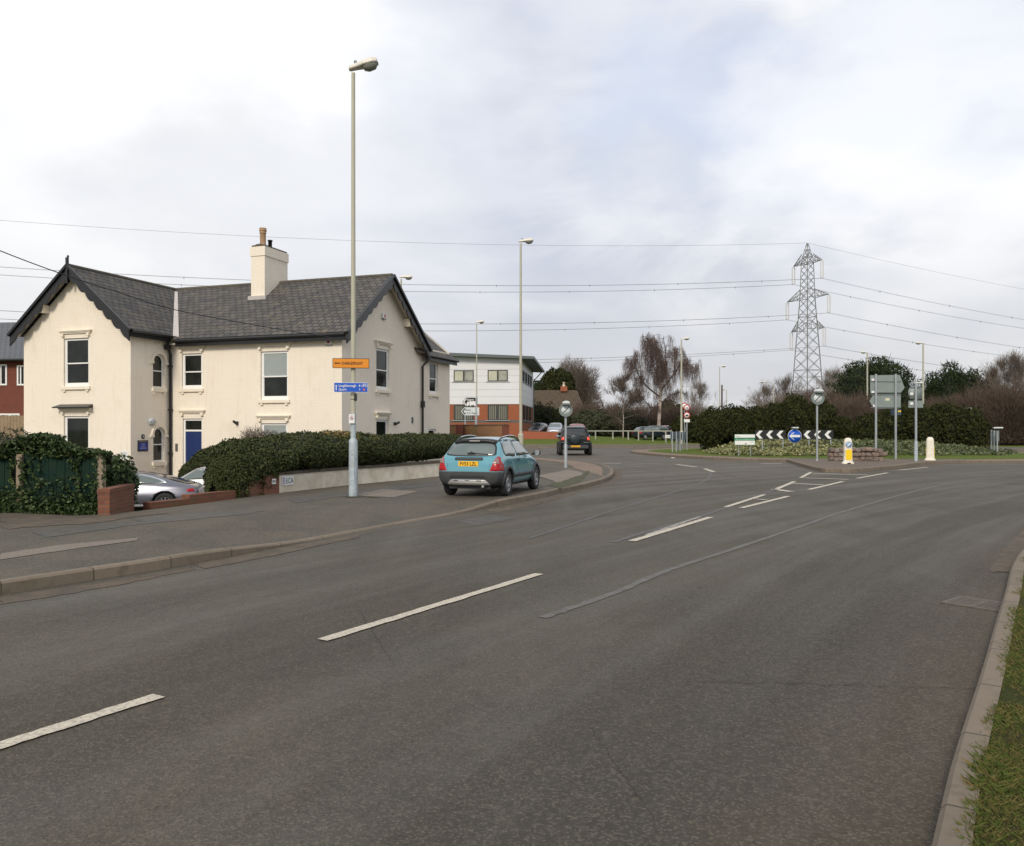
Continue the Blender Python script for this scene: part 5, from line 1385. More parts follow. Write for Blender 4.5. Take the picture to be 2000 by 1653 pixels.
for a, b in (((.255, .035), (.275, .072)), ((.275, .072), (.315, .072)), ((.275, .072), (.29, .035)), ((.29, .035), (.315, .072)), ((.325, .035), (.308, .088)), ((.308, .088), (.32, .09)), ((.255, .035), (.29, .035)), ((.268, .084), (.282, .084))):
    mb.bar((a[0], -.0175, a[1]), (b[0], -.0175, b[1]), .005, .005, up=(0, 1, 0))
mb.build('bicycle_symbol', M_signw, t)
mb = MB(); roundbox(mb, .255, .305, -.0185, -.016, -.07, -.02, .006).build('route_number_panel', M_signred, t)
text('6', .045, M_signw, t, .28, -.0198, -.062, align='CENTER')
MB().box(-.07, .07, 0, .05, -.03, .03).build('clamp', M_galv, t)
t = sign_frame('parking_plate', 'small white plate with a red ring strapped low on the tall lamp column', 'sign', 687, YS, PZ(818, YS), 4)
roundbox(MB(), -.062, .062, -.01, 0, -.10, .10, .008).build('panel', M_signw, t)
MB().disc(0, -.0115, .01, .042, 22, .033).build('ring', mat('faded_red', (.40, .14, .15), .5), t)
MB().disc(0, -.0115, .01, .031, 22).build('disc', mat('faded_grey_blue', (.42, .42, .46), .5), t)
MB().bar((-.03, -.013, .04), (.03, -.013, -.02), .008, .004).build('bar', MATS['faded_red'], t)
MB().box(-.04, .04, -.0115, -.01, .068, .080).build('lettering', MATS['faded_grey_blue'], t)
MB().box(-.04, .04, 0, .05, -.015, .015).build('strap', M_galv, t)
t = sign_frame('control_box', 'little black box strapped to the tall lamp column below the blue sign', 'control box', 693, 17.98, PZ(776, 17.98))
MB().box(-.005, .045, -.06, .04, -.08, .08).build('case', M_signk, t, bevel=.012)
for dz in (-.045, .045): MB().lathe([(.064, -.006), (.064, .006)], 16, 'z').build('strap', M_signk, t, loc=(-.035, .02, dz))

def pole(parent, x, y, z0, z1, r=.038, m=None, name='post'):
    return MB().tube([(x, y, z0), (x, y, z1)], r, 12).build(name, m or M_galv, parent)
# sign with slanted bar on a grey ring: two of them
M_ring = mat('sign_grey_ring', (.15, .19, .19), .5); M_face = mat('sign_face_pale', (.60, .65, .66), .35)
def derestrict(px, Y, py, z0, r, label, cl, lean=0):
    t = sign_frame('end_of_limit_sign', label, 'road sign', px, Y, z0, 0, 'round signs with a lamp hood on top')
    zc = PZ(py, Y) - z0
    pole(t, 0, .07, -.1, zc + r, .045); MB().tube([(0, .07, -.1), (0, .07, cl), (0, .07, cl + .05)], [.065, .065, .05], 12).build('base_section', M_galv, t)
    MB().lathe([(0, 0), (r * .97, 0), (r, -.02), (r, -.05), (r * .92, -.06), (r * .90, -.045)], 36, 'y').build('housing', M_signback, t, loc=(0, 0, zc))
    MB().lathe([(0, -.04), (r * .90, -.04)], 36, 'y').build('rim_disc', M_ring, t, loc=(0, 0, zc))
    MB().lathe([(0, -.044), (r * .66, -.044), (r * .66, -.042)], 32, 'y').build('face', M_face, t, loc=(0, 0, zc))
    mb = MB(); w_ = r * .15
    for o_ in (0,): mb.bar((-r * .46, -.046, zc - r * .46), (r * .46, -.046, zc + r * .46), .004, w_, up=(-1, 0, 1))
    mb.build('slanted_bar', mat('faded_black_bar', (.10, .13, .13), .5), t)
    mb = MB(); n = 12; vs = []
    for y in (-.30, .02):
        for k in range(n + 1): a = pi * k / n; vs.append((r * .56 * cos(a), y, zc + r + .0 + r * .38 * sin(a)))
    mb.add(vs, [(k, k + 1, n + 2 + k, n + 1 + k) for k in range(n)] + [tuple(range(n + 1)), tuple(range(n + 1, 2 * n + 2))], smooth=False); mb.build('lamp_hood', M_face, t)
    MB().box(-r * .5, r * .5, -.28, 0, zc + r - .05, zc + r - .012).build('lamp_tray', M_signback, t)
    return t
derestrict(1105, 31.0, 801.5, .13, .255, 'round end-of-limit sign with a lamp hood on a grey pole standing on the paved nose', .85)
derestrict(1597, 37.5, 778, .14, .30, 'taller round end-of-limit sign with a lamp hood on a pole at the roundabout apron', .0)

# lorry route signs in front of the office building
YD = 58.0
t = sign_frame('lorry_direction_sign', 'black over white pair of left-pointing direction signs, the upper one showing a lorry', 'road sign', 918, YD, 0)
sx = lambda px: PX(px, YD) - PX(918, YD)
def lefty(mb, x0, x1, z0, z1, y0, y1):
    zc = (z0 + z1) / 2; h = (z1 - z0) / 2; return mb.prism([(x0, zc), (x0 + h * .8, z1), (x1, z1), (x1, z0), (x0 + h * .8, z0)], y0, y1)
zu0, zu1 = PZ(794, YD), PZ(777, YD); zl0, zl1 = PZ(811.5, YD), PZ(796, YD)
pole(t, sx(908.5), .05, 0, zl0 + .1, .05); pole(t, sx(930), .05, 0, zu1, .09)
lefty(MB(), sx(903), sx(932), zu0, zu1, -.02, 0).build('upper_panel', M_signk, t)
lefty(MB(), sx(900.5), sx(936), zl0, zl1, -.02, 0).build('lower_panel', M_face, t)
def chev(mb, x0, zc, h, w_, tck, y0, y1): return mb.prism([(x0, zc), (x0 + w_, zc + h), (x0 + w_ + tck, zc + h), (x0 + tck, zc), (x0 + w_ + tck, zc - h), (x0 + w_, zc - h)], y0, y1)
zc = (zu0 + zu1) / 2; h_ = (zu1 - zu0) / 2
chev(MB(), sx(904.3), zc, h_ * .82, h_ * .62, .09, -.024, -.02).build('chevron', M_signw, t)
zd = (zl0 + zl1) / 2; h2 = (zl1 - zl0) / 2
chev(MB(), sx(902.5), zd, h2 * .75, h2 * .55, .10, -.024, -.02).build('chevron', M_signk, t)
text('Quarry', .18, M_signw, t, sx(912), -.024, zc + .10, width=.5, bold=.004)
mb = MB(); mb.box(sx(916.5), sx(930.5), -.026, -.02, zc - .22, zc + .05); mb.prism([(sx(911.5), zc - .22), (sx(911.5), zc - .10), (sx(913), zc + .02), (sx(916), zc + .02), (sx(916), zc - .22)], -.026, -.02)
for q in (913.5, 919, 927.5): mb.lathe([(0, -.026), (.07, -.026), (.07, -.021)], 14, 'y') if False else mb.disc(sx(q), -.0275, zc - .22, .062, 14)
mb.build('lorry_symbol', M_signw, t)
text('Quarry', .17, M_signk, t, sx(908.5), -.024, zd + .05, width=.42, bold=.003); text('L.C.C. Depot', .17, M_signk, t, sx(908.5), -.024, zd - .18, width=.88, bold=.003)

# furniture on the roundabout
def gz(x, y):
    best = None
    d = Vector((x, y)) - IC; a0 = atan2(d.y, d.x)
    # scale of the island outline along this bearing
    bs = 1e9
    for i in range(len(ISd)):
        p = Vector(ISd[i]) - IC; q = Vector(ISd[(i + 1) % len(ISd)]) - IC
        den = d.x * (q.y - p.y) - d.y * (q.x - p.x)
        if abs(den) < 1e-9: continue
        tt = (p.x * (q.y - p.y) - p.y * (q.x - p.x)) / den; uu = (p.x * d.y - p.y * d.x) / den
        if tt > 0 and 0 <= uu <= 1: bs = min(bs, tt)
    s = min(1.0, 1 / bs) if bs > 0 else 1
    return isl_z(s) + .012
YC = 44.0
t = sign_frame('sponsor_board', 'low white and green sponsor board standing in the flowers left of the chevrons', 'sign', 1454.5, YC, 0)
zb_, zt_ = PZ(869, YC), PZ(849, YC); wv_ = 19.5 / 1600 * YC
for x in (-wv_ * .6, wv_ * .6): pole(t, x, .03, 0, zb_ + .1, .03, M_signback)
MB().box(-wv_ - .02, wv_ + .02, -.03, 0, zb_ - .02, zt_ + .02).build('board', M_signgreen, t)
MB().box(-wv_, wv_, -.034, -.03, zt_ - .17, zt_).build('white_band', M_signw, t)
MB().box(-wv_, wv_, -.034, -.03, zb_, zb_ + .22).build('white_band', M_signw, t)
text('Green', .09, M_signgreen, t, -wv_ + .05, -.036, zt_ - .13); text('Roundabout', .115, MATS.get('pale_mint') or mat('pale_mint', (.45, .68, .52), .5), t, -wv_ + .03, -.036, zb_ + .255, width=wv_ * 1.85)
MB().box(-.0, .10, -.037, -.034, zb_ + .02, zb_ + .08).build('emblem', M_signback, t); MB().box(.30, .48, -.037, -.034, zb_ + .14, zb_ + .16).build('lettering', M_signback, t)
def chevrons(px0, px1, posts, label, Yc=46.0):
    pc = (px0 + px1) / 2; t = sign_frame('chevron_board', label, 'road sign', pc, Yc, 0, 0, 'black chevron boards on the roundabout')
    X = lambda q: PX(q, Yc) - PX(pc, Yc); z0, z1 = PZ(858, Yc), PZ(840.5, Yc); zc = (z0 + z1) / 2
    MB().box(X(px0), X(px1), -.02, 0, z0 - .01, z1 + .01).build('panel', M_signk, t)
    for k in range(3):
        xs_ = px0 + 1.5 + k * 20.3; mb = MB(); chev(mb, X(xs_), zc, (z1 - z0) * .44, .20, .19, -.024, -.02); mb.build('chevron', M_signw, t)
    for p in posts: pole(t, X(p), .03, gz(PX(p, Yc), Yc) - .1, z0 + .05, .035)
chevrons(1474.5, 1534, (1489.5, 1529.5), 'black board with three white chevrons left of the blue arrow sign')
chevrons(1568, 1627.5, (1580.5, 1623), 'black board with three white chevrons right of the blue arrow sign')
t = sign_frame('turn_left_sign', 'large round blue turn-left arrow sign between the two chevron boards', 'road sign', 1552, 45.9, 0)
zc = PZ(852, 45.9); r = 13.4 / 1600 * 45.9
pole(t, .0, .06, gz(PX(1552, 45.9), 45.9) - .1, zc, .07)
MB().lathe([(0, 0), (r, 0), (r, -.02), (0, -.02)], 36, 'y').build('rim', M_signw, t, loc=(0, 0, zc))
MB().lathe([(0, -.024), (r * .95, -.024), (r * .95, -.02)], 36, 'y').build('blue_face', M_signblue, t, loc=(0, 0, zc))
arrow(MB(), -.01, zc, r * 1.62, .13, .44, -.03, -.026).build('arrow', M_signw, t)
MB().box(-.16, .16, -.25, .05, PZ(837, 45.9), PZ(834.5, 45.9)).build('lamp_hood', M_face, t, bevel=.02)
MB().tube([(0, .06, zc), (0, .06, PZ(835.5, 45.9))], .03, 8).build('lamp_arm', M_galv, t)

# backs of the big direction sign and round sign
Yb = 39.6
t = sign_frame('direction_sign', 'big grey back of a two-panel direction sign on two posts at the apron', 'road sign', 1732, Yb, 0)
X = lambda q: PX(q, Yb) - PX(1732, Yb); Z = lambda q: PZ(q, Yb)
mb = MB(); mb.prism([(X(1699.5), Z(733.5)), (X(1757), Z(732.5)), (X(1766.5), Z(758)), (X(1758.5), Z(768)), (X(1699.5), Z(768.5))][::-1], -.02, .0)
mb.build('upper_panel', M_signback, t)
mb = MB(); mb.prism([(X(1698), Z(784)), (X(1706), Z(770)), (X(1759), Z(769.5)), (X(1759), Z(798)), (X(1707), Z(798.5))][::-1], -.018, .002)
mb.build('lower_panel', M_signback, t)
for q in (745.5, 767, 771, 796): mb = MB(); mb.box(X(1700), X(1759), -.05, -.02, Z(q + .7), Z(q - .7)); mb.build('rail', mat('sign_rail', (.15, .18, .18), .5, metal=.3), t)
for q, zbse in ((1709.5, None), (1748, None)):
    xx = PX(q, Yb); MB().tube([(X(q), -.08, .0), (X(q), -.08, Z(731))], .052, 12).build('post', M_galv, t)
for qx, qy in ((1704, 742), (1704, 766), (1707, 793)): MB().box(X(qx) - .07, X(qx) + .07, -.056, -.05, Z(qy) - .05, Z(qy) + .05).build('label', M_signw, t)
MB().box(X(1729), X(1737), -.024, -.018, Z(783), Z(778)).build('label', mat('yellowed_label', (.62, .60, .42), .6), t)
t = sign_frame('small_panel_sign', 'small dark blue panel with a yellow mark behind the big sign back post', 'sign', 1750, 41.5, 0)
MB().box(-.26, .26, 0, .02, PZ(811, 41.5), PZ(800, 41.5)).build('panel', mat('panel_blue_grey', (.05, .08, .12), .5), t); MB().box(.10, .25, -.006, 0, PZ(805, 41.5), PZ(802, 41.5)).build('mark', M_yellow, t); pole(t, 0.02, .05, .2, PZ(801, 41.5), .03)
Yr = 37.0
t = sign_frame('round_sign', 'grey back of a round sign with a rectangular plate below on a single post', 'road sign', 1788, Yr, .13)
Z = lambda q: PZ(q, Yr) - .13; k_ = Yr / 1600
pole(t, 0, -.05, -.1, Z(744), .05); MB().tube([(0, -.05, -.1), (0, -.05, Z(865)), (0, -.05, Z(861))], [.075, .075, .052], 12).build('base_section', M_poleb, t)
MB().lathe([(0, 0), (14 * k_, 0), (14 * k_, .02), (0, .02)], 32, 'y').build('disc', M_signback, t, loc=(.0, 0, Z(767)))
for q in (757, 778): MB().box(-12 * k_, 12 * k_, -.03, 0, Z(q + .8), Z(q - .8)).build('rail', MATS['sign_rail'], t)
MB().box(-13.5 * k_, 15 * k_, 0, .02, Z(796.5), Z(783)).build('plate', M_signback, t)
for qx, qy in ((-8, 769), (-8, 788)): MB().box((qx - 3) * k_, (qx + 3) * k_, -.036, -.03, Z(qy + 3), Z(qy - 2)).build('label', M_signw, t)
MB().box(-.05, 14 * k_, -.10, .35, Z(749.5), Z(746.5)).build('lamp_hood', M_face, t, bevel=.015)

# keep-left bollards
def bollard(px, Y, z0, yaw, label):
    t = thing('traffic_bollard', label, 'bollard', (PX(px, Y), Y, z0), radians(yaw), 'white internally lit traffic bollards')
    H = 1.08; secs = [(0, .235, .15), (.05, .235, .15), (.09, .185, .125), (.14, .17, .12), (.55, .165, .115), (H - .16, .155, .11), (H - .06, .13, .095), (H - .012, .085, .06), (H, .04, .03)]
    n = 24; vs = []
    for z, a, b in secs:
        for k in range(n):
            q = 2 * pi * k / n; e = .5; cx_ = cos(q); sx_ = sin(q)
            vs.append((a * math.copysign(abs(cx_) ** e, cx_), b * math.copysign(abs(sx_) ** e, sx_), z))
    fs = [(i * n + k, i * n + (k + 1) % n, (i + 1) * n + (k + 1) % n, (i + 1) * n + k) for i in range(len(secs) - 1) for k in range(n)] + [tuple(range((len(secs) - 1) * n, len(secs) * n))]
    MB().add(vs, fs, smooth=True).build('shell', M_bolw, t)
    roundbox(MB(), -.125, .125, -.130, -.115, .16, .60, .07, 6).build('yellow_panel', M_yellow, t)
    MB().lathe([(0, -.135), (.135, -.135), (.14, -.11)], 28, 'y').build('blue_disc', mat('faded_sign_blue', (.16, .30, .48), .4), t, loc=(0, 0, .80))
    MB().disc(0, -.1365, .80, .138, 28, .126).build('white_ring', M_signw, t)
    arrow(MB(), 0, .80, .19, .045, .11, -.1385, -.136, radians(45)).build('arrow', M_signw, t)
    MB().box(-.07, .07, -.158, -.14, .0, .045).build('base_slot', M_signk, t)
    return t
bollard(1656, 34.2, .145, -4, 'white keep-left bollard with blue disc and yellow panel facing us')
b2_ = bollard(1816.5, 37.9, .145, 160, 'white bollard seen from behind with only a yellow edge showing')
for c in list(b2_.children):
    pass
MB().box(.158, .172, -.09, .02, .13, .62).build('yellow_side', M_yellow, b2_, bevel=.005)
MB().box(-.178, -.150, -.06, .06, .13, .62).build('yellow_side', M_yellow, b2_, bevel=.005)
# stone wall: rough stones piled
random.seed(9)
Yw = 37.6
t = thing('stone_wall', 'low dry-stone wall of pinkish rocks behind the keep-left bollard', 'wall', (PX(1669, Yw), Yw, .13))
bm = bmesh.new(); Xw = lambda q: PX(q, Yw) - PX(1669, Yw)
for row in range(3):
    x = Xw(1617 + (3 if row > 2 else 0)) + random.uniform(0, .08)
    while x < Xw(1719):
        wd_ = random.choice((random.uniform(.16, .26), random.uniform(.28, .46))); hh_ = .195
        ret = bmesh.ops.create_icosphere(bm, subdivisions=2, radius=1); sd = random.uniform(0, 99)
        zc = .09 + row * hh_ + random.uniform(-.02, .02) + (random.uniform(-.03, .05) if row == 2 else 0)
        for v in ret['verts']:
            q = v.co.normalized(); m_ = max(abs(q.x), abs(q.y), abs(q.z)); q = q / m_ ** .78; q *= 1 + .26 * noise.noise(Vector((q.x * 1.4 + sd, q.y * 1.4, q.z * 1.4)))
            v.co = Vector((x + wd_ / 2 + q.x * wd_ * .54, random.uniform(-.004, .004) + q.y * .17, zc + q.z * hh_ * .56))
        x += wd_
me = bpy.data.meshes.new('stones'); bm.to_mesh(me); bm.free(); me.materials.append(M_stone); link_mesh(me, 'stones', t)
MB().box(Xw(1619), Xw(1718), -.06, .09, -.05, .48).build('rubble_core', mat('dark_mortar', (.06, .04, .032), .95), t)
# distant speed limit group
Yq = 78.0
t = sign_frame('speed_limit_sign', 'pair of red-ringed round signs over a white plate on A-shaped posts beyond the roundabout', 'road sign', 1341.5, Yq, .2)
Z = lambda q: PZ(q, Yq) - .2; k_ = Yq / 1600
for q in (797, 811.5):
    MB().lathe([(0, 0), (6.6 * k_, 0), (6.6 * k_, -.03), (0, -.03)], 28, 'y').build('red_disc', M_signred, t, loc=(0, 0, Z(q)))
    MB().lathe([(0, -.036), (4.7 * k_, -.036), (4.7 * k_, -.03)], 28, 'y').build('white_face', M_signw, t, loc=(0, 0, Z(q)))
text('40', .26, M_signk, t, 0, -.04, Z(797) - .09, align='CENTER', width=.30)
mb = MB(); mb.prism([(-.14, Z(811.5) - .07), (-.14, Z(811.5) + .02), (-.06, Z(811.5) + .08), (.06, Z(811.5) + .08), (.14, Z(811.5) + .02), (.14, Z(811.5) - .07)], -.042, -.037); mb.build('car_symbol', M_signk, t)
MB().box(-5.6 * k_, 5.6 * k_, -.03, 0, Z(825), Z(819)).build('white_plate', M_signw, t)
pole(t, .02, .05, -.1, Z(790), .045); MB().tube([(-.15, .05, Z(845)), (0, .05, Z(826))], .03, 8).build('brace', M_galv, t)
t = sign_frame('speed_limit_sign', 'red-edged round sign peeping out behind the left of the red-ringed pair', 'road sign', 1337, 82, .2)
MB().lathe([(0, 0), (.33, 0), (.33, -.03), (0, -.03)], 24, 'y').build('disc', M_signred, t, loc=(0, 0, PZ(793, 82) - .2)); MB().lathe([(0, -.035), (.23, -.035), (.23, -.03)], 24, 'y').build('face', M_signw, t, loc=(0, 0, PZ(793, 82) - .2)); pole(t, 0, .05, -.1, PZ(790, 82) - .2, .04)
t = sign_frame('street_name_plate', 'low white street name plate on the far grass left of the grey posts', 'sign', 1306.5, 76.5, .12)
Z = lambda q: PZ(q, 76.5) - .12; MB().box(-.33, .33, -.02, 0, Z(855.5), Z(850)).build('plate', M_signw, t); pole(t, -.25, .02, -.1, Z(853), .025); pole(t, .25, .02, -.1, Z(853), .025)
MB().box(-.24, .24, -.023, -.02, Z(853.4), Z(852.2)).build('lettering', M_signback, t)
t = sign_frame('information_board', 'distant white information board against the bare trees beyond the roundabout', 'sign', 1369.5, 96, .4)
Z = lambda q: PZ(q, 96) - .4; k_ = 96 / 1600
MB().box(-10.5 * k_, 10.5 * k_, -.04, 0, Z(824), Z(810)).build('board', M_signw, t)
for q, wd_ in ((812.5, 5), (815.5, 7), (818.5, 8), (821.5, 6)): MB().box(-wd_ * k_, wd_ * k_, -.045, -.04, Z(q + .5), Z(q - .5)).build('lettering', M_signback, t)
for x in (-.4, .4): pole(t, x, .03, -.2, Z(820), .05)
# edge-on group of posts with grey panels
def edge_board(px, Y, label, yaw, n=3, gap=.85, ztop=843):
    t = thing('edge_on_chevron_sign', label, 'road sign', (PX(px, Y), Y, 0), radians(yaw), 'chevron boards seen nearly edge-on')
    zg = gz(PX(px, Y), Y)
    for k in range(n): pole(t, (k - (n - 1) / 2) * gap, 0, zg - .15, PZ(ztop, Y), .045)
    MB().box(-gap * (n - 1) / 2 - .2, gap * (n - 1) / 2 + .2, .05, .08, PZ(ztop + 15, Y), PZ(ztop + .5, Y)).build('panel', mat('panel_back_blue_grey', (.13, .18, .23), .5), t)
    return t
edge_board(1321, 52.5, 'left one of the two chevron boards seen almost edge-on with blue-grey backs', 62)
edge_board(1333, 54.5, 'right one of the two chevron boards seen almost edge-on with blue-grey backs', 58, ztop=844)
# knee rail along the far grass
Yk = 86.0
t = thing('knee_rail', 'low white timber rail fence along the far car park', 'fence', (PX(1230, Yk), Yk, .55))
kx = lambda q: PX(q, Yk) - PX(1230, Yk); zr_ = PZ(842, Yk) - .55
mb = MB(); mb.bar((kx(1148), 0, zr_), (kx(1312), 0, zr_ + .0), .07, .11); mb.build('rail', mat('pale_timber', (.34, .35, .30), .8, noise_amt=.5), t)
for q in (1163, 1197, 1227, 1247, 1275, 1300): MB().box(kx(q) - .06, kx(q) + .06, -.05, .05, -.4, zr_ - .056).build('post', MATS['pale_timber'], t)
# cabinet-like sign pair on the right edge of the island
Yx = 46.0
t = thing('sign_edge_on', 'grey sign seen edge-on with a lamp on top at the right of the island', 'road sign', (PX(1942, Yx), Yx, 0), radians(76))
zg = gz(PX(1942, Yx), Yx)
for k in (-.5, 0, .5): pole(t, k, 0, zg - .1, PZ(841 - 2 * k, Yx), .04)
MB().box(-.6, .6, -.06, -.03, PZ(862, Yx), PZ(841, Yx)).build('panel', M_signback, t)
MB().box(-.10, .10, -.42, .05, PZ(837, Yx), PZ(834.5, Yx)).build('lamp_hood', M_face, t, bevel=.01)
t = thing('bush_lamp', 'small hooded sign lamp just showing over the right-hand evergreen bushes', 'lamp', (PX(1892, 50), 50, .6))
MB().tube([(0, 0, 0), (0, 0, PZ(800, 50) - .6)], .03, 8).build('post', M_galv, t); MB().box(-.16, .16, -.12, .05, PZ(800, 50) - .6, PZ(796.5, 50) - .6).build('lamp_hood', M_face, t, bevel=.02)
# ------------------------------------------------------------------ cars
def loft_body(st, nsub=2):
    """st: list of (y, zb, wb, zm, wm, zs, ws, zr, wr): section heights and half widths; returns evaluated smooth mesh"""
    vs = []; fs = []
    for (y, zb, wb, zm, wm, zs, ws, zr, wr) in st:
        half = [(0, zb), (wb * .6, zb), (wb, zb + .02), (wm, zm), (ws + (wm - ws) * .25, zm + (zs - zm) * .65), (ws, zs), (wr + (ws - wr) * .28, zs + (zr - zs) * .72), (wr, zr - .035), (wr * .55, zr), (0, zr + .008)]
        ring = half + [(-x, z) for x, z in half[-2:0:-1]]
        vs += [(x, y, z) for x, z in ring]
    n = 18
    for i in range(len(st) - 1):
        for k in range(n): fs.append((i * n + k, i * n + (k + 1) % n, (i + 1) * n + (k + 1) % n, (i + 1) * n + k))
    fs.append(tuple(range(n))[::-1]); m = (len(st) - 1) * n; fs.append(tuple(range(m, m + n)))
    me = bpy.data.meshes.new('body'); me.from_pydata(vs, [], fs)
    bm = bmesh.new(); bm.from_mesh(me); bmesh.ops.recalc_face_normals(bm, faces=bm.faces)
    # split end caps into quads rows so that subdivision stays tidy
    ends = [f for f in bm.faces if len(f.verts) > 4]
    for f in ends:
        r = bmesh.ops.inset_region(bm, faces=[f], thickness=.05, use_even_offset=True)
    bm.to_mesh(me); bm.free()
    o = bpy.data.objects.new('tmp', me); COL.objects.link(o)
    s = o.modifiers.new('s', 'SUBSURF'); s.levels = nsub; s.render_levels = nsub
    dg = bpy.context.evaluated_depsgraph_get(); me2 = bpy.data.meshes.new_from_object(o.evaluated_get(dg))
    bpy.data.objects.remove(o); bpy.data.meshes.remove(me)
    return me2
def cut_arches(me, wheels, r, w_, mp):
    """wheel wells by boolean"""
    o = bpy.data.objects.new('tmp', me); COL.objects.link(o); me.materials.clear(); me.materials.append(mp); me.materials.append(M_signk)
    cs = []
    for (y, z) in wheels:
        for sx_ in (-1, 1):
            m = MB(); m.lathe([(0, sx_ * (w_ - .26)), (r, sx_ * (w_ - .26)), (r, sx_ * (w_ + .3)), (0, sx_ * (w_ + .3))], 28, 'x')
            c = m.build('cut', M_signk); c.location = (0, y, z); c.data.materials.clear(); c.data.materials.append(mp); c.data.materials.append(M_signk)
            bm = bmesh.new(); bm.from_mesh(c.data); bmesh.ops.remove_doubles(bm, verts=bm.verts, dist=1e-5); bmesh.ops.recalc_face_normals(bm, faces=bm.faces); bm.to_mesh(c.data); bm.free()
            for p in c.data.polygons: p.material_index = 1
            b = o.modifiers.new('b', 'BOOLEAN'); b.object = c; b.operation = 'DIFFERENCE'; b.solver = 'EXACT'; cs.append(c)
    dg = bpy.context.evaluated_depsgraph_get(); me2 = bpy.data.meshes.new_from_object(o.evaluated_get(dg))
    bpy.data.objects.remove(o)
    for c in cs: d = c.data; bpy.data.objects.remove(c); bpy.data.meshes.remove(d)
    return me2
def poly_cols(poly, nx, nz):
    """grid of points filling a polygon that is monotone in its first coordinate"""
    xs_ = [p[0] for p in poly]; x0, x1 = min(xs_) + 1e-4, max(xs_) - 1e-4; cols = []
    for i in range(nx + 1):
        x = x0 + (x1 - x0) * i / nx; zz = []
        for k in range(len(poly)):
            a, b = poly[k], poly[(k + 1) % len(poly)]
            if (a[0] - x) * (b[0] - x) <= 0 and a[0] != b[0]: zz.append(a[1] + (b[1] - a[1]) * (x - a[0]) / (b[0] - a[0]))
        lo, hi = min(zz), max(zz); cols.append([(x, lo + (hi - lo) * j / nz) for j in range(nz + 1)])
    return cols
def smooth_poly(P, n=4): return dens(P, n, closed=True)
def decal(bvh, poly, face, off, name, m, parent, nx=14, nz=6, th=.006):
    """panel laid on the body: face in 'L','R' (poly in y,z), 'B' back,'F' front (poly in x,z), 'T' top (poly in x,y)"""
    cols = poly_cols(poly, nx, nz); vs = []; 
    for c in cols:
        for (a, b) in c:
            if face == 'R': o_, d = Vector((3, a, b)), Vector((-1, 0, 0))
            elif face == 'L': o_, d = Vector((-3, a, b)), Vector((1, 0, 0))
            elif face == 'B': o_, d = Vector((a, -6, b)), Vector((0, 1, 0))
            elif face == 'F': o_, d = Vector((a, 6, b)), Vector((0, -1, 0))
            else: o_, d = Vector((a, b, 5)), Vector((0, 0, -1))
            loc, nrm, idx, dist = bvh.ray_cast(o_, d)
            if loc is None: loc = o_ + d * (3 if face in 'LR' else 6); nrm = -d
            vs.append(tuple(loc + nrm * off))
    q = nz + 1; fs = [(i * q + j, (i + 1) * q + j, (i + 1) * q + j + 1, i * q + j + 1) for i in range(nx) for j in range(nz)]
    me = bpy.data.meshes.new(name); me.from_pydata(vs, [], fs)
    for p in me.polygons: p.use_smooth = True
    me.materials.append(m); o = link_mesh(me, name, parent)
    # orient outwards
    c = Vector((0, 0, 0)); 
    for p in me.polygons: c += p.normal
    want = {'R': Vector((1, 0, 0)), 'L': Vector((-1, 0, 0)), 'B': Vector((0, -1, 0)), 'F': Vector((0, 1, 0)), 'T': Vector((0, 0, 1))}[face]
    if c.dot(want) < 0: me.flip_normals()
    s = o.modifiers.new('t', 'SOLIDIFY'); s.thickness = th + off * .5; s.offset = -1
    return o
def shell(me, pred, off, name, m, parent, cuts=()):
    bm = bmesh.new(); bm.from_mesh(me)
    for co, no in cuts:
        bmesh.ops.bisect_plane(bm, geom=bm.verts[:] + bm.edges[:] + bm.faces[:], plane_co=co, plane_no=no)
    bm.normal_update()
    rem = [f for f in bm.faces if not pred(f.calc_center_median()) or f.material_index == 1]
    bmesh.ops.delete(bm, geom=rem, context='FACES')
    for v in bm.verts: v.co += v.normal * off
    me2 = bpy.data.meshes.new(name); bm.to_mesh(me2); bm.free(); me2.materials.clear(); me2.materials.append(m)
    for p in me2.polygons: p.use_smooth = True; p.material_index = 0
    o = link_mesh(me2, name, parent); s = o.modifiers.new('t', 'SOLIDIFY'); s.thickness = off + .004; s.offset = -1
    return o
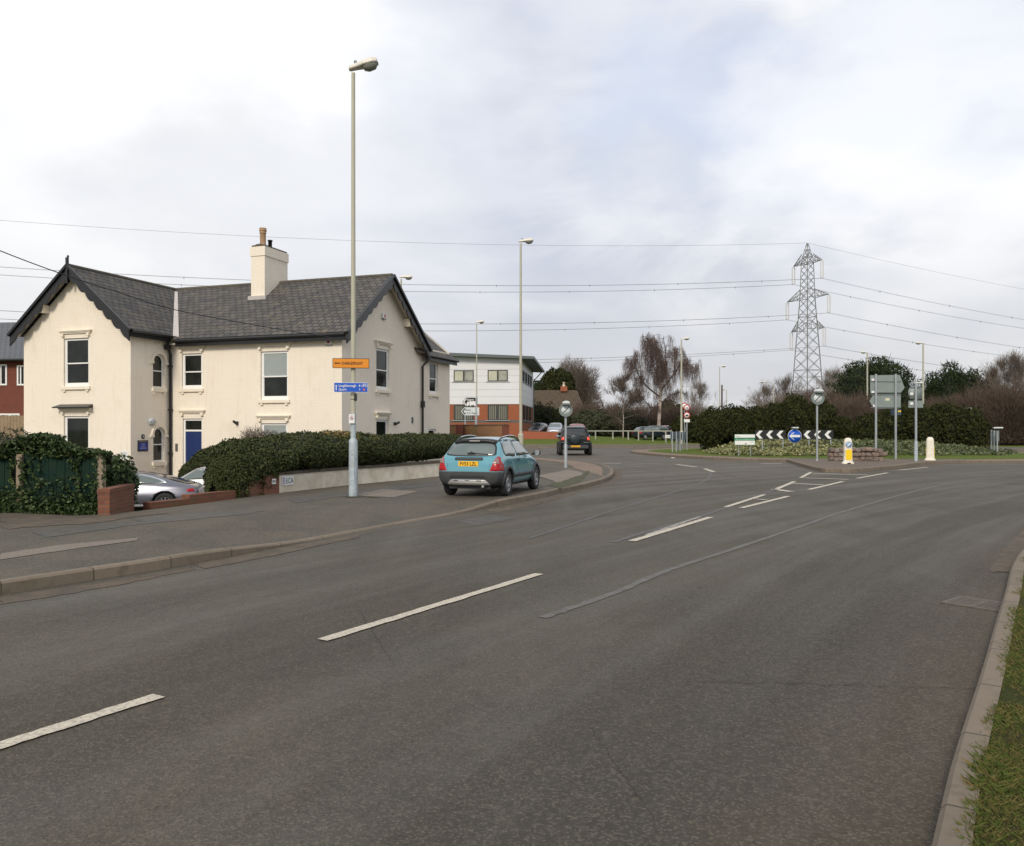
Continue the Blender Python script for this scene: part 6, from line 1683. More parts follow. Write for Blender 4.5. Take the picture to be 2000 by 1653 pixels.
def wheel(parent, x, y, r, w_, spokes=0, detail=True, rimm=None):
    sx_ = 1 if x > 0 else -1
    m = MB(); prof = [(r * .60, -w_ / 2), (r * .93, -w_ / 2), (r * .99, -w_ / 2 + .03), (r, 0), (r * .99, w_ / 2 - .03), (r * .93, w_ / 2), (r * .72, w_ / 2 + .004), (r * .64, w_ / 2 - .008), (r * .60, w_ / 2 - .03)]
    prof = [(a, b * sx_) for a, b in prof]; m.lathe(prof, 32, 'x'); o = m.build('wheel', M_tyre, parent, loc=(x, y, r))
    m = MB(); rr = r * .64
    if spokes:
        m.lathe([(rr, sx_ * (w_ / 2 - .01)), (rr * .90, sx_ * (w_ / 2 - .012)), (rr * .88, sx_ * (w_ / 2 - .08))], 30, 'x')
        m.lathe([(0, sx_ * (w_ / 2 - .015)), (rr * .20, sx_ * (w_ / 2 - .015)), (rr * .22, sx_ * (w_ / 2 - .05))], 16, 'x')
        for k in range(spokes):
            a = 2 * pi * k / spokes + .3; xx = sx_ * (w_ / 2 - .035)
            m.bar((xx, cos(a) * rr * .15, sin(a) * rr * .15), (xx, cos(a) * rr * .93, sin(a) * rr * .93), .03, rr * .17, up=(0, -sin(a), cos(a)))
    else:
        m.lathe([(rr, sx_ * (w_ / 2 - .005)), (rr * .93, sx_ * (w_ / 2 - .0)), (rr * .86, sx_ * (w_ / 2 - .03)), (rr * .60, sx_ * (w_ / 2 - .02)), (rr * .50, sx_ * (w_ / 2 - .005)), (rr * .34, sx_ * (w_ / 2 - .01)), (rr * .24, sx_ * (w_ / 2 - .035)), (0, sx_ * (w_ / 2 - .03))], 30, 'x')
    m.build('rim', rimm or M_rim, o)
    m = MB(); m.lathe([(0, sx_ * (w_ / 2 - .09)), (rr, sx_ * (w_ / 2 - .085))], 24, 'x')
    if not spokes:
        for k in range(8):
            a = 2 * pi * k / 8; xx = sx_ * (w_ / 2 - .022); m.bar((xx, cos(a) * rr * .66, sin(a) * rr * .66), (xx, cos(a) * rr * .80, sin(a) * rr * .80), .02, rr * .16, up=(0, -sin(a), cos(a)))
    m.build('brake_disc', M_signk, o)
    return o
def arch_trim(parent, me_bvh, y, z, r, side, m, wd=.06):
    n = 18; vs = []
    for k in range(n + 1):
        a = radians(-8) + (pi + radians(16)) * k / n
        for rr in (r - .012, r + wd):
            yy, zz = y + rr * cos(a), z + rr * sin(a)
            loc, nrm, i_, d = me_bvh.ray_cast(Vector((3 * side, yy, max(zz, .18))), Vector((-side, 0, 0)))
            x = loc.x if loc is not None and abs(loc.x) > .5 else None
            vs.append([x, yy, zz])
    last = next(v[0] for v in vs if v[0] is not None)
    for v in vs:
        if v[0] is None: v[0] = last
        last = v[0]
    xm = [v[0] for v in vs]
    mx_ = max(abs(x) for x in xm)
    vs2 = [(side * (max(abs(v[0]), mx_ - .06) + .012), v[1], v[2]) for v in vs]
    me = bpy.data.meshes.new('wheel_arch'); me.from_pydata(vs2, [], [(2 * k, 2 * k + 1, 2 * k + 3, 2 * k + 2) for k in range(n)])
    for p in me.polygons: p.use_smooth = True
    me.materials.append(m); o = link_mesh(me, 'wheel_arch', parent); s = o.modifiers.new('t', 'SOLIDIFY'); s.thickness = .05; s.offset = 0
    return o
def carpaint(name, c, metal=.35, rough=.32): return mat(name, c, rough, metal=metal, coat=.8)

SHAPES = {
 'hatch': [(-1.98, .42, .50, .50, .66, .60, .68, .64, .55), (-1.95, .33, .66, .50, .79, .74, .75, .84, .60), (-1.91, .30, .74, .50, .82, .86, .77, .92, .63), (-1.80, .27, .78, .50, .835, .92, .79, .99, .66), (-1.62, .25, .79, .5, .84, .94, .80, 1.16, .63), (-1.40, .24, .79, .5, .845, .945, .81, 1.345, .595), (-1.15, .24, .79, .5, .845, .945, .81, 1.395, .59),
           (-.5, .24, .79, .5, .845, .935, .81, 1.42, .60), (.1, .24, .79, .5, .845, .92, .81, 1.41, .59), (.38, .24, .79, .5, .845, .91, .81, 1.36, .57), (.75, .24, .79, .5, .845, .90, .80, 1.13, .60), (1.02, .24, .79, .5, .84, .88, .79, .96, .64), (1.4, .24, .78, .5, .835, .80, .76, .87, .60), (1.72, .25, .76, .5, .81, .72, .72, .79, .54), (1.90, .28, .68, .48, .74, .62, .66, .68, .48), (1.97, .36, .54, .46, .60, .54, .54, .57, .40)],
 'coupe': [(-2.38, .42, .50, .55, .70, .74, .62, .80, .5), (-2.30, .32, .70, .55, .84, .84, .72, .90, .58), (-2.1, .26, .80, .52, .91, .88, .78, .955, .62), (-1.75, .22, .84, .5, .935, .90, .82, 1.02, .62), (-1.3, .20, .84, .5, .94, .90, .83, 1.17, .58), (-.8, .20, .84, .5, .93, .90, .82, 1.30, .56), (-.2, .20, .84, .5, .92, .89, .81, 1.36, .56), (.25, .20, .84, .5, .92, .88, .81, 1.32, .56), (.7, .20, .84, .5, .92, .87, .81, 1.14, .60), (1.05, .20, .84, .5, .92, .85, .80, .96, .66),
           (1.5, .20, .83, .5, .91, .80, .78, .86, .62), (1.95, .22, .80, .48, .87, .70, .73, .76, .55), (2.25, .26, .70, .45, .78, .58, .64, .63, .46), (2.36, .34, .55, .42, .62, .50, .52, .53, .38)],
 'suv': [(-1.98, .50, .60, .65, .74, .95, .72, 1.05, .62), (-1.94, .42, .74, .65, .83, 1.02, .80, 1.12, .70), (-1.88, .38, .78, .65, .86, 1.05, .82, 1.40, .68), (-1.76, .36, .80, .65, .87, 1.05, .82, 1.66, .66), (-1.5, .36, .80, .65, .87, 1.05, .82, 1.71, .66), (-.6, .36, .80, .65, .87, 1.05, .82, 1.73, .66), (.3, .36, .80, .65, .87, 1.03, .82, 1.71, .65), (.55, .36, .80, .65, .87, 1.02, .82, 1.62, .64), (.9, .36, .80, .65, .87, 1.0, .81, 1.2, .66), (1.1, .36, .80, .65, .87, .98, .80, 1.06, .68), (1.6, .37, .80, .65, .86, .92, .78, .99, .66), (1.85, .40, .76, .62, .82, .80, .74, .88, .6), (1.95, .46, .66, .6, .70, .72, .66, .76, .5)],
}
def make_car(label, cat, shape, paint, loc, rz, scale=1.0, name='parked_car', group=None, glass=None, detail=1, win=None, wheels=(1.22, -1.28), wr=.30, track=.735, spokes=0):
    glass = glass or M_carglass
    t = thing(name, label, cat, loc, rz, group)
    me = loft_body(SHAPES[shape], 2 if detail >= 1 else 2); hw_ = max(s[4] for s in SHAPES[shape])
    bm = bmesh.new(); bm.from_mesh(me); bvh = BVHTree.FromBMesh(bm); bm.free()
    me = cut_arches(me, [(wheels[0], wr + .01), (wheels[1], wr + .01)], wr + .055, hw_, paint)
    for p in me.polygons: p.use_smooth = p.material_index == 0
    me.name = 'body'; link_mesh(me, 'body', t)
    for y in wheels:
        for sx_ in (-1, 1): wheel(t, sx_ * track, y, wr, .19 if shape != 'suv' else .25, spokes)
    t.scale = (scale,) * 3
    return t, me, bvh

# --- the blue hatchback parked on the pavement
P_blue = carpaint('light_blue_metallic', (.125, .345, .410), .35, .16)
# ground contact of its four tyres in the photograph gives the heading
car_z = .122
rw = GP(979, 972, car_z); fw = GP(1040, 962, car_z)
SHAPES['hatch5'] = SHAPES['hatch']
t, me, bvh = make_car('pale blue three-door hatchback with dark bumpers and roof rails parked on the pavement', 'car', 'hatch', P_blue, (-.415, 19.25, car_z), radians(-18), wr=.315)
t.scale = (.87, .87, .915)
D = lambda *a, **k: decal(bvh, *a, **k)
# grey lower cladding
shell(me, lambda c: c.z < .61 and c.y < -1.25, .012, 'rear_bumper', M_plastic, t, cuts=[((0, 0, .61), (0, 0, 1)), ((0, -1.25, 0), (0, 1, 0))])
shell(me, lambda c: c.z < .60 and c.y > 1.62, .012, 'front_bumper', M_plastic, t, cuts=[((0, 0, .60), (0, 0, 1)), ((0, 1.62, 0), (0, 1, 0))])
for s_, f_ in ((1, 'R'), (-1, 'L')):
    D([(-.86, .44), (.80, .44), (.80, .53), (-.86, .53)], f_, .014, 'door_strip', M_plastic, t, nx=10, nz=2)
    D([(-.86, .245), (.80, .245), (.80, .30), (-.86, .30)], f_, .010, 'sill_strip', M_plastic, t, nx=10, nz=2)
    arch_trim(t, bvh, 1.22, .325, .355, s_, M_plastic); arch_trim(t, bvh, -1.28, .325, .355, s_, M_plastic)
    # rear quarter window and door window with dark surround
    D(smooth_poly([(-1.43, .985), (-1.36, 1.22), (-1.18, 1.325), (-.62, 1.345), (-.62, .965), (-1.1, .965)], 3), f_, .004, 'window_seal', M_signk, t, nx=16, nz=6)
    D(smooth_poly([(-1.39, 1.0), (-1.32, 1.20), (-1.16, 1.30), (-.66, 1.32), (-.63, .985), (-1.1, .985)], 3), f_, .007, 'rear_side_window', M_carglass, t, nx=16, nz=6)
    D([(-.56, .95), (-.58, 1.33), (.20, 1.345), (.42, 1.27), (.86, .955)], f_, .004, 'window_seal', M_signk, t, nx=18, nz=6)
    D([(-.52, .975), (-.54, 1.305), (.18, 1.32), (.40, 1.245), (.76, .97)], f_, .007, 'door_window', M_carglass, t, nx=18, nz=6)
    D([(-.54, .55), (-.52, .55), (-.55, .95), (-.57, .95)], f_, .002, 'door_gap', M_signk, t, nx=2, nz=6); D([(.74, .55), (.755, .55), (.80, .93), (.785, .93)], f_, .002, 'door_gap', M_signk, t, nx=2, nz=6)
    hd = D([(-.50, .845), (-.36, .845), (-.36, .875), (-.50, .875)], f_, .02, 'door_handle', M_signk, t, nx=4, nz=2)
    # tail lamps wrap round the corner: side part and back part
    D([(-1.93, .63), (-1.62, .63), (-1.60, .70), (-1.68, .80), (-1.80, .875), (-1.90, .82)], f_, .012, 'tail_lamp', M_tail, t, nx=8, nz=6)
    mb = MB(); mb.tube([(s_ * .85, .70, .96), (s_ * .95, .70, .99)], .03, 8); mo = mb.build('door_mirror', M_signk, t)
    bm = bmesh.new(); bmesh.ops.create_icosphere(bm, subdivisions=3, radius=1); 
    for v in bm.verts: v.co = Vector((v.co.x * .105, v.co.y * .075 if v.co.y > 0 else v.co.y * .02, v.co.z * .075))
    mm = bpy.data.meshes.new('mirror_shell'); bm.to_mesh(mm); bm.free(); mm.materials.append(M_signk)
    for p in mm.polygons: p.use_smooth = True
    link_mesh(mm, 'mirror_shell', mo, loc=(s_ * 1.0, .70, 1.0))
    MB().lathe([(0, 0), (.07, 0)], 20, 'y').build('mirror_glass', M_chrome, mo, loc=(s_ * 1.0, .676, 1.0))
    # roof rail
    pts = []
    for k in range(15):
        q = k / 14; y = -1.28 + q * 1.75; loc, nrm, i_, d = bvh.ray_cast(Vector((s_ * .555, y, 4)), Vector((0, 0, -1))); pts.append((s_ * .565, y, loc.z + .005 + .062 * sin(pi * q) ** .45))
    MB().tube(pts, .020, 8).build('roof_rail', M_plastic, t); MB().tube([(a, b, c + .012) for a, b, c in pts[2:13]], .014, 8).build('rail_inlay', M_chrome, t.children[-1])
# tailgate: glass, spoiler, garnish, plate
D(smooth_poly([(-.60, .985), (-.64, 1.06), (-.52, 1.27), (0, 1.30), (.52, 1.27), (.64, 1.06), (.60, .985), (0, .965)], 4), 'B', .006, 'window_seal', M_signk, t, nx=26, nz=8)
D(smooth_poly([(-.56, 1.00), (-.60, 1.06), (-.49, 1.25), (0, 1.275), (.49, 1.25), (.60, 1.06), (.56, 1.00), (0, .985)], 4), 'B', .010, 'rear_window', M_carglass, t, nx=26, nz=8)
mb = MB(); n = 16; vs = []
for k in range(n + 1):
    q = -1 + 2 * k / n; x = .56 * q; yb = -1.47 + .05 * q * q; zt = 1.375 - .05 * abs(q) ** 3
    vs += [(x, yb + .26, zt + .01), (x, yb, zt - .0), (x, yb - .03, zt - .07), (x, yb + .06, zt - .085), (x, yb + .20, zt - .02)]
mb.add(vs, [(k * 5 + j, k * 5 + (j + 1) % 5, (k + 1) * 5 + (j + 1) % 5, (k + 1) * 5 + j) for k in range(n) for j in range(5)] + [tuple(range(5)), tuple(range(n * 5, n * 5 + 5))], smooth=True)
sp = mb.build('spoiler', M_signk, t); MB().box(-.14, .14, -1.512, -1.49, 1.318, 1.335).build('brake_light', mat('brake_lens_pale', (.55, .50, .50), .3), sp)
D([(-.36, .875), (.36, .875), (.36, .925), (-.36, .925)], 'B', .03, 'garnish', M_plastic, t, nx=12, nz=3)
pl_y = -1.965
loc = bvh.ray_cast(Vector((0, -6, .80)), Vector((0, 1, 0)))[0]
M_pl = Matrix.Translation((0, loc.y - .018, 0))
mb = MB(); roundbox(mb, -.26, .26, loc.y - .016, loc.y + .03, .735, .855, .012); pl = mb.build('number_plate', M_plate, t)
text('FV53 LZL', .115, M_signk, pl, 0, loc.y - .018, .755, align='CENTER', width=.44, bold=.002)
for s_ in (-1, 1):
    P = [(s_ * .56, .63), (s_ * .60, .70), (s_ * .66, .87), (s_ * .71, .965), (s_ * .765, .94), (s_ * .80, .80), (s_ * .815, .63)]
    D(P, 'B', .014, 'tail_lamp', M_tail, t, nx=10, nz=8)
    P = [(s_ * .635, .80), (s_ * .70, .935), (s_ * .745, .92), (s_ * .775, .80)]
    D(P, 'B', .020, 'indicator_lens', M_tailclear, t.children[-1], nx=6, nz=5)
    D([(s_ * .52, .615), (s_ * .53, .615), (s_ * .62, .95), (s_ * .61, .95)], 'B', .003, 'tailgate_gap', M_signk, t, nx=2, nz=8)
# bumper bar, recess, exhaust
D([(-.52, .47), (.52, .47), (.46, .575), (-.46, .575)], 'B', .018, 'bumper_recess', mat('dark_plastic_panel', (.028, .031, .034), .7), t, nx=10, nz=3)
mb = MB(); n = 14; vs = []
for k in range(n + 1):
    x = -.57 + 1.14 * k / n; yb = -2.045 + .10 * abs(x / .57) ** 2.5
    vs += [(x, yb + .10, .425), (x, yb + .012, .425), (x, yb, .405), (x, yb, .345), (x, yb + .03, .30), (x, yb + .14, .30)]
mb.add(vs, [(k * 6 + j, k * 6 + (j + 1) % 6, (k + 1) * 6 + (j + 1) % 6, (k + 1) * 6 + j) for k in range(n) for j in range(6)] + [tuple(range(6)), tuple(range(n * 6, n * 6 + 6))])
sk = mb.build('skid_bar', mat('brushed_metal', (.50, .50, .48), .35, metal=.7), t, bevel=.004)
for x in (-.30, 0, .30): MB().box(x - .055, x + .055, -2.052, -2.02, .398, .412).build('slot', M_signk, sk)
MB().tube([(.38, -1.96, .27), (.38, -1.5, .27)], .035, 10).build('exhaust', M_chrome, t)
MB().box(-.55, .55, -1.85, 1.6, .20, .30).build('underbody', M_signk, t)
mb = MB(); mb.tube([(.0, -1.775, 1.055), (.06, -1.80, 1.03)], .03, 8); mb.bar((.05, -1.80, 1.04), (.46, -1.79, 1.015), .018, .018); mb.box(-.07, .12, -1.83, -1.79, 1.01, 1.055); mb.build('rear_wiper', M_signk, t)
D([(-.62, .96), (-.52, 1.32), (.52, 1.32), (.62, .96)], 'F', .006, 'windscreen', M_carglass, t, nx=14, nz=8)
for s_ in (-1, 1): D([(s_ * .40, .62), (s_ * .44, .72), (s_ * .66, .72), (s_ * .68, .62)], 'F', .01, 'headlight', M_tailclear, t, nx=6, nz=3)

# --- grey coupe in the sunken car park
P_grey = carpaint('grey_violet_metallic', (.16, .165, .20), .55, .25)
Yc_ = 26.8; t, me, bvh = make_car('grey metallic coupe with chrome window trim parked in the sunken car park', 'car', 'coupe', P_grey, (PX(247, Yc_), Yc_, PZL + .012), radians(99), wheels=(1.38, -1.40), wr=.335, track=.80, spokes=9, name='coupe')
for s_, f_ in ((1, 'R'), (-1, 'L')):
    D = lambda *a, **k: decal(bvh, *a, **k)
    out_ = [(-1.42, 1.00), (-1.05, 1.16), (-.5, 1.27), (.1, 1.27), (.55, 1.13), (.93, .93), (.3, .925), (-.7, .945)]
    c_ = Vector((-.25, 1.06)); inn = [tuple(c_ + (Vector(p) - c_) * .90) for p in out_]
    D(smooth_poly(out_, 4), f_, .006, 'window_trim', M_chrome, t, nx=24, nz=6); D(smooth_poly(inn, 4), f_, .012, 'side_window', M_carglass, t, nx=24, nz=6)
    D([(-.56, .94), (-.53, .94), (-.60, 1.24), (-.63, 1.24)], f_, .016, 'window_pillar', M_signk, t, nx=2, nz=4)
    D([(-.62, .35), (-.605, .35), (-.60, .92), (-.615, .92)], f_, .002, 'door_gap', M_signk, t, nx=2, nz=6)
    D([(-.50, .80), (-.34, .80), (-.34, .83), (-.50, .83)], f_, .018, 'door_handle', M_chrome, t, nx=3, nz=2)
    D([(-2.30, .70), (-2.08, .70), (-2.04, .76), (-2.12, .80), (-2.28, .80)], f_, .01, 'tail_lamp', M_tail, t, nx=5, nz=3)
    MB().tube([(s_ * .84, .75, .93), (s_ * 1.0, .75, .96)], .045, 10).build('door_mirror', M_chrome, t)
D([(-.55, .93), (-.50, 1.15), (0, 1.24), (.50, 1.15), (.55, .93)], 'B', .006, 'rear_window', M_cardark, t, nx=12, nz=6)
D([(-.62, .96), (-.50, 1.24), (.50, 1.24), (.62, .96)], 'F', .006, 'windscreen', M_cardark, t, nx=12, nz=6)
# --- silver car behind it
P_silver = carpaint('silver_paint', (.50, .50, .50), .4, .3)
Yc_ = 29.2; t, me, bvh = make_car('silver hatchback half hidden behind the long hedge in the sunken car park', 'car', 'hatch', P_silver, (PX(414, Yc_), Yc_, PZL + .012), radians(90), glass=M_carglass)
def glaze(t, bvh, lampm=M_tail, back=True, gm=M_carglass):
    for s_, f_ in ((1, 'R'), (-1, 'L')):
        decal(bvh, [(-1.42, .97), (-1.30, 1.24), (-1.1, 1.33), (.18, 1.335), (.40, 1.26), (.84, .955)], f_, .006, 'side_window', gm, t, nx=18, nz=5)
        decal(bvh, [(-.40, .95), (-.33, .95), (-.34, 1.34), (-.41, 1.34)], f_, .012, 'door_pillar', M_signk, t, nx=2, nz=4)
        decal(bvh, [(-1.90, .66), (-1.70, .66), (-1.72, .90), (-1.86, .90)], f_, .012, 'tail_lamp', M_tail, t, nx=4, nz=4)
        decal(bvh, [(1.62, .62), (1.88, .60), (1.82, .70), (1.62, .74)], f_, .010, 'headlight', M_tailclear, t, nx=4, nz=3)
        MB().tube([(s_ * .82, .70, .96), (s_ * .98, .70, .99)], .05, 8).build('door_mirror', M_signk, t)
        decal(bvh, [(s_ * .42, .60), (s_ * .46, .72), (s_ * .66, .72), (s_ * .69, .60)], 'F', .01, 'headlight', M_tailclear, t, nx=5, nz=3)
        decal(bvh, [(s_ * .58, .66), (s_ * .62, .88), (s_ * .76, .86), (s_ * .79, .66)], 'B', .012, 'tail_lamp', M_tail, t, nx=5, nz=5)
    decal(bvh, [(-.60, .98), (-.50, 1.27), (.50, 1.27), (.60, .98)], 'B', .006, 'rear_window', gm, t, nx=12, nz=5)
    decal(bvh, [(-.64, .95), (-.52, 1.33), (.52, 1.33), (.64, .95)], 'F', .006, 'windscreen', gm, t, nx=12, nz=6)
    MB().box(-.55, .55, -1.85, 1.6, .20, .30).build('underbody', M_signk, t)
glaze(t, bvh)
# --- black off-roader seen from behind
P_black = mat('black_green_paint', (.004, .008, .011), .45, spec=.3)
Ys_ = 50.5; t, me, bvh = make_car('black off-road car with wide tyres driving away from us into the roundabout', 'car', 'suv', P_black, (PX(1122, Ys_), Ys_ + .6, .002), radians(-1), wr=.40, track=.84, wheels=(1.2, -1.25), name='off_road_car')
t.scale = (1.05, .98, 1.0)
D = lambda *a, **k: decal(bvh, *a, **k)
D([(-.62, 1.14), (-.55, 1.58), (.55, 1.58), (.62, 1.14)], 'B', .008, 'rear_window', M_cardark, t, nx=12, nz=6)
for s_, f_ in ((1, 'R'), (-1, 'L')):
    D([(-1.7, 1.12), (-1.62, 1.56), (.3, 1.60), (.85, 1.10)], f_, .008, 'side_window', M_cardark, t, nx=16, nz=5)
    D([(s_ * .66, .92), (s_ * .66, 1.12), (s_ * .78, 1.10), (s_ * .80, .92)], 'B', .014, 'tail_lamp', M_brake, t, nx=4, nz=4)
    MB().tube([(s_ * .84, .75, 1.12), (s_ * 1.02, .75, 1.14)], .075, 8).build('door_mirror', mat('mirror_pale_blue', (.22, .30, .40), .3), t)
    MB().tube([(s_ * .55, -1.55, 1.74), (s_ * .57, -1.3, 1.78), (s_ * .57, .2, 1.78), (s_ * .55, .4, 1.73)], .018, 6).build('roof_rail', M_chrome, t)
    D([(s_ * .45, .775), (s_ * .45, .80), (s_ * .80, .80), (s_ * .80, .775)], 'B', .03, 'bumper_trim', M_signback, t, nx=5, nz=1)
m = MB(); m.lathe([(0, -.20), (.24, -.20), (.30, -.17), (.32, -.05), (.30, 0)], 26, 'y'); m.build('spare_wheel_cover', mat('cover_blue_black', (.016, .028, .036), .35), t, loc=(-.05, -1.94, .98))
MB().box(-.27, .27, -2.075, -2.05, .50, .61).build('number_plate', mat('amber_plate', (.62, .33, .02), .5), t)
MB().box(-.74, .74, -2.04, -1.90, .42, .62).build('rear_bumper', M_plastic, t, bevel=.02); MB().box(-.6, .6, -1.8, 1.7, .30, .42).build('underbody', M_signk, t)
MB().tube([(-.52, -1.6, 1.735), (.52, -1.6, 1.735)], .014, 6).build('roof_bar', M_chrome, t)
# --- far parked cars
def far_car(label, px, Y, z, rz, c, shape='hatch', sc=1.0, metal=.3, gm=M_carglass):
    t, me, bvh = make_car(label, 'car', shape, carpaint('paint_%d' % px, c, metal, .3), (PX(px, Y), Y, z), radians(rz), sc, group='cars parked beyond the grass bank')
    glaze(t, bvh, gm=gm); return t
far_car('red car just beyond the black off-road car', 1124.5, 84, .72, 4, (.32, .02, .02), metal=.1)
far_car('white and navy car facing us behind the low brick wall', 1085, 88, .85, 172, (.30, .33, .38))
far_car('black car with pale headlamp nearest the corner of the office building', 1052, 90, .85, 165, (.012, .012, .014), metal=.1, gm=M_cardark)
far_car('dark navy car, leftmost of the three behind the knee rail', 1270, 89.5, .45, -62, (.02, .028, .04))
far_car('dark grey car in the middle of the three behind the knee rail', 1288, 93, .55, -62, (.05, .055, .06))
far_car('red and black car, rightmost of the three behind the knee rail', 1310, 96, .6, -58, (.20, .012, .015), metal=.1, gm=M_cardark)
# ------------------------------------------------------------------ office building
BY = 90.0; s_ = BY / 1600
ox, oy = PX(1018, BY), BY
od = Vector((PX(1040, 105) - ox, 105 - BY)).normalized()      # direction of the side wall
off_ang = atan2(-od.x, od.y)
t = thing('office_building', 'two-storey office with white metal cladding above orange brick and a sloping green roof', 'building', (ox, oy, 0), off_ang)
zb0, zband, zt = .3, PZ(789.5, BY), PZ(702, BY)
kx = lambda q: (PX(q, BY) - ox) / cos(off_ang)
roofz = lambda x: zt + (-x) * .045        # rises to the left
Lf, Dp = -16.0, 15.5
wins_u = [(kx(885.5), kx(925)), (kx(952.5), kx(992))]; wins_l = wins_u
mb = MB(); mb.box(Lf, 0, 0, Dp, zb0, zband - .02); lo_ = mb.build('brick_wall', M_orbrick, t)
mb = MB(); mb.add([(Lf, -.05, zband), (.05, -.05, zband), (.05, Dp, zband), (Lf, Dp, zband), (Lf, -.05, roofz(Lf)), (.05, -.05, roofz(0)), (.05, Dp, roofz(0) - .35), (Lf, Dp, roofz(Lf) - .35)], [(0, 1, 2, 3), (4, 7, 6, 5), (0, 4, 5, 1), (1, 5, 6, 2), (2, 6, 7, 3), (3, 7, 4, 0)])
cl_ = mb.build('cladding', M_clad, t)
mb = MB()
for q in (775, 761, 746.5, 734, 721, 708.5):
    z = PZ(q, BY); mb.box(Lf, .06, -.056, -.048, z - .02, z + .02); mb.box(.048, .056, -.05, Dp, z - .02, z + .02)
mb.build('cladding_joints', M_cladg, cl_)
mb = MB(); mb.box(Lf, .012, -.012, 0, PZ(825.5, BY), PZ(821, BY)); mb.box(0, .012, 0, Dp, PZ(825.5, BY), PZ(821, BY)); mb.build('brick_band', M_bandbrick, t)
def off_win(M, a, b, z0, z1, blind, label='window'):
    m = MB(); m.M = M; f = .10
    m.box(a, a + f, -.11, -.0, z0, z1); m.box(b - f, b, -.11, -.0, z0, z1); m.box(a + f, b - f, -.11, 0, z0, z0 + f); m.box(a + f, b - f, -.11, 0, z1 - f, z1)
    c_ = (a + b) / 2; m.box(c_ - .09, c_ + .09, -.11, 0, z0 + f, z1 - f); fo = m.build('window', mat('dark_window_frame', (.035, .038, .04), .5), t)
    for k, (p, q) in enumerate(((a + f, c_ - .09), (c_ + .09, b - f))):
        m = MB(); m.M = M; m.box(p, q, -.075, -.06, z0 + f, z1 - f); m.build('pane', blind if not isinstance(blind, tuple) else blind[k], fo)
    m = MB(); m.M = M; m.box(a - .2, b + .2, -.16, -.0, z0 - .06, z0 - .005); m.build('sill', M_cladg, fo)
def mat_blinds(name, c1, c2):
    m = bpy.data.materials.new(name); m.use_nodes = True; tt = m.node_tree; b = tt.nodes['Principled BSDF']; b.inputs['Roughness'].default_value = .3
    wv = N(tt, 'ShaderNodeTexWave'); L(tt, N(tt, 'ShaderNodeTexCoord').outputs['Object'], wv.inputs['Vector']); wv.inputs['Scale'].default_value = 1.5; wv.bands_direction = 'X'; wv.inputs['Distortion'].default_value = .6
    L(tt, mixc(tt, maprange(tt, wv.outputs['Fac'], .45, .6), c1, c2), b.inputs['Base Color']); MATS[name] = m; return m
M_bl1 = mat('drawn_blind', (.50, .50, .40), .3, noise_amt=.3, noise_scale=1); M_bl2 = mat_blinds('vertical_blinds', (.03, .034, .036), (.22, .22, .17)); M_bl3 = mat('part_blind', (.22, .23, .20), .2, noise_amt=.9, noise_scale=1.2, col2=(.42, .42, .36))
off_win(Matrix.Translation((0, 0, 0)), *wins_u[0], PZ(745, BY), PZ(722.5, BY), (M_bl1, M_bl3)); off_win(Matrix(), *wins_u[1], PZ(745, BY), PZ(722.5, BY), (M_bl1, M_bl3))
for a, b in wins_l: off_win(Matrix(), a, b, PZ(821, BY), PZ(790.5, BY), M_bl2)
for k in range(4):
    off_win(Ts(.02), 1.0 + k * 3.3, 2.9 + k * 3.3, PZ(745, BY), PZ(722.5, BY), (M_glassd, M_glassl))
for k in range(3): off_win(Ts(.0), 2.0 + k * 4, 4.0 + k * 4, PZ(821, BY), PZ(790.5, BY), M_glassd)
mb = MB(); 
mb.add([(Lf, -1.0, roofz(Lf) + .02), (1.5, -1.0, roofz(1.5) + .02), (1.5, Dp + .6, roofz(1.5) - .33), (Lf, Dp + .6, roofz(Lf) - .33),
        (Lf, -1.0, roofz(Lf) + .42), (1.5, -1.0, roofz(1.5) + .30), (1.5, Dp + .6, roofz(1.5) - .05), (Lf, Dp + .6, roofz(Lf) + .1)], [(0, 1, 2, 3), (4, 7, 6, 5), (0, 4, 5, 1), (1, 5, 6, 2), (2, 6, 7, 3), (3, 7, 4, 0)])
mb.build('roof', M_greenroof, t)
MB().tube([(1.4, Dp - 1.5, roofz(0) - .3), (.25, Dp - 1.7, roofz(0) - 1.6), (.2, Dp - 1.7, zb0)], .07, 8).build('downpipe', M_signback, t)
# low brick walls by the office
Yv_ = 80
def simple_wall(name, label, px0, px1, Y0, Y1, pyt0, pyt1, m, z0=0, th=.22, cap=None):
    P = [(PX(px0, Y0), Y0), (PX(px1, Y1), Y1)]; h0, h1 = PZ(pyt0, Y0), PZ(pyt1, Y1)
    return wall_run(name, label, P, z0, lambda i: (h0, h1)[i], th, m, coping=cap)
simple_wall('brick_wall', 'low bright red brick wall on the grass bank beside the office', 1018, 1090, 86, 86, 842.5, 844, M_ro_uv, z0=.3)
t_bw = simple_wall('brick_wall', 'old brown brick garden wall with piers beyond the end of the long hedge', 872, 985, 50, 47, 832, 831, tex_brick('brown_old_brick', (.34, .16, .085), (.28, .16, .08), (.14, .10, .06), uvmode=True, stain=(.10, .11, .04), stain_amt=.8, stain_scale=.9), z0=-.5, th=.3, cap=M_coping)
for q in (898, 950):
    Yp_ = 49; MB().box(PX(q, Yp_) - PX(872, 50) - .22, PX(q, Yp_) - PX(872, 50) + .22, -1.35, -.70, -.5, PZ(829.5, Yp_)).build('pier', M_redbrick2, t_bw)
t = thing('brick_pier', 'tall dark red brick gate pier behind the blue hatchback roof', 'pier', (PX(988, 46), 46, 0), radians(4))
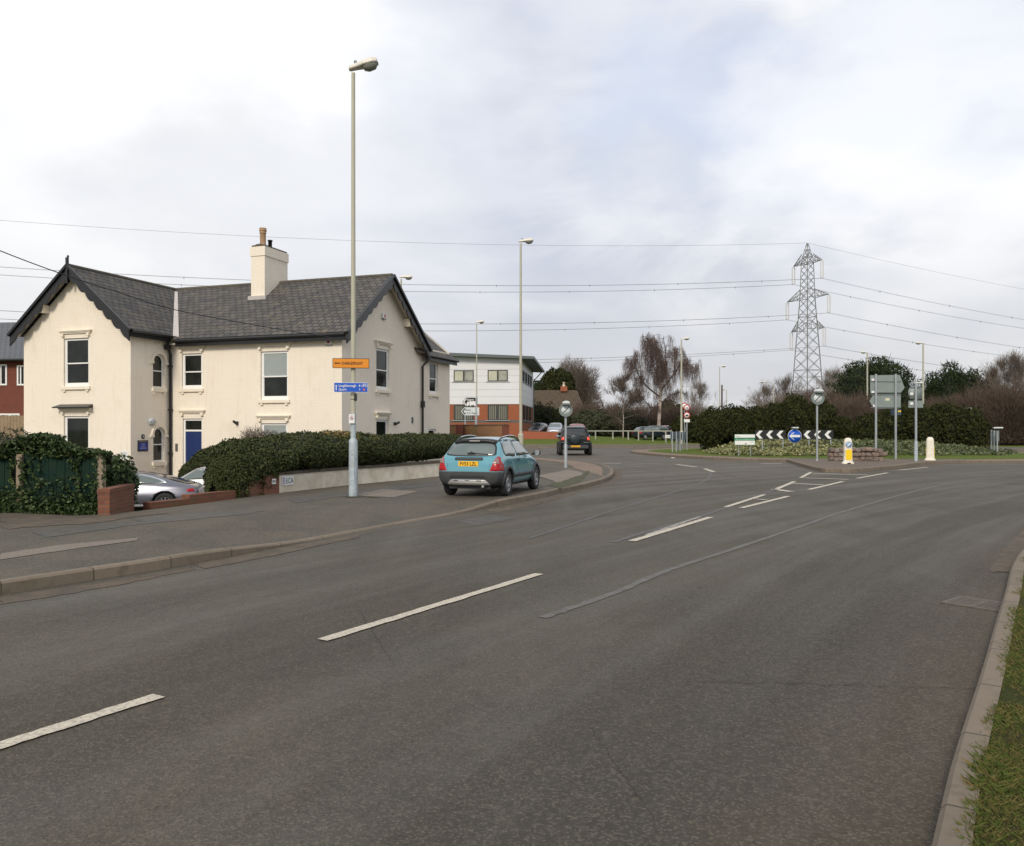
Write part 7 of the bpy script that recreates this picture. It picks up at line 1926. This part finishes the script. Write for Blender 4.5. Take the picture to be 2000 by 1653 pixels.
wv_ = 6.5 / 1600 * 46; mb = MB(); uvbox(mb, -wv_, wv_, 0, .4, -.3, PZ(832, 46)); mb.build('masonry', bricks_uv('pier_brick', (.19, .055, .038), (.14, .045, .034), (.10, .06, .045)), t)
mb = MB(); uvbox(mb, -wv_ - .03, wv_ + .03, -.03, .43, PZ(832, 46) + .002, PZ(830.5, 46)); mb.build('capping', MATS['pier_brick'], t)

# bungalow with the brown tiled roof
YB = 128.0
t = thing('bungalow', 'brick bungalow with a mottled brown tiled roof and chimney beyond the car park', 'house', (PX(1085, YB), YB, .5))
X = lambda q: PX(q, YB) - PX(1085, YB); Z = lambda q: PZ(q, YB) - .5
mb = MB(); mb.box(X(1026), X(1140), 1, 9, 0, Z(805)); mb.build('wall', M_redbrick, t)
mb = MB(); ze_, zr2 = Z(812), Z(759.5)
for sg in (0, 1):
    y0_, y1_ = (0, 5) if sg == 0 else (10, 5)
    mb.add([(X(1020), y0_, ze_), (X(1147), y0_, ze_), (X(1132), y1_, zr2), (X(1020), y1_, zr2), (X(1020), y0_, ze_ - .2), (X(1147), y0_, ze_ - .2)], [(0, 1, 2, 3), (4, 5, 1, 0)], [[(0, 0), (10, 0), (9.5, 6), (0, 6)], [(0, 0), (10, 0), (10, .2), (0, .2)]])
mb.add([(X(1147), 0, ze_), (X(1147), 10, ze_), (X(1132), 5, zr2)], [(0, 1, 2)], [[(0, 0), (10, 0), (5, 6)]])
rf2 = mb.build('roof', M_tileb, t)
mb = MB(); mb.box(X(1098.5), X(1111.5), 4.3, 5.3, Z(762), Z(752)); ch2 = mb.build('chimney', M_orbrick, rf2)
m_ = MB(); m_.lathe([(.22, 0), (.18, .6), (.24, .62), (.24, .7)], 10, 'z'); m_.build('chimney_pot', M_bolw, ch2, loc=(X(1105), 4.8, Z(752)))

# red brick house at the left edge
YR = 47.0; YRc = 47.0
t = thing('brick_house', 'red brick house with grey tiled roof at the left edge behind the cream house', 'house', (PX(0, YR), YR, -1.0), radians(-6))
X = lambda q: PX(q, YR) - PX(0, YR); Z = lambda q: PZ(q, YR) + 1.0
mb = MB(); mb.box(-9, 4.5, 0, 8, 0, Z(699)); mb.build('wall', M_redbrick2, t)
mb = MB(); 
mb.add([(-9.3, -.45, Z(702)), (4.8, -.45, Z(702)), (4.8, 4, Z(611)), (-9.3, 4, Z(611)), (4.8, 8.4, Z(702)), (-9.3, 8.4, Z(702))], [(0, 1, 2, 3), (3, 2, 4, 5)],
       [[(0, 0), (14, 0), (14, 5.3), (0, 5.3)], [(0, 5.3), (14, 5.3), (14, 0), (0, 0)]])
mb.add([(-9.3, -.45, Z(702)), (4.8, -.45, Z(702)), (4.8, -.40, Z(706)), (-9.3, -.40, Z(706))], [(0, 1, 2, 3)])
ro_ = mb.build('roof', M_tile, t); m_ = ro_.modifiers.new('t', 'SOLIDIFY'); m_.thickness = .1
mb = MB(); mb.tube([(-9.3, -.52, Z(705)), (4.8, -.52, Z(705))], .07, 8); mb.build('gutter', M_black, t)
for (xa, xb, za, zb2) in ((-22, 15.5, 753, 712), (36.5, 60, 753.5, 714), (-20, 42, 815, 808)):
    a, b, c, d = X(xa), X(xb), Z(za), Z(zb2)
    m_ = MB(); f = .09
    m_.box(a, a + f, -.05, .05, c, d); m_.box(b - f, b, -.05, .05, c, d); m_.box(a + f, b - f, -.05, .05, c, c + f); m_.box(a + f, b - f, -.05, .05, d - f, d)
    for k in range(1, 3): q = a + (b - a) * k / 3; m_.box(q - .035, q + .035, -.05, .05, c + f, d - f)
    fo = m_.build('window', M_upvc, t); MB().box(a + .03, b - .03, -.005, .005, c + .03, d - .03).build('pane', M_glassd, fo)
o = MB(); 
for k in range(36): x = -4 + k * .15; o.box(x, x + .14, -.02, .02, -.9, 1.7 + random.uniform(-.01, .01))
t = thing('board_fence', 'bleached vertical board fence in front of the red brick house', 'fence', (PX(0, 38), 38, 0)); ob = o.build('boards', M_wood, t)
ob.location = (0, 0, PZ(812, 38) - 1.7)

# ------------------------------------------------------------------ pylon and lines
PXY = (PX(1577, 215), 215.0)
pyl = thing('pylon', 'tall grey lattice electricity pylon with three pairs of arms beyond the roundabout', 'pylon', (PXY[0], PXY[1], 0), 0)
ad = Vector((.42, -.9075, 0)); bd = Vector((.9075, .42, 0)); 
def hwid(z): # half-diagonal width of the tower
    zs = [0, 14, 36, 46, 50.3]; ws = [5.0, 3.4, 1.75, 1.4, .15]; return float(np.interp(z, zs, ws))
def corner(k, z, f=1.0):
    h = hwid(z) * f; sgx, sgy = ((1, 1), (1, -1), (-1, -1), (-1, 1))[k]
    return ad * (sgx * h * .75) + bd * (sgy * h * .75) + Vector((0, 0, z))
lv = [0, 5, 9.5, 13.5, 17, 20.3, 23.4, 26.2, 28.6, 31, 33.4, 35.6, 37.6, 39.5, 41.4, 43.3, 45.1, 46.8, 48.6, 50.3]
mb = MB()
for k in range(4):
    for a, b in zip(lv[:-1], lv[1:]):
        mb.bar(corner(k, a), corner(k, b), .19 if a < 36 else .14)
        k2 = (k + 1) % 4
        mb.bar(corner(k, a), corner(k2, b), .075); mb.bar(corner(k2, a), corner(k, b), .075)
        if a in (0, 13.5, 28.6, 36, 45.1) or b > 45: mb.bar(corner(k, b), corner(k2, b), .11)
        if a < 14:
            m1 = (corner(k, a) + corner(k, b)) / 2; m2 = (corner(k, a) + corner(k2, b)) / 2
            mb.bar(m1, m2, .07); mb.bar((corner(k2, a) + corner(k2, b)) / 2, (corner(k2, a) + corner(k, b)) / 2, .07)
mb.build('tower', M_lattice, pyl)
ARMS = [(45.1, 5.0), (35.9, 7.3), (27.6, 5.8)]
tips = {}
for i, (z, hl) in enumerate(ARMS):
    for sg in (-1, 1):
        mb = MB(); tip = ad * (sg * hl) + Vector((0, 0, z)); tips[(i, sg)] = tip; h = hwid(z)
        for q in (-1, 1):
            lo = ad * (sg * h * .75) + bd * (q * h * .75) + Vector((0, 0, z)); up_ = ad * (sg * h * .7) + bd * (q * h * .7) + Vector((0, 0, z + 2.4))
            mb.bar(lo, tip, .14); mb.bar(up_, tip, .12)
            for f in (.25, .5, .75): mb.bar(lo.lerp(tip, f), up_.lerp(tip, f), .07); mb.bar(lo.lerp(tip, f), up_.lerp(tip, f - .22), .07)
        mb.build('cross_arm', M_lattice, pyl)
        mb = MB(); 
        for q in (-.42, .42): 
            b_ = bd * q; mb.tube([tip + b_ - Vector((0, 0, .3)), tip + b_ - Vector((0, 0, 4.6))], .16, 8)
        mb.bar(tip + bd * -.35 - Vector((0, 0, .2)), tip + bd * .35 - Vector((0, 0, .2)), .12); mb.bar(tip + bd * -.5 - Vector((0, 0, 4.7)), tip + bd * .5 - Vector((0, 0, 4.7)), .12)
        mb.build('insulator', M_insul, pyl)
lc = Vector((-200, 150, 0)); rc_ = Vector((400, 380, 0)); pc = Vector((PXY[0], PXY[1], 0))
def line_pts(a, b, sag, n=60):
    return [tuple(a.lerp(b, k / n) - Vector((0, 0, 4 * sag * (k / n) * (1 - k / n)))) for k in range(n + 1)]
nm = {0: 'top', 1: 'middle', 2: 'lowest'}
cnt = 0
for (i, sg), tip in tips.items():
    for end, sag, nmE in ((lc, 6.3, 'left'), (rc_, 7.5, 'right')):
        mb = MB()
        for q in (-.25, .25):
            a = pc + tip + ad * q - Vector((0, 0, 4.8)); b = end + tip + ad * q - Vector((0, 0, 4.8)); mb.tube(line_pts(a, b, sag), .026, 4, cap=False)
        for f in (.06, .14, .22, .3, .38, .46, .54, .62):
            a = pc + tip - Vector((0, 0, 4.8)); b = end + tip - Vector((0, 0, 4.8)); p = a.lerp(b, f) - Vector((0, 0, 4 * sag * f * (1 - f)))
            mb.bar(p - ad * .25, p + ad * .25, .08); mb.bar(p + Vector((0, 0, .15)), p - Vector((0, 0, .35)), .10)
        o = mb.build('power_line', M_wire)
        tag(o, 'twin conductor running %s from the %s %s arm of the pylon' % (nmE, 'nearer' if sg > 0 else 'farther', nm[i]), 'power line', 'power lines from the pylon')
for end, sag, nmE in ((lc, 5.7, 'left'), (rc_, 6.3, 'right')):
    o = MB().tube(line_pts(pc + Vector((0, 0, 50.4)), end + Vector((0, 0, 50.4)), sag), .03, 4, cap=False).build('earth_wire', M_wire)
    tag(o, 'single thin earth wire running %s from the very top of the pylon' % nmE, 'power line', 'power lines from the pylon')
# telephone cable to the house corner
def p3(px, py, Y): return Vector((PX(px, Y), Y, PZ(py, Y)))
pA = p3(683, 664, 31.15); ctrl = [(600, 652, 29.6), (500, 635.5, 27.9), (340, 605, 25.4), (240, 574, 24.0), (137, 541, 22.7), (0, 490, 21.2), (-200, 405, 19.2)]
o = MB().tube(dens([tuple(pA)] + [tuple(p3(*c)) for c in ctrl], 6), .014, 6).build('telephone_cable', M_cablek); tag(o, 'thin black cable sweeping down from the upper left to the house corner', 'cable')

# ------------------------------------------------------------------ trees and bushes
def tree_root(name, label, px, Y, z, group=None, cat='tree'): return thing(name, label, cat, (PX(px, Y), Y, z), 0, group)
def branch_set(base, H, n_main, spread, lvl, seed, r0, lean=(0, 0), start=.25, up=.8, curl=.25, fork=3):
    """returns list of branch polylines [(pts, radii, level)]"""
    rs = np.random.default_rng(seed); out = []
    def grow(p, d, L_, r, level):
        n = 5; pts = [p]; rad = [r]; q = p.copy(); dd = d.copy()
        for k in range(n):
            dd = dd + rs.normal(0, curl * .35, 3) + np.array([0, 0, .06 * up]); dd /= np.linalg.norm(dd); q = q + dd * L_ / n; pts.append(q.copy()); rad.append(max(r * (1 - .75 * (k + 1) / n), .004))
        out.append((pts, rad, level))
        if level < lvl:
            m = fork + int(rs.integers(0, 2))
            for j in range(m):
                k = int(rs.integers(2, n + 1)); bd_ = dd * .6 + rs.normal(0, .6, 3) * spread + np.array([0, 0, .3 * up]); bd_ /= np.linalg.norm(bd_)
                grow(pts[k].copy(), bd_, L_ * rs.uniform(.45, .75), rad[k] * .7, level + 1)
    tp = [np.array(base, float)]; rad = [r0]; N_ = 9
    for k in range(1, N_ + 1): tp.append(np.array([base[0] + lean[0] * k / N_ + rs.normal(0, .03 * H / N_), base[1] + rs.normal(0, .03 * H / N_), base[2] + H * k / N_])); rad.append(r0 * (1 - .88 * k / N_))
    out.append((tp, rad, 0))
    for j in range(n_main):
        f = start + (1 - start) * (j + .5) / n_main; i = min(N_ - 1, int(f * N_)); p = tp[i] + (tp[i + 1] - tp[i]) * (f * N_ - i)
        a = rs.uniform(0, 2 * pi); el = rs.uniform(.15, .9) * up; d = np.array([cos(a) * cos(el), sin(a) * cos(el), sin(el)])
        grow(p, d, H * .42 * (1.15 - f) * spread * rs.uniform(.8, 1.25), r0 * .42 * (1.1 - f), 1)
    return out
def polys_to_sticks(br, levels=None):
    A, B, ra, rb = [], [], [], []
    for pts, rad, lv_ in br:
        if levels and lv_ not in levels: continue
        for k in range(len(pts) - 1): A.append(pts[k]); B.append(pts[k + 1]); ra.append(rad[k]); rb.append(rad[k + 1])
    return sticks(np.array(A), np.array(B), np.array(ra), np.array(rb))
def bare_tree(name, label, px, Y, z, H, W, seed, m, bark, n_main=16, group=None, fine=3000, r=.012, up=.9, r0=None, ln=.7, start=.18):
    root = tree_root(name, label, px, Y, z, group); r0 = r0 or H * .017
    br = branch_set((0, 0, 0), H, n_main, W / H * 1.9, 2, seed, r0, up=up, start=start)
    V, F = polys_to_sticks(br, (0,)); np_mesh('trunk', V, F, bark, root)
    V, F = polys_to_sticks(br, (1, 2)); np_mesh('branches', V, F, bark, root)
    tips_ = np.array([p for pts, rad, l in br if l > 0 for p in pts[1:]]); k = RNG.integers(0, len(tips_), fine); P = tips_[k] + RNG.normal(0, H * .02, (fine, 3))
    c = np.array([0, 0, H * .5]); d = P - c; d[:, 2] += H * .25 * up; d /= np.linalg.norm(d, axis=1, keepdims=True); d += RNG.normal(0, .45, (fine, 3)); d /= np.linalg.norm(d, axis=1, keepdims=True)
    l_ = ln * RNG.uniform(.4, 1.3, (fine, 1)); V, F = merge(sticks(P, P + d * l_ * .5, r, r * .7), sticks(P + d * l_ * .5, P + d * l_ + RNG.normal(0, .1 * ln, (fine, 3)), r * .7, r * .3))
    np_mesh('crown', V, F, m, root); return root
# weeping birch
def birch():
    Y = 95.0; root = tree_root('weeping_birch', 'tall bare weeping birch with pale trunk and hanging reddish twigs', 1285, Y, .7)
    rs = np.random.default_rng(5); k_ = Y / 1600
    def pt(px, py, dy=0): return np.array([PX(px, Y) - PX(1285, Y), dy, PZ(py, Y) - .7])
    limbs = [([(1285, 855), (1288, 800), (1290, 755), (1287, 710), (1283, 680), (1277, 656)], .24), ([(1290, 757), (1300, 725), (1303, 690), (1300, 660)], .11), ([(1288, 775), (1262, 752), (1247, 725), (1243, 690)], .13), ([(1247, 725), (1232, 712), (1222, 700)], .06),
             ([(1289, 765), (1312, 735), (1326, 715), (1335, 706)], .12), ([(1326, 715), (1338, 712), (1346, 722)], .05), ([(1287, 800), (1270, 795), (1252, 775), (1238, 768)], .08), ([(1288, 795), (1305, 775), (1325, 768), (1338, 772)], .08), ([(1283, 690), (1265, 672), (1256, 662)], .06), ([(1287, 720), (1270, 700), (1262, 685)], .06),
             ([(1300, 700), (1318, 688), (1324, 680)], .05), ([(1290, 740), (1278, 712), (1270, 690)], .06)]
    A, B, ra, rb = [], [], [], []; nodes = []; TA, TB, Tra, Trb = [], [], [], []
    for li, (pp, r) in enumerate(limbs):
        dy0 = 0 if li == 0 else rs.uniform(-2.2, 2.2)
        q = dens([tuple(pt(a, b, dy0 * i / (len(pp) - 1))) for i, (a, b) in enumerate(pp)], 5); n = len(q)
        for i in range(n - 1):
            t_ = (TA, TB, Tra, Trb) if li == 0 else (A, B, ra, rb)
            t_[0].append(q[i]); t_[1].append(q[i + 1]); t_[2].append(r * (1 - .8 * i / n)); t_[3].append(r * (1 - .8 * (i + 1) / n))
            if li > 0 or i > n * .45: nodes.append(q[i + 1])
    V, F = sticks(np.array(TA), np.array(TB), np.array(Tra), np.array(Trb)); np_mesh('trunk', V, F, M_birch, root)
    # secondary limbs reaching out then arching over
    nodes = np.array(nodes); tipsA = []
    for j in range(300):
        p = nodes[rs.integers(0, len(nodes))]; a = rs.uniform(0, 2 * pi); L_ = rs.uniform(.45, 1.35); d = np.array([cos(a), sin(a) * .9, rs.uniform(.1, 1.0)]); q = p.copy()
        for i in range(4):
            q2 = q + d * L_ / 4; A.append(q); B.append(q2); ra.append(.028 * (1 - i / 5)); rb.append(.028 * (1 - (i + 1) / 5)); q = q2; d = d + np.array([0, 0, -.38]); tipsA.append(q2)
    V, F = sticks(np.array(A), np.array(B), np.array(ra), np.array(rb)); np_mesh('branches', V, F, M_bark, root)
    T = np.array(tipsA); n = 6000; cl_k = rs.integers(0, len(T), 420); cl = T[cl_k] + rs.normal(0, .16, (420, 3)); P = cl[rs.integers(0, 420, n)] + rs.normal(0, .14, (n, 3))
    ok = (P[:, 2] < PZ(652, Y) - .7 + .3); P = P[ok]; n = len(P)
    A_, B_ = [], []; q = P; L_ = rs.uniform(.5, 2.4, (n, 1)) * np.clip((P[:, 2:3] - 1.5) / 6, .25, 1.1); sway = rs.normal(0, .10, (n, 3)); sway[:, 2] = 0
    parts = []; rr = .0095
    for i in range(3):
        q2 = q + np.c_[sway[:, :2] * L_ * .5 + rs.normal(0, .02, (n, 2)), -L_[:, 0] / 3]; parts.append(sticks(q, q2, rr, rr * .8)); q = q2; rr *= .8
    V, F = merge(*parts); np_mesh('crown', V, F, mat('hanging_twig', isl=[(.12, .072, .060), (.155, .105, .09), (.085, .058, .05), (.15, .12, .105)], rough=.9), root)
birch()
bare_tree('birch_tree', 'smaller leaning birch with reddish twigs left of the weeping birch', 1217, 92, .6, 6.3, 4.5, 12, M_twigr, M_birch, n_main=12, fine=3600, r=.011, up=.7, r0=.07, ln=.8)
twig_bush('bare_tree', 'rounded bare tree behind the bungalow chimney', (PX(1122, 155), 155, PZ(765, 155)), (4.3, 3.6, 5.4), 15000, .022, M_twigg, ln=1.0, up=.5, cat='tree', seed=4, base=.3)
blob_bush('evergreen_tree', 'dark domed evergreen beside the rounded bare tree above the bungalow', (PX(1088, 145), 145, PZ(745, 145) - 1), (3.0, 2.6, 3.2), 9000, .20, M_yew, seed=4, cat='tree')
blob_bush('evergreen_tree', 'small dark evergreen top between the office downpipe and the domed evergreen', (PX(1048, 150), 150, PZ(762, 150) - 1), (1.3, 1.2, 2.4), 2500, .20, M_conif, seed=6, cat='tree', lum=.5)
# dark hedge in front of the bungalow and mixed shrubs to the right
for i, (px, py, Y, rx, rz_, m, lb) in enumerate((
    (1052, 826, 112, 3.2, 2.7, M_yew, 'dark evergreen bush right of the office side wall'), (1085, 832, 114, 2.8, 2.2, M_yew, 'dark evergreen bush below the bungalow roof'),
    (1020, 826, 116, 2.6, 2.2, M_yew, 'dark evergreen bush mostly hidden by the office corner'),
    (1150, 832, 104, 2.2, 1.9, M_dull, 'dull green bush right of the bungalow'), (1190, 828, 99, 2.4, 1.6, M_dull, 'green bush above the knee rail left of the smaller birch'), (1232, 830, 98, 2.0, 1.5, M_dull, 'green bush above the knee rail by the parked cars'),
    (1305, 812, 112, 2.1, 2.2, M_yew, 'dark green bush behind the weeping birch trunk'), (1345, 838, 92, 2.0, 1.6, M_yew, 'low dark bush beneath the far speed limit signs'), (1368, 842, 88, 2.0, 1.7, M_yew, 'low dark bush just left of the island evergreens'))):
    blob_bush('bush', lb, (PX(px, Y), Y, PZ(py, Y)), (rx, rx * .8, rz_), 7000, .13, m, seed=i * 3.1, group='bushes beyond the far grass', cat='bush', lum=.35, flatb=-1)
for i, (px, py, Y, rx, rz_, m, n, lb) in enumerate((
    (1140, 824, 118, 3.2, 2.3, M_twigr, 3600, 'russet leafless thicket at the right end of the bungalow'), (1178, 826, 116, 3.4, 2.3, M_twigr, 3600, 'russet leafless thicket left of the smaller birch'), (1212, 826, 108, 3.2, 2.2, M_twigr, 3200, 'russet leafless thicket behind the smaller birch'),
    (1255, 826, 110, 3.2, 2.1, M_twigr, 3200, 'russet leafless thicket left of the birch trunk'), (1325, 828, 108, 3.0, 2.0, M_twigr, 3000, 'russet leafless thicket behind the tall far lamp'), (1362, 826, 118, 3.5, 2.4, M_twigg, 3000, 'thin grey leafless thicket around the white information board'),
    (1520, 812, 130, 4.2, 3.2, M_twigg, 4200, 'grey-brown leafless thicket left of the pylon foot'), (1560, 808, 140, 4.6, 4.0, M_twigr, 5200, 'russet leafless thicket in front of the pylon legs'), (1605, 806, 135, 4.2, 4.0, M_twigr, 5200, 'russet leafless thicket right of the pylon legs'),
    (1655, 832, 88, 3.2, 2.7, M_twigr, 5200, 'dark russet shrubs behind the keep-left bollard'), (1690, 828, 90, 3.0, 3.0, M_twigr, 5000, 'dark russet shrubs behind the big sign posts'), (1632, 824, 92, 2.6, 3.0, M_twigr, 4200, 'dark russet shrubs behind the right chevron board'),
    (1822, 834, 88, 3.2, 2.5, M_twigr, 5000, 'russet shrubs below the middle conifer'), (1868, 830, 86, 3.3, 2.7, M_twigr, 5200, 'russet shrubs below the right-hand conifers'), (1918, 824, 84, 3.3, 2.9, M_twigr, 5200, 'russet shrubs above the edge-on sign'),
    (1962, 818, 82, 3.3, 3.1, M_twigr, 5200, 'russet shrubs near the right edge'), (2010, 816, 82, 3.5, 3.1, M_twigr, 4200, 'russet shrubs cut off by the right edge'))):
    twig_bush('leafless_shrub', lb, (PX(px, Y), Y, PZ(py, Y)), (rx, rx * .7, rz_), int(n * 1.5), .014, m, ln=.8, up=.9, group='leafless shrubs behind the roundabout', cat='shrub', seed=i * 1.7, base=.2)
for i, (px, Y, pyt, W_, m, lb) in enumerate(((1492, 150, 772, 7, M_twigg, 'small bare tree under the long-armed lamp'), (1535, 150, 752, 8, M_twigr, 'bare reddish tree left of the pylon'), (1625, 125, 733, 6, M_twigg, 'slender bare tree right of the pylon'), (1640, 118, 745, 5, M_twigg, 'bare tree between the pylon and the big conifer'),
                                              (1366, 150, 762, 6, M_twigg, 'wispy bare tree right of the weeping birch'), (1962, 92, 718, 5.5, M_twigg, 'tall pale bare tree near the right edge'), (1990, 90, 712, 5.5, M_twigg, 'tall pale bare tree at the right edge'), (1940, 98, 735, 4, M_twigr, 'bare reddish tree right of the conifers'))):
    H = PZ(pyt, Y) - .4; bare_tree('bare_tree', lb, px, Y, .4, H, W_, 40 + i, m, M_bark if i < 5 else M_bark, n_main=18, fine=2600, r=.012, up=1.5, group='bare trees behind the roundabout', r0=.11, ln=1.0, start=.12)
# conifers: tiers of drooping sprays
def conifer(label, px, Y, pyt, W_, z0, n, m, seed, dome=.5, spires=1, size=.16):
    H = PZ(pyt, Y) - z0; root = tree_root('conifer', label, px, Y, z0, 'conifers behind the roundabout'); rs = np.random.default_rng(seed)
    Ps, Ns = [], []
    tops = [(0, 0, 1.0)] + [(rs.uniform(-.6, .6) * W_ / 2, rs.uniform(-.5, .5) * W_ / 2, rs.uniform(.80, .97)) for _ in range(spires - 1)]
    for (tx, ty, th) in tops:
        m_ = n // len(tops); u = rs.uniform(0, 1, m_) ** .75; a = rs.uniform(0, 2 * pi, m_)
        zz = H * th * (1 - u); R = (W_ / 2) * (u ** dome) * (.55 + .45 / len(tops)) + .1
        lob = 1 + .22 * np.sin(a * 5 + zz * 1.3 + seed) + .22 * np.sin(zz * 5.2 + a * 2)
        r = R * lob * (1 - .45 * rs.uniform(0, 1, m_) ** 2)
        Ps.append(np.c_[tx + r * np.cos(a), ty + r * np.sin(a), zz + .25 * r * .3]); Ns.append(np.c_[np.cos(a), np.sin(a), np.full(m_, .5)])
    P = np.concatenate(Ps); Nn = np.concatenate(Ns); VF0 = leaves(P, size, Nn, .6, .35)
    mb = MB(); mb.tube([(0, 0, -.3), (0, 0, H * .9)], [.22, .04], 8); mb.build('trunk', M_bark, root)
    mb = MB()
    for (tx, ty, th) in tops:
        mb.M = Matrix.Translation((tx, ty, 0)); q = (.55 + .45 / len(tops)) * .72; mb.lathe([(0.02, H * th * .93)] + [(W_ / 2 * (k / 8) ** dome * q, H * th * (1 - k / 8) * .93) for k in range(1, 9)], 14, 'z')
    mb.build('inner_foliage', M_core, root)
    # feathery tip shoots
    k = rs.integers(0, len(P), n // 8); A = P[k]; d = Nn[k] * .6 + np.array([0, 0, .8]) + rs.normal(0, .25, (len(k), 3)); d /= np.linalg.norm(d, axis=1, keepdims=True); V, F = merge(VF0, sticks(A, A + d * rs.uniform(.2, .75, (len(k), 1)), .04, .01)); np_mesh('crown', V, F, m, root)
    return root
conifer('huge broad dark green conifer behind the grey sign backs', 1718, 100, 698, 13.0, .2, 34000, M_conif, 3, .40, 6, .17)
conifer('pointed dark conifer right of the lamp behind the round sign back', 1857, 96, 708, 7.8, .2, 15000, M_conif, 5, .45, 3, .15)
conifer('small pointed conifer between the two lamps on the right', 1822, 98, 728, 5.6, .2, 9000, M_conif, 6, .45, 2, .15)
conifer('jagged conifer just left of the reddish spire', 1903, 95, 720, 6.8, .2, 12000, M_conif, 7, .45, 4, .15)
conifer('narrow reddish-tipped conifer spire on the right', 1934, 94, 728, 4.2, .2, 7500, mat('reddish_conifer', isl=[(.03, .035, .02), (.06, .045, .03), (.022, .03, .018)], rough=.8), 8, .7, 2, .14)
# evergreens planted on the roundabout
for i, (px, Y, pyt, pyb, wpx, lb) in enumerate((
    (1392, 52, 800, 876, 50, 'leftmost island evergreen bush, sloping down to the left'), (1432, 53, 795, 876, 58, 'island evergreen bush behind the sponsor board'), (1478, 54, 797, 872, 56, 'island evergreen bush behind the left chevron board'), (1520, 54, 788, 872, 54, 'island evergreen bush just left of the blue arrow sign'),
    (1553, 53, 775, 872, 52, 'tallest light-tipped island evergreen behind the blue arrow sign'), (1600, 53, 785, 874, 60, 'island evergreen bush behind the taller end-of-limit sign'), (1640, 55, 815, 876, 40, 'small dark island bush behind the keep-left bollard'),
    (1705, 50, 810, 886, 62, 'island evergreen bush left of the big sign posts'), (1752, 51, 792, 886, 62, 'island evergreen bush between the big sign and the round sign back'), (1800, 50, 790, 888, 60, 'island evergreen bush behind the round sign back'),
    (1845, 50, 788, 888, 62, 'island evergreen bush behind the white bollard'), (1888, 50, 797, 888, 60, 'rightmost island evergreen bush below the small hooded lamp'))):
    zt_, zb2 = PZ(pyt, Y), PZ(pyb, Y) - .1; k_ = Y / 1600
    root = blob_bush('evergreen_bush', lb, (PX(px, Y), Y, (zt_ + zb2) / 2), (wpx * .60 * k_, 1.3, (zt_ - zb2) / 2), 8500, .075, M_yew, seed=i * 2.3, group='evergreens planted on the roundabout', lum=.32, flatb=-1)
    # spiky young shoots
    n = 420; a = RNG.uniform(0, 2 * pi, n); e = RNG.uniform(-.1, 1, n); P = np.c_[np.cos(a) * np.sqrt(1 - e * e) * wpx * .6 * k_, np.sin(a) * np.sqrt(1 - e * e) * 1.3, e * (zt_ - zb2) / 2] * .93
    d = P / np.linalg.norm(P, axis=1, keepdims=True) * .5 + np.array([0, 0, .8]) + RNG.normal(0, .3, (n, 3)); d /= np.linalg.norm(d, axis=1, keepdims=True); V, F = sticks(P, P + d * RNG.uniform(.1, .38, (n, 1)), .022, .006)
    fo_ = [c for c in root.children if c.name.startswith('foliage')][0]; me0 = fo_.data
    V0 = np.empty(len(me0.vertices) * 3, dtype=np.float32); me0.vertices.foreach_get('co', V0); F0 = np.empty(len(me0.loops), dtype=np.int32); me0.loops.foreach_get('vertex_index', F0)
    V, F = merge((V0.reshape(-1, 3), F0.reshape(-1, 4)), (V, F)); nw_ = np_mesh('foliage', V, F, M_yew, root); nw_name = fo_.name; bpy.data.objects.remove(fo_); nw_.name = nw_name
# ground cover on the island
def cover(name, label, pts, n, m, size, h, kind='stuff'):
    """pts: polygon in px on the mound; scatter clumps"""
    P = []
    xs_ = [p[0] for p in pts]; ys_ = [p[1] for p in pts]
    while len(P) < n:
        for q in RNG.uniform([min(xs_), min(ys_)], [max(xs_), max(ys_)], (n, 2)):
            if inside(q[0], q[1], pts) : P.append(q)
            if len(P) >= n: break
    P = np.array(P); z = np.array([gz(x, y) for x, y in P[::1]]); nz = np.array([.5 + noise.noise(Vector((x * 1.1, y * 1.1, 0))) + .5 * noise.noise(Vector((x * 3, y * 3, 5))) for x, y in P])
    hh = h * np.clip(nz, .1, 1.4) * RNG.uniform(.3, 1, len(P)); Q = np.c_[P, z + hh]; V, F = leaves(Q, size, np.array([0, -.3, 1.0]), .9, .5); o = np_mesh(name, V, F, m); tag(o, label, 'ground cover', kind=kind)
cover('ground_cover', 'pale yellow-green variegated ground cover across the left half of the island', [(11.4, 49), (11.7, 45.5), (13.5, 43.2), (16, 42.6), (18.2, 42.6), (18.5, 50), (14, 53)], 9000, M_flower, .085, .30)
cover('ground_cover', 'green ground cover across the right half of the island', [(18.2, 42.4), (22, 42.2), (26, 43.3), (28.4, 46), (28.2, 49.5), (24, 50), (18.5, 50)], 8500, M_green2, .085, .28)
# far-off wood that closes the horizon
def far_wood():
    V_, F_ = [], []; n = 52000
    th = RNG.uniform(radians(-42), radians(42), n); R = RNG.uniform(215, 300, n); hgt = np.array([4.2 + 3.0 * noise.noise(Vector((a * 14, 1, 0))) + 2.0 * noise.noise(Vector((a * 55, 2, 0))) for a in th])
    Z = hgt * RNG.uniform(0, 1, n) ** .8; P = np.c_[np.sin(th) * R, np.cos(th) * R, Z + .3]; V, F = leaves(P, .85, None, 1, .5)
    o = np_mesh('far_wood', V, F, mat('far_wood', isl=[(.075, .065, .055), (.10, .085, .075), (.055, .055, .045), (.085, .070, .062)], rough=.95)); tag(o, 'far-off belt of bare woodland closing the horizon', 'woodland', kind='stuff')
far_wood()
